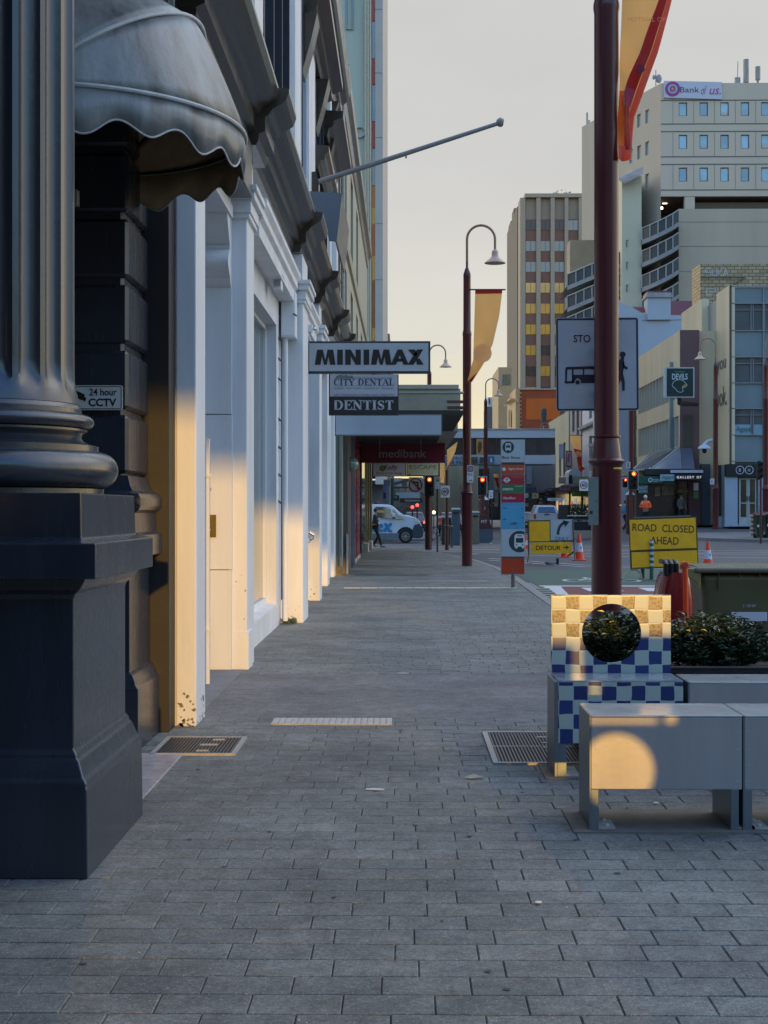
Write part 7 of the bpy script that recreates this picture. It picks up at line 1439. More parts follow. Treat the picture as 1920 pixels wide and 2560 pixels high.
Y = 205; oc = root('ochre_building', 'ochre rendered building with a single upper window beyond the bridge', 'building', (PX(1250, Y), Y, 0)); obj('wall', MB().box(PX(1246, Y), PX(1280, Y), Y, Y+14, 0, PZ(1260, 918, Y)), m_och, oc)
obj('side_wall', MB().add([P3(1246, 1075, Y), P3(1246, 922, Y), P3(1238, 930, 225), P3(1232, 960, 240), P3(1232, 1075, 240)], [(0, 1, 2, 3, 4)]), mat('pale_side', (.36, .31, .22), .75, .1, .5), oc)
obj('window', pb(1257, 936, 1276, 962, Y-.1, .08), mat('ochre_window', (.16, .19, .13), .1, .3, .4, spec=1.), oc); obj('window_surround', pb(1246.5, 936, 1256, 964, Y-.08, .06), mat('pinkish_panel', (.42, .34, .27), .7), oc)
gy = root('grey_office', 'slim grey building with a cream top left of the ochre building', 'building', (PX(1222, 230), 230, 0)); obj('wall', pb(1218, 1017, 1232, 1290, 230, 10), mat('slate_render', (.16, .165, .165), .7), gy); obj('top_storey', pb(1219, 993, 1232, 1016.8, 230.2, 9), m_wh, gy); obj('window', pb(1222, 996, 1225, 1010, 230.1, .05), MATS['dark_pane'], gy)
# ---------------------------------------------------------------- pale bridge across the street
Y = 130; br = root('pedestrian_bridge', 'pale blue enclosed bridge spanning the street with dark glazing', 'bridge', (PX(1250, Y), Y, 7)); m_brd = mat('bridge_panel', (.50, .58, .64), .45, .04, .4)
obj('roof_fascia', pb(1060, 1074, 1388, 1094.5, Y, 5), m_brd, br); obj('coping', pb(1060, 1071.5, 1389, 1073.8, Y-.1, 5.2), m_wo, br); obj('floor_fascia', pb(1060, 1138, 1388, 1160, Y, 5), m_brd, br)
obj('glazing', pb(1060, 1095, 1388, 1137.5, Y+.3, .2), mat('bridge_glass', (.035, .035, .042), .1, .5, .12, spec=1.), br)
mm_ = MB(); [mm_.add(*(lambda m_: (m_.v, m_.f))(pb(u, 1095, u+1.5, 1137.5, Y+.1, .15))) for u in (1100, 1180, 1240, 1313, 1345)]; obj('mullion', mm_, m_bf, br)
obj('poster', pb(1191, 1097, 1208, 1137, Y+.05, .05), mat('poster_amber', (.55, .28, .08), .5, .1, .6), br); obj('poster_print', ppoly([(1196, 1134), (1194, 1118), (1196, 1107), (1200, 1102), (1204, 1107), (1205, 1118), (1201, 1130)], Y+.03, .02), mat('print_dark', (.10, .05, .02), .5), br); obj('end_panel', pb(1378, 1137, 1388, 1160, Y-.1, .08), m_signwhite, br)
cp = fsign('white and blue car park sign on the bridge', 1108, 1137, 1196, 1162, 129.7, (.38, .46, .55)); text('TRAFALGAR', 1112, 1141.5, 1172, 1149, 129.6, m_gry, cp, .02); text('CAR PARK', 1112, 1151.5, 1172, 1160.5, 129.6, m_gry, cp, .03)
fsign('black height limit plate with an arrow on the bridge sign', 1177, 1143, 1194, 1159, 129.5, (.05, .055, .05), '→', (.4, .35, .15), (1180, 1145, 1191, 1150)); fsign('black plate behind the thin lamp on the bridge', 1199, 1143, 1210, 1158, 129.5, (.05, .055, .05))
fb = fsign('pale board with a blue figure square on the bridge left of the totem', 1213, 1137, 1251, 1161, 129.6, (.34, .42, .50)); obj('blue_square', pb(1220, 1141, 1236, 1158, 129.5, .02), mat('square_blue', (.03, .15, .30), .4), fb); obj('figure_mark', ppoly([(1226, 1156), (1225, 1149), (1227, 1144), (1230, 1146), (1231, 1156)], 129.48, .01), m_signwhite, fb)
# garage building under and behind the bridge
Y = 141; ga = root('garage_building', 'cream garage wall and corrugated screen closing the view under the bridge', 'building', (PX(1200, Y), Y, 0))
obj('cream_wall', pb(1060, 1120, 1197, 1290, Y, 8), mat('garage_cream', (.56, .48, .28), .75, .2, .3, streak=True, dirt=.25), ga)
obj('corrugated_screen', pb(1197.2, 1120, 1389, 1232, Y+.3, 6), mat('screen_grey', (.34, .32, .28), .6, .3, .35, streak=True), ga); mm_ = MB()
for i in range(64): u = 1224+i*2.5; pb(u, 1160, u+1., 1226, Y+.1, .1, mm_)
obj('corrugation', mm_, mat('screen_rib', (.46, .44, .40), .6), ga); obj('lower_fronts', pb(1197.2, 1232.2, 1389, 1300, Y+.5, 5), m_int, ga)
rq = random.Random(5)
for i in range(34):
    u = rq.uniform(1200, 1380); v = rq.uniform(1228, 1268); obj('shop_panel', pb(u, v, u+rq.uniform(3, 10), v+rq.uniform(3, 9), Y-rq.uniform(.1, 1.5), .04), mat('shop_panel_%d' % (i % 7), ((.5, .4, .25), (.10, .16, .3), (.45, .05, .05), (.5, .5, .46), (.08, .2, .12), (.6, .25, .06), (.3, .3, .32))[i % 7], .6, .3, 2), ga)
lv_ = MB(); [pb(1197, v, 1223, v+4, Y+.05, .2, lv_) for v in range(1172, 1200, 9)]; obj('louvre_bank', lv_, mat('louvre_brown', (.09, .05, .04), .6), ga)
for k_, (u0, v0, u1, v1, c_) in enumerate(((1235, 1200, 1244, 1226, (.35, .32, .2)), (1236, 1228, 1246, 1262, (.3, .27, .18)), (1204, 1205, 1216, 1232, (.33, .38, .4)), (1200, 1252, 1222, 1262, (.3, .25, .14)), (1150, 1212, 1153, 1290, (.3, .3, .3)), (1316, 1166, 1330, 1210, (.32, .33, .34)))): obj('front_panel', pb(u0, v0, u1, v1, Y-.05, .04), mat('fp_%d' % k_, c_, .6, .2, 1), ga)
um_ = root('folded_umbrella', 'folded dark umbrella standing above the bridge in front of red brick', 'umbrella', (PX(1359, 150), 150, 9)); obj('canopy', MB().lathe([(.1, PZ(1359, 1019, 150)), (.28, PZ(1359, 1023, 150)), (.32, PZ(1359, 1035, 150)), (.2, PZ(1359, 1062, 150))][::-1], PX(1359, 150), 150, 12), mat('umbrella_cloth', (.06, .06, .06), .8), um_, smooth=True); obj('pole', MB().tube([(PX(1359, 150), 150, 7), (PX(1359, 150), 150, PZ(1359, 1045, 150))], .06), m_ant, um_)
# ---------------------------------------------------------------- left side beyond the crossing
lb = root('left_shop_row', 'dim shop fronts on the left side beyond the intersection', 'building', (-2, 84, 0)); obj('wall', MB().box(-14, -1.0, 104.1, 150, 0, 14), m_gc, lb); obj('front', MB().box(-14, -1.1, 83, 83.2, 3.6, 6), m_pg, lb)
obj('end_front', pb(930, 1196, 957, 1270, 83.4, .2), mat('front_slate', (.16, .17, .20), .6, .1, 1), lb); obj('end_front_blue', pb(957.3, 1213, 974, 1270, 84, .2), mat('front_blue', (.13, .16, .22), .6, .1, 1), lb); obj('window', pb(959, 1232, 965, 1246, 83.9, .05), MATS['dark_pane'], lb); obj('canopy', pb(930, 1199, 975, 1214, 82.6, .8), m_bf, lb); obj('strip_light', pb(931, 1197.5, 956, 1200.5, 82.4, .1), mat('strip_glow', (.9, .95, 1), .5, 0, emit=.8), lb)
for k_, (u0, v0, u1, v1, c_) in enumerate(((960, 1196, 975, 1215, (.30, .27, .22)), (985, 1195, 1004, 1216, (.30, .33, .40)), (1000, 1216, 1012, 1228, (.26, .22, .16)), (1017, 1204, 1030, 1240, (.33, .30, .22)), (990, 1222, 1024, 1232, (.20, .20, .15)))): obj('upper_front', pb(u0, v0, u1, v1, 100+k_, .2), mat('uf_%d' % k_, c_, .6, .5, 3), lb)
gp_ = root('green_street_canopy', 'dark green canopy posts and beams beyond the intersection', 'canopy', (PX(990, 92), 92, 0)); obj('post', pb(976, 1196, 984, 1320, 92, .2), mat('canopy_green', (.02, .055, .045), .5), gp_); obj('beam', MB().add([P3(976, 1216, 92), P3(1024, 1203, 88), P3(1024, 1197, 88), P3(976, 1208, 92)], [(0, 1, 2, 3)]), MATS['canopy_green'], gp_); obj('beam', pb(984, 1217, 1056, 1221, 92, .3), MATS['canopy_green'], gp_)
fsign('long black sign with white lettering under the far canopy', 1000, 1246, 1056, 1257, 90, (.02, .018, .022), 'lululemon', (.55, .53, .55), (1013, 1247.5, 1049, 1254)); fsign('small black square sign left of the long black sign', 980, 1238, 998, 1252, 89.5, (.015, .03, .03), 'ME', (.4, .42, .42), (984, 1241, 993, 1245))
fsign('pale lit fascia strip above the long black sign', 990, 1231, 1050, 1245, 91, (.32, .40, .46)); fsign('grey lettered strip under the small square sign', 985, 1256, 1008, 1263, 90.5, (.20, .21, .2))
fc = root('far_street_front', 'brown far shop fronts closing the left side of the street', 'building', (0, 125, 0)); obj('wall', pb(984, 1196, 1070, 1300, 128, 3), mat('far_brown', (.16, .13, .10), .7, .6, .5), fc)
for k_ in range(14): u = 986+k_*6; obj('shop_light', pb(u, 1262+(k_*7) % 13, u+3, 1266+(k_*7) % 13, 127.5, .1), mat('fsl_%d' % (k_ % 4), ((.3, .28, .22), (.12, .03, .03), (.2, .26, .3), (.35, .3, .25))[k_ % 4], .6, .3, 3), fc)
# ================================================================ traffic signals
m_tl = mat('signal_black', (.012, .012, .014), .4, .1, 8); m_tlr = mat('signal_rim', (.62, .60, .58), .4, 0)
m_red = mat('signal_red_lit', (1, .03, .01), .4, 0, emit=6.); m_redc = mat('signal_core_lit', (1, .32, .05), .4, 0, emit=6.); m_off = mat('lens_off', (.02, .012, .01), .25, 0)
def signal(label, u0, v0, u1, v1, Y, lit=True, rim=True, z0=0., pole=None, group='traffic lights'):
    t = root('traffic_light', label, 'traffic light', (PX((u0+u1)/2, Y), Y, z0), group); uc = (u0+u1)/2; x = PX(uc, Y)
    if rim: obj('backing_board', ppoly(rrect(u0, v0, u1, v1, 4), Y, .03), m_tlr, t)
    obj('housing', ppoly(rrect(u0+1.3, v0+1.3, u1-1.3, v1-1.3, 3), Y-.14, .139), m_tl, t)
    h = (v1-v0)/3.; r = (PX(u1, Y)-PX(u0, Y))*.2
    for i in range(3):
        vc = v0+h*(i+.5)*.93+1.2; z = PZ(uc, vc, Y); on = lit and i == 0
        ln = obj('lens', MB().disc((x, z), r, Y-.17, Y-.141, 20), m_red if on else m_off, t)
        if on: obj('lit_core', MB().disc((x, z), r*.5, Y-.18, Y-.171, 16), m_redc, ln)
        if Y < 80: obj('visor', MB().ring((x, z), r*1.08, r*1.2, Y-.34, Y-.141, 18), m_tl, t)
    if pole: obj('pole', MB().tube([(PX(pole[0], Y), Y+.15, z0), (PX(pole[0], Y), Y+.15, PZ(uc, pole[1], Y))], pole[2], 14), m_mard, t, smooth=True)
    return t
signal('red traffic light on the maroon pole at the end of the footpath', 1061, 1190, 1086, 1242, 59.5, pole=(1071, 1235, .14), rim=False)
signal('red traffic light with pale rim beside the far lamp post', 1193, 1191, 1218, 1239, 78, pole=(1206, 1238, .13))
signal('red traffic light on the far corner near the worker', 1570, 1176, 1596, 1225, 76, pole=(1578, 1224, .10), z0=ramp(12, 76))
signal('small red signal head behind the one near the worker', 1556, 1195, 1570, 1220, 84, lit=True, rim=False, z0=.8)
signal('unlit black signal head at the picture edge by the optometrist', 1892, 1151, 1906, 1201, 66, lit=False, rim=False, pole=(1904, 1200, .05), z0=.1)
# maroon service pillars
def pillar_box(label, u0, u1, v0, v1, Y, z0, col=m_mard, tagm=True):
    t = root('service_pillar', label, 'pillar', (PX((u0+u1)/2, Y), Y, z0)); obj('case', MB().box(PX(u0, Y), PX(u1, Y), Y, Y+.5, z0, PZ(u0, v0, Y)), col, t, bevel=.03); obj('cap', MB().sq([(.5*(PX(u1, Y)-PX(u0, Y))+.03, PZ(u0, v0, Y)+.001), (.2*(PX(u1, Y)-PX(u0, Y)), PZ(u0, v0-9, Y))], (PX(u0, Y)+PX(u1, Y))/2, Y+.25), m_gal, t)
    um = (u0+u1)/2; vm2 = v0+(v1-v0)*.25; obj('label_plate', pb(um-2.5, vm2-3, um+2.5, vm2+4, Y-.02, .015), m_signwhite, t); obj('seam', MB().box(PX(u0-.5, Y), PX(u1+.5, Y), Y-.03, Y+.52, PZ(u0, v0+(v1-v0)*.5+.6, Y), PZ(u0, v0+(v1-v0)*.5-.6, Y)), m_tl, t)
    return t
pillar_box('maroon service pillar under the traffic light by the far lamp', 1199, 1222, 1250, 1330, 79, -.1)
pillar_box('maroon service pillar below the red light near the worker', 1568, 1587, 1237, 1296, 76.2, ramp(12, 76))
kb_ = root('flared_kiosk', 'dark maroon flared plinth bin at the foot of the far signal', 'bin', (PX(1210, 78), 78, -.1)); obj('body', MB().prism([(PX(1198, 77.5), PZ(1210, 1288, 77.5)), (PX(1222, 77.5), PZ(1210, 1288, 77.5)), (PX(1229, 77.5), PZ(1210, 1322, 77.5)), (PX(1192, 77.5), PZ(1210, 1322, 77.5))], 77.5, 78.2), m_mard, kb_); obj('foot', MB().box(PX(1191, 77.5), PX(1230, 77.5), 77.4, 78.3, -.12, PZ(1210, 1322.5, 77.5)), m_bf, kb_); text('MT', 1203, 1300, 1218, 1308, 77.45, m_ltr, kb_, .0)
# speed signs, no left turn, parking plates
m_sgr = mat('sign_ring_red', (.22, .03, .03), .4, 0)
def speed(label, uc, vc, s, Y, post=None, z0=0.):
    t = root('speed_sign', label, 'sign', (PX(uc, Y), Y, PZ(uc, vc+s, Y))); obj('plate', ppoly(rrect(uc-s, vc-s*1.3, uc+s, vc+s*1.3, 1.5), Y, .02), mat('plate_beige', (.72, .68, .64), .4, .04, 3), t)
    x, z = PX(uc, Y), PZ(uc, vc, Y); R = s*.86*Y/FPX; obj('ring', MB().ring((x, z), R*.82, R, Y-.015, Y-.002, 28), m_sgr, t); text('40', uc-s*.58, vc-s*.44, uc+s*.58, vc+s*.44, Y-.012, m_gry, t, .02)
    if post: obj('post', MB().tube([(PX(post, Y), Y+.05, z0), (PX(post, Y), Y+.05, PZ(uc, vc, Y))], .04, 8), m_mard, t)
speed('40 speed sign on the maroon post right of the footpath signal', 1113, 1229, 11.5, 62)
speed('40 speed sign just left of the thick maroon pole', 1459.5, 1213, 11, 80)
Y = 60; nl = root('no_left_turn_sign', 'square no left turn sign beside the footpath signal', 'sign', (PX(1040, Y), Y, 2)); obj('plate', pb(1022, 1193, 1056, 1230, Y, .02), mat('plate_warm', (.70, .62, .58), .45, .08, 3), nl); x, z = PX(1039, Y), PZ(1039, 1212, Y); obj('ring', MB().ring((x, z), .235, .275, Y-.02, Y-.002, 30), m_sgr, nl)
obj('arrow', ppoly([(1043, 1223), (1043, 1208), (1036, 1208), (1036, 1211.5), (1030, 1206), (1036, 1201), (1036, 1204.5), (1046.5, 1204.5), (1046.5, 1223)], Y-.012, .005), m_tl, nl); obj('slash', ppoly([(1027.5, 1203.5), (1029.5, 1201), (1050.5, 1221), (1048.5, 1223.5)], Y-.022, .005), m_sgr, nl)
obj('white_edge', pb(1057, 1195, 1060, 1232, Y, .05), m_signwhite, nl)
def plate_sign(label, u0, v0, u1, v1, Y, head, hcol, post=None, nm='parking_sign', z0=0):
    t = root(nm, label, 'sign', (PX(u0, Y), Y, PZ(u0, v1, Y))); obj('plate', ppoly(rrect(u0, v0, u1, v1, 1.5), Y, .015), m_signwhite, t)
    hp = mat('head_%d_%d' % (hcol[0]*99, hcol[2]*99), hcol, .4, .05, 5); h_ = (v1-v0); obj('header', pb(u0+1.2, v0+2, u1-1.2, v0+h_*.38, Y-.006, .004), hp, t); text(head, u0+3, v0+h_*.1, u1-3, v0+h_*.32, Y-.01, m_signwhite, t, .0)
    text('8-6', u0+2.5, v0+h_*.46, u1-2.5, v0+h_*.6, Y-.008, m_gry, t, .0); obj('arrow', ppoly([(u0+3, v1-5.5), (u1-6, v1-5.5), (u1-6, v1-8), (u1-2.5, v1-5), (u1-6, v1-2.5), (u1-6, v1-4.5), (u0+3, v1-4.5)], Y-.008, .002), m_gry, t)
    if post: obj('post', MB().tube([(PX(post[0], Y), Y+.05, z0), (PX(post[0], Y), Y+.05, PZ(u0, v0+4, Y))], post[1], 10), m_tl, t)
    return t
plate_sign('tall loading zone plate clamped to the lamp at the far kerb', 1167.5, 1163, 1183.5, 1206, 42.0, 'ZONE', (.16, .03, .15))
pp_ = plate_sign('small parking plate on the slim black post at the footpath end', 1088.5, 1193, 1098.5, 1222, 56.5, 'P', (.18, .03, .06), post=(1093.5, .035))
hp_ = root('bike_hoop', 'thin steel hoop rail fixed beside the slim black post', 'bike hoop', (PX(1088, 56), 56, 0)); obj('hoop', MB().tube([(PX(1089, 56)+.10*cos(2*pi*i/16), 56, PZ(1089, 1331, 56)+.15*sin(2*pi*i/16)) for i in range(17)], .015, 6), m_gal, hp_, smooth=True); obj('stem', MB().tube([(PX(1093, 56), 56, 0), (PX(1093, 56), 56, .9)], .02, 6), m_tl, hp_)
plate_sign('white lane plate on a thin pole beside the far signal rim', 1222, 1226, 1233, 1246, 79, '8', (.4, .4, .42), post=(1230, .04))
# ================================================================ van
m_van = mat('van_white', (.52, .58, .62), .22, .04, 2, spec=.7, coat=.4, dirt=.1); m_vb = mat('van_bumper', (.03, .05, .06), .5, .1, 3); m_vg = mat('van_glass', (.03, .035, .03), .05, 0, spec=1.2); m_vblue = mat('van_blue', (.02, .20, .42), .35, .05, 2); m_tyre = mat('tyre', (.012, .012, .012), .8, .1, 10); m_alloy = mat('wheel_silver', (.35, .36, .37), .35, .1, 8, metal=.6); m_lens = mat('headlight_lens', (.55, .5, .5), .08, .1, 4, spec=1.)
Y = 76.5; zr_ = -.12
vt = root('delivery_van', 'white delivery van with blue lettering crossing left to right', 'van', (PX(975, Y), Y+1, zr_))
V2 = lambda u, v: (PX(u, Y), PZ(u, v, Y))
uf = 1057; prof_ = [(880, 1345), (880, 1262), (945, 1260.5), (968, 1261.5), (980, 1264), (1000, 1281), (1010, 1287), (1026, 1290), (1042, 1296), (1050, 1304), (1055, 1316), (1057, 1327), (1056.5, 1341), (1052, 1345)]
def vprof(dy, shr):
    out = []
    for u, v in prof_:
        x, z = V2(u, v); f = max(0, min(1, (PZ(975, 1300, Y)-z)/-1.0)); out.append((x, Y+(dy if dy < 1 else dy)+(shr*f if dy < 1 else -shr*f), z))
    return out
n_ = len(prof_); A = vprof(0, .22); B = vprof(1.9, .22); obj('body', MB().add(A+B, [tuple(range(n_)), tuple(range(2*n_-1, n_-1, -1))]+[(i, i+n_, (i+1) % n_+n_, (i+1) % n_) for i in range(n_)]), m_van, vt, bevel=.05, bseg=3)
def side(pts, d=.012, f0=True):
    q = []
    for u, v in pts:
        x, z = V2(u, v); f = max(0, min(1, (z-PZ(975, 1300, Y)))); q.append((x, Y+.22*f-d, z))
    return MB().add(q, [tuple(range(len(q)))[::-1]])
obj('side_window', side([(938, 1267), (965, 1267.5), (977, 1272), (980, 1297), (943, 1293), (940, 1280)], .02), m_vg, vt); obj('side_window', side([(981, 1273), (985, 1275), (1000, 1290), (1012, 1298.5), (983, 1297.5)], .02), m_vg, vt)
obj('painted_window_reflection', side([(941, 1275), (976, 1278), (977.5, 1283), (943, 1281)], .025), mat('window_warm_reflection', (.35, .22, .08), .2, .5, 2), vt)  # warm strip painting a reflection onto the side glass
xs_, zs_ = V2(985, 1270); obj('windscreen', MB().add([(V2(976, 1266)[0]+.03, Y+.22, V2(976, 1266)[1]), (V2(1010, 1287)[0]+.03, Y+.08, V2(1010, 1287)[1]+.01), (V2(1010, 1287)[0]+.03, Y+1.82, V2(1010, 1287)[1]+.01), (V2(976, 1266)[0]+.03, Y+1.68, V2(976, 1266)[1])], [(0, 1, 2, 3)]), m_vg, vt)
obj('bumper', MB().prism([V2(1036, 1312), V2(1049, 1309), V2(1056, 1318), V2(1058.5, 1330), V2(1057.5, 1341), V2(1050, 1346), V2(1030, 1345), V2(1032, 1322)], Y-.04, Y+1.94), m_vb, vt, bevel=.03)
obj('sill', MB().prism([V2(880, 1349), V2(880, 1333), V2(1000, 1333), V2(1000, 1347)], Y-.02, Y+.04), mat('van_lower_grey', (.13, .16, .17), .4, .1, 2), vt)
obj('headlight', side([(1034, 1293), (1043, 1298), (1050, 1308), (1036, 1307)], .015), m_lens, vt); mr = obj('mirror', MB().box(V2(981, 1290)[0], V2(988, 1290)[0], Y-.22, Y+.0, V2(980, 1293)[1], V2(980, 1283)[1]), m_van, vt, bevel=.03)
def wheel(x, z, r, yy, parent):
    w_ = obj('wheel', MB().disc((x, z), r, yy-.02, yy+.22, 32), m_tyre, parent, bevel=.03); obj('rim', MB().ring((x, z), r*.50, r*.60, yy-.05, yy-.02, 28).disc((x, z), r*.22, yy-.05, yy-.02, 16), m_alloy, w_)
    sp2 = MB()
    for i in range(8): a = 2*pi*i/8; sp2.prism([(x+r*.2*cos(a-.2), z+r*.2*sin(a-.2)), (x+r*.52*cos(a-.09), z+r*.52*sin(a-.09)), (x+r*.52*cos(a+.09), z+r*.52*sin(a+.09)), (x+r*.2*cos(a+.2), z+r*.2*sin(a+.2))], yy-.045, yy-.02)
    obj('spokes', sp2, m_alloy, w_); return w_
xw, zw = PX(1014, Y), zr_+.36; obj('wheel_arch', MB().prism([(xw+.47*cos(pi*i/12), zw+.02+.47*sin(pi*i/12)) for i in range(13)], Y-.015, Y+.03), m_tyre, vt); wheel(xw, zw, .36, Y-.05, vt); wheel(PX(1014, Y), zw, .36, Y+1.65, vt); wheel(PX(890, Y), zw, .36, Y-.05, vt)
lx = MB()
for pg in ([(947, 1312), (953, 1308), (958, 1312), (957, 1319), (949, 1320), (951, 1324), (958, 1323), (957, 1329), (948, 1330), (944, 1322)], [(959, 1308), (966, 1307), (970, 1312), (974, 1307), (981, 1308), (979, 1314), (973, 1318), (975, 1324), (981, 1326), (980, 1331), (972, 1330), (968, 1325), (964, 1330), (958, 1328), (960, 1322), (964, 1318), (961, 1313)], [(925, 1310), (944, 1306), (944, 1312), (938, 1330), (925, 1330)]): s_ = side(pg, .02); lx.add(s_.v, s_.f)
obj('lettering', lx, m_vblue, vt); obj('door_handle', side([(943, 1300), (948, 1300.5), (948, 1302), (943, 1302)], .03), m_tyre, vt); obj('door_seam', side([(942, 1266), (943, 1266), (944, 1335), (943, 1335)], .016), m_vb, vt)
rl_ = root('roof_bar_load', 'small pink and dark bundle tied on the van roof', 'load', (PX(945, Y), Y+.6, 1.9)); obj('bundle', MB().ball((PX(940, Y+.6), Y+.6, PZ(940, 1259, Y)), (.12, .15, .09)), m_tyre, rl_, smooth=True); obj('cloth', MB().ball((PX(947, Y+.6), Y+.6, PZ(947, 1258, Y)), (.09, .1, .1)), m_pk, rl_, smooth=True)
# ================================================================ pickup from behind and two dark cars
Y = 106; X0, X1 = PX(1334, Y), PX(1399, Y); pu = root('white_pickup', 'white pickup with hard canopy seen from behind up the street', 'pickup', ((X0+X1)/2, Y+2, 0)); Z = lambda v: PZ(1365, v, Y)
obj('body', MB().box(X0, X1, Y, Y+5, Z(1314), Z(1283)), m_van, pu, bevel=.08); obj('canopy', MB().add([(X0+.05, Y+.02, Z(1283)), (X1-.05, Y+.02, Z(1283)), (X1-.25, Y+.25, Z(1265)), (X0+.25, Y+.25, Z(1265)), (X0+.05, Y+3, Z(1283)), (X1-.05, Y+3, Z(1283)), (X1-.25, Y+3, Z(1262)), (X0+.25, Y+3, Z(1262))], [(0, 1, 2, 3), (4, 7, 6, 5), (0, 3, 7, 4), (1, 5, 6, 2), (3, 2, 6, 7), (0, 4, 5, 1)]), m_van, pu, bevel=.05)
obj('rear_window', MB().add([(X0+.28, Y-.01, Z(1281)), (X1-.28, Y-.01, Z(1281)), (X1-.38, Y+.2, Z(1267)), (X0+.38, Y+.2, Z(1267))], [(0, 1, 2, 3)]), m_vg, pu); tg = obj('tailgate', MB().box(X0+.18, X1-.18, Y-.03, Y, Z(1301), Z(1284)), m_van, pu, bevel=.01); obj('handle', MB().box(X0+.75, X1-.75, Y-.05, Y-.031, Z(1288), Z(1285)), m_vb, tg)
for xx in (X0+.09, X1-.09): obj('tail_light', MB().box(xx-.07, xx+.07, Y-.03, Y, Z(1297), Z(1285)), mat('tail_red', (.3, .02, .02), .3, 0), pu)
obj('bumper', MB().box(X0, X1, Y-.15, Y-.001, Z(1310), Z(1302)), m_vb, pu, bevel=.03)
for xx in (X0+.15, X1-.35): obj('wheel', MB().prism([(Y+1+.36*cos(2*pi*i/20), .24+.36*sin(2*pi*i/20)) for i in range(20)], xx, xx+.22, 'x'), m_tyre, pu)
m_dk = mat('dark_car_paint', (.02, .022, .027), .2, .1, 2, spec=.8, coat=.5); m_tll = mat('tail_light_lit', (1, .05, .04), .4, 0, emit=4.); m_hll = mat('head_light_lit', (1, .8, .4), .4, 0, emit=4.)
def car(label, uc, Y, w, h, z0, m, tail=None, face=None, cat='car'):
    x = PX(uc, Y); t = root('parked_car', label, cat, (x, Y+2, z0)); hw = w/2
    obj('body', MB().add([(x-hw, Y, z0+.25), (x+hw, Y, z0+.25), (x+hw, Y, z0+h*.58), (x-hw, Y, z0+h*.58), (x-hw, Y+4.4, z0+.25), (x+hw, Y+4.4, z0+.25), (x+hw, Y+4.4, z0+h*.55), (x-hw, Y+4.4, z0+h*.55)], [(0, 1, 2, 3), (4, 7, 6, 5), (0, 4, 5, 1), (1, 5, 6, 2), (2, 6, 7, 3), (3, 7, 4, 0)]), m, t, bevel=.12, bseg=3)
    obj('cabin', MB().add([(x-hw*.92, Y+.3, z0+h*.56), (x+hw*.92, Y+.3, z0+h*.56), (x+hw*.7, Y+.9, z0+h), (x-hw*.7, Y+.9, z0+h), (x-hw*.92, Y+3.4, z0+h*.56), (x+hw*.92, Y+3.4, z0+h*.56), (x+hw*.7, Y+2.6, z0+h), (x-hw*.7, Y+2.6, z0+h)], [(0, 1, 2, 3), (4, 7, 6, 5), (1, 5, 6, 2), (2, 6, 7, 3), (3, 7, 4, 0)]), m, t, bevel=.08)
    obj('rear_window', MB().add([(x-hw*.8, Y+.33, z0+h*.6), (x+hw*.8, Y+.33, z0+h*.6), (x+hw*.62, Y+.85, z0+h*.95), (x-hw*.62, Y+.85, z0+h*.95)], [(0, 1, 2, 3)]), m_vg, t)
    for s in (-1, 1): obj('tail_light' if tail else 'lamp', MB().box(x+s*hw*.85-.12, x+s*hw*.85+.12, Y-.03, Y+.02, z0+h*.42, z0+h*.54), tail or m_lens, t); obj('wheel', MB().prism([(Y+.9+.3*cos(2*pi*i/16), z0+.3+.3*sin(2*pi*i/16)) for i in range(16)], x+s*(hw-.1)-.1, x+s*(hw-.1)+.1, 'x'), m_tyre, t)
    obj('number_plate', MB().box(x-.25, x+.25, Y-.03, Y-.0, z0+h*.33, z0+h*.42), m_signwhite, t)
    return t
car('dark car with bright red tail lights under the far canopy', 1036, 108, 1.8, 1.45, 0, m_dk, m_tll); car('dark car parked beyond the crossing, left of the far lamp post', 1128, 98, 1.8, 1.45, 0, m_dk); car('dark car up the street just left of the pickup', 1322, 112, 1.8, 1.45, 0, m_dk)
hl = root('lit_street_light', 'yellow lit lamp glowing behind the maroon signal pole', 'lamp', (PX(1084, 90), 90, 1.5)); obj('bulb', MB().ball((PX(1084.5, 90), 90, PZ(1084, 1281, 90)), .10, 12, 8), m_hll, hl, smooth=True); obj('stem', MB().tube([(PX(1084.5, 90), 90, 0), (PX(1084.5, 90), 90, 1.35)], .03, 6), m_tl, hl)
for u, v, Yq, lab in ((1031, 1268, 100, 'far red signal glow above the tail lights'), (1043, 1263, 101, 'higher far red signal glow above the first one')): s_ = root('distant_signal', lab, 'traffic light', (PX(u, Yq), Yq, 1), 'distant red signals'); obj('lens', MB().ball((PX(u, Yq), Yq, PZ(u, v, Yq)), .11, 12, 8), m_tll, s_, smooth=True); obj('post', MB().tube([(PX(u, Yq), Yq+.1, 0), (PX(u, Yq), Yq+.1, PZ(u, v, Yq)+.1)], .05, 6), m_tl, s_)
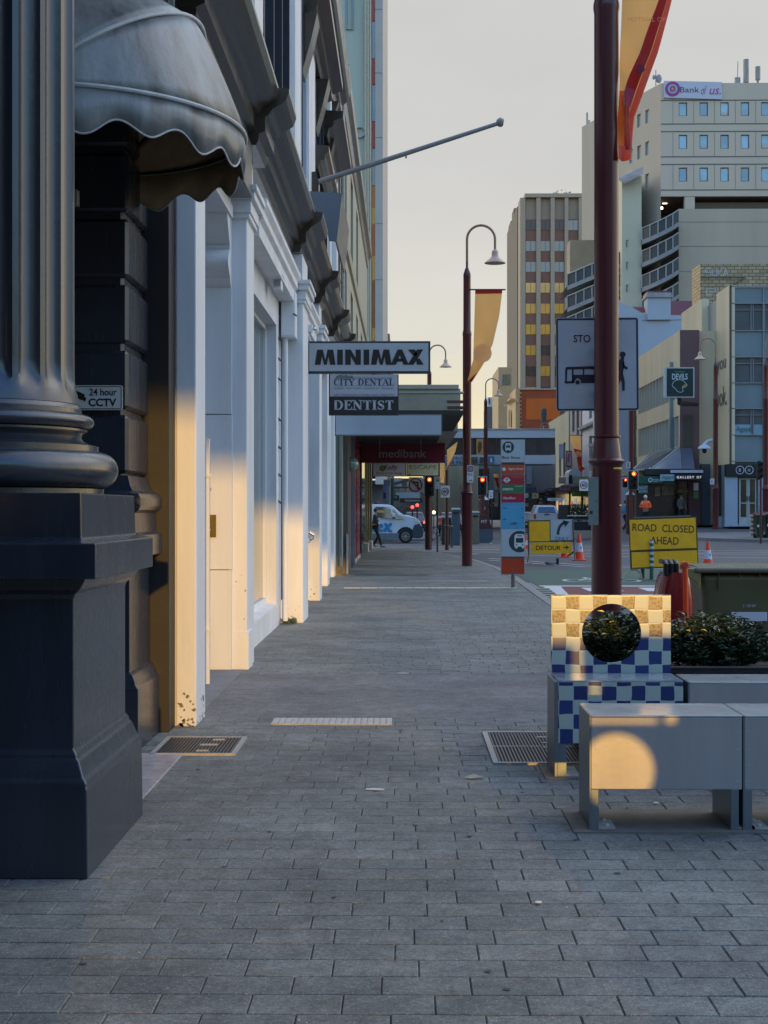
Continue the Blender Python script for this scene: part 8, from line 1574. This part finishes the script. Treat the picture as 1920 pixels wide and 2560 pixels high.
# ================================================================ street clutter across the road
cl = root('planter_bins', 'row of dark planter boxes with shrubs outside the shops left of the thick maroon pole', 'planter', (PX(1440, 88), 88, 0)); Y = 86
obj('box', pb(1396, 1304, 1478, 1326, Y, 1), mat('planter_dark', (.012, .022, .025), .4, .1, 2), cl); obj('rail', MB().add(*(lambda m_: (m_.v, m_.f))(pb(1396, 1297, 1478, 1300, Y, .1))), m_bf, cl); obj('ledge', pb(1418, 1288, 1470, 1290.5, Y-.02, .1), m_signwhite, cl)
sg_ = MB()
for i in range(420): x = PX(random.uniform(1425, 1470), Y+.5); z = PZ(1440, random.uniform(1262, 1300), Y); a = random.uniform(0, 6.3); sg_.add([(x, Y+.3, z), (x+.12*cos(a), Y+.25, z+.1*sin(a)), (x-.08*sin(a), Y+.4, z+.12*cos(a))], [(0, 1, 2)])
obj('foliage', sg_, m_leaf, cl); obj('side_screen', pb(1396, 1262, 1424, 1303, Y+.8, .1), m_int, cl)
for lab, u0, u1, v0, v1, Yb, m__ in (('dark litter bin cluster beyond the crossing left of the lamp at the far kerb', 1130, 1150, 1270, 1337, 72, m_bf), ('brown timber bin enclosure right of the far lamp', 1180, 1198, 1278, 1334, 74, mat('bin_timber', (.16, .13, .09), .6, .2, 4)), ('low dark rack beside the crossing left of the far lamp', 1104, 1128, 1290, 1336, 73, m_int)):
    t = root('street_bin', lab, 'bin', (PX(u0, Yb), Yb, -.1)); obj('body', MB().box(PX(u0, Yb), PX(u1, Yb), Yb, Yb+.7, -.12, PZ(u0, v0+5, Yb)), m__, t, bevel=.03); obj('lid', MB().box(PX(u0-.6, Yb), PX(u1+.6, Yb), Yb-.03, Yb+.73, PZ(u0, v0+4.8, Yb), PZ(u0, v0, Yb)), m_gal, t, bevel=.02); obj('slot', pb(u0+3, v0+10, u1-3, v0+15, Yb-.02, .015), m_tl, t)
ob3 = root('orange_notice_box', 'bright orange square notice near the maroon pole beyond the crossing', 'notice', (PX(1102, 82), 82, .5)); obj('panel', pb(1098, 1295, 1109, 1313, 82, .1), mat('notice_orange', (.65, .05, .02), .5, .1, 3), ob3); obj('leg', MB().tube([(PX(1103, 82), 82.05, -.1), (PX(1103, 82), 82.05, .4)], .03, 6), m_tl, ob3); obj('white_strip', pb(1098, 1290, 1109, 1294, 82, .1), m_signwhite, ob3)
mp_ = root('maroon_post', 'plain maroon post carrying the speed sign beyond the footpath signal', 'post', (PX(1117, 63), 63, -.1)); obj('shaft', MB().tube([(PX(1117, 63), 63, -.1), (PX(1117, 63), 63, PZ(1117, 1175, 63))], [.085, .075], 14), m_mard, mp_, smooth=True); obj('collar', MB().lathe([(.1, .9), (.12, .93), (.1, .96)], PX(1117, 63), 63, 14), m_mard, mp_, smooth=True)
dp = root('dark_bollard', 'short dark bollard right of the maroon post beyond the crossing', 'bollard', (PX(1129, 68), 68, -.1)); obj('shaft', MB().lathe([(.07, -.12), (.07, .75), (.09, .78), (.09, .85), (.03, .9)], PX(1129, 68), 68, 14), m_bf, dp, smooth=True)
# green wheelie bins at the far right
def wheelie(label, u0, u1, v0, v1, Y, z0, m__):
    t = root('wheelie_bin', label, 'bin', (PX((u0+u1)/2, Y), Y+.3, z0), 'green wheelie bins'); X0, X1 = PX(u0, Y), PX(u1, Y); zt = PZ(u0, v0+8, Y)
    obj('body', MB().add([(X0+.06, Y+.06, z0+.05), (X1-.06, Y+.06, z0+.05), (X1-.06, Y+.5, z0+.05), (X0+.06, Y+.5, z0+.05), (X0, Y, zt), (X1, Y, zt), (X1, Y+.6, zt), (X0, Y+.6, zt)], [(0, 3, 2, 1), (4, 5, 6, 7), (0, 1, 5, 4), (1, 2, 6, 5), (2, 3, 7, 6), (3, 0, 4, 7)]), m__, t, bevel=.04)
    obj('lid', MB().prism([(Y-.05, zt+.002), (Y+.62, zt+.002), (Y+.62, zt+.12), (Y+.1, zt+.07)], X0-.03, X1+.03, 'x'), mat('bin_lid_maroon', (.08, .03, .03), .4, .1, 3), t, bevel=.02); obj('label_plate', pb(u0+3, v0+32, u0+7, v0+38, Y-.0, .04), m_signwhite, t); obj('wheel', MB().disc((X0+.08, z0+.1), .1, Y+.42, Y+.5, 14), m_tyre, t); return t
zb_ = ramp(PX(1900, 68), 68)+.02; m_gbn = mat('bin_dark_green', (.006, .03, .022), .35, .1, 3)
wheelie('dark green wheelie bin at the picture edge by the optometrist', 1891, 1913, 1280, 1348, 68, zb_, m_gbn); wheelie('second dark green wheelie bin cut by the picture edge', 1915, 1940, 1278, 1346, 68.3, zb_, m_gbn)
bx = root('striped_seat_block', 'pale striped timber seat block left of the green wheelie bins', 'seat', (PX(1888, 69), 69, zb_)); 
for i in range(6): obj('slat', MB().box(PX(1882, 69), PX(1896, 69), 69, 69.6, zb_+i*.2, zb_+i*.2+.12), mat('slat_pale', (.3, .27, .25), .6, .2, 5), bx)
obj('core', MB().box(PX(1884, 69), PX(1895, 69), 69.04, 69.5, zb_, zb_+1.15), m_mard, bx)
# ================================================================ people
def person(label, x, y, z0, H, face, legs, arms, cloth, trousers, hair, extra=None, skin=(.35, .2, .13), cut=None):
    t = root('person', label, 'person', (x, y, z0)); s = H/1.75; fx_, fy_ = cos(face), sin(face); rx, ry = -fy_, fx_   # forward, sideways
    P = lambda f, r, z: (x+(fx_*f+rx*r)*s, y+(fy_*f+ry*r)*s, z0+z*s)
    def skinmesh(nm, V, E, R, m__, sub=2):
        me = bpy.data.meshes.new(nm); o_ = Vector((x, y, z0)); me.from_pydata([tuple(Vector(v)-o_) for v in V], E, []); me.materials.append(m__); o = bpy.data.objects.new(nm, me); COL.objects.link(o); o.parent = t; ORG[o.name] = ORG[t.name]
        md = o.modifiers.new('skin', 'SKIN'); md.use_smooth_shade = True
        for k_, r in enumerate(R): me.skin_vertices[0].data[k_].radius = (r*s, r*s) if not isinstance(r, tuple) else (r[0]*s, r[1]*s)
        me.skin_vertices[0].data[0].use_root = True
        sb = o.modifiers.new('sub', 'SUBSURF'); sb.levels = sb.render_levels = sub; return o
    (lf1, lf2), (rf1, rf2) = legs; (la1, la2), (ra1, ra2) = arms
    V = [P(0, 0, .95), P(0, 0, 1.15), P(.01, 0, 1.38), P(.02, 0, 1.48), P(.04, 0, 1.58), P(.05, 0, 1.68),
         P(0, .17, 1.40), P(*la1), P(*la2), P(la2[0]+.06, la2[1], la2[2]-.03), P(0, -.17, 1.40), P(*ra1), P(*ra2), P(ra2[0]+.06, ra2[1], ra2[2]-.03),
         P(0, .09, .90), P(*lf1), P(*lf2), P(lf2[0]+.16, lf2[1], lf2[2]-.05), P(0, -.09, .90), P(*rf1), P(*rf2), P(rf2[0]+.16, rf2[1], rf2[2]-.05)]
    E = [(0, 1), (1, 2), (2, 3), (3, 4), (4, 5), (2, 6), (6, 7), (7, 8), (8, 9), (2, 10), (10, 11), (11, 12), (12, 13), (0, 14), (14, 15), (15, 16), (16, 17), (0, 18), (18, 19), (19, 20), (20, 21)]
    R = [.13, .125, .14, .055, .085, .075, .05, .042, .03, .025, .05, .042, .03, .025, .085, .058, .04, .03, .085, .058, .04, .03]
    b = skinmesh('body', V, E, R, mat('skin_tone', skin, .55, .05, 10))
    skinmesh('jacket', [V[0], V[1], V[2], V[3], V[6], V[7], V[8], V[10], V[11], V[12]], [(0, 1), (1, 2), (2, 3), (2, 4), (4, 5), (5, 6), (2, 7), (7, 8), (8, 9)], [.165, .155, .165, .07, .075, .062, .048, .075, .062, .048], cloth)
    skinmesh('trousers', [P(0, 0, 1.0), V[14], V[15], V[16], V[18], V[19], V[20]], [(0, 1), (1, 2), (2, 3), (0, 4), (4, 5), (5, 6)], [.145, .10, .075, .06, .10, .075, .06], trousers)
    obj('hair', MB().ball(P(.015, 0, 1.665), (.095*s, .095*s, .105*s), 14, 10), hair, t, smooth=True)
    obj('nose', MB().ball(P(.135, 0, 1.62), .016*s, 8, 6), MATS['skin_tone'], t, smooth=True)
    for k_, (a_, side_) in enumerate(((V[9], 1), (V[13], -1))):
        hm = MB()
        for i in range(5): q = Vector(a_); d_ = Vector(((fx_*.3+rx*(i-2)*.07), (fy_*.3+ry*(i-2)*.07), -.9)).normalized(); hm.tube([q, q+d_*.04*s, q+d_*(.085-.008*abs(i-2))*s+Vector((fx_*.015, fy_*.015, 0))], [.011*s, .009*s, .007*s], 6)
        obj('hand', hm, MATS['skin_tone'], t, smooth=True)
    for V_ in (V[16], V[20]): f_ = Vector((fx_, fy_, 0)); p = Vector(V_); obj('shoe', MB().tube([p-f_*.06*s+Vector((0, 0, -.03)), p+f_*.05*s+Vector((0, 0, -.035)), p+f_*.18*s+Vector((0, 0, -.05))], [.05*s, .05*s, .035*s], 10), mat('shoe_grey', (.25, .25, .25), .6), t, smooth=True)
    return t
m_cd = mat('coat_dark', (.012, .016, .016), .8, .1, 5); m_hd = mat('hair_dark', (.02, .014, .01), .6, .1, 20); m_hv = mat('hi_vis_orange', (.95, .12, .02), .6, .05, 5); m_nv = mat('work_navy', (.01, .014, .03), .8, .1, 5)
person('person in dark clothes walking past the van at the footpath end', PX(938, 63.6), 63.6, 0.0, 1.68, -.15, ((( .12, .09, .5), (-.10, .09, .10)), ((.16, -.09, .52), (.30, -.09, .08))), ((( -.10, .24, 1.13), (-.12, .24, .90)), ((.08, -.24, 1.14), (.20, -.24, .93))), m_cd, m_cd, m_hd)
w_ = person('worker in orange high visibility shirt and white helmet on the far corner', PX(1614, 77), 77, ramp(PX(1614, 77), 77)+.02, 1.78, -pi/2-.3, (((.02, .12, .5), (0, .13, .08)), ((.02, -.12, .5), (0, -.13, .08))), (((.02, .27, 1.14), (.20, .06, 1.13)), ((.02, -.27, 1.14), (.20, -.06, 1.16))), m_hv, m_nv, mat('helmet_white', (.6, .6, .6), .3, 0))
obj('sleeve_band', MB().box(PX(1604, 76.8), PX(1606, 76.8), 76.7, 76.8, PZ(1605, 1262, 77), PZ(1605, 1254, 77)), m_cwh, w_)
person('person in bright blue top walking half hidden behind the thick maroon pole', PX(1563, 80), 80, ramp(PX(1563, 80), 80), 1.72, .3, (((.12, .09, .5), (-.10, .09, .12)), ((.10, -.09, .52), (.28, -.09, .08))), (((-.06, .24, 1.13), (.06, .24, .92)), ((.04, -.24, 1.14), (.18, -.24, .95))), mat('blue_top', (.02, .18, .34), .7, .1, 5), m_nv, m_hd)
person('person in grey top standing inside the dark corner shopfront', PX(1703, 80.2), 80.2, ramp(14, 80)+.02, 1.7, -1.2, (((.02, .1, .5), (0, .1, .08)), ((.02, -.1, .5), (0, -.1, .08))), (((.02, .24, 1.14), (.12, .2, .95)), ((.02, -.24, 1.14), (.12, -.2, .95))), mat('grey_top', (.10, .10, .10), .7, .3, 8), m_nv, m_hd)
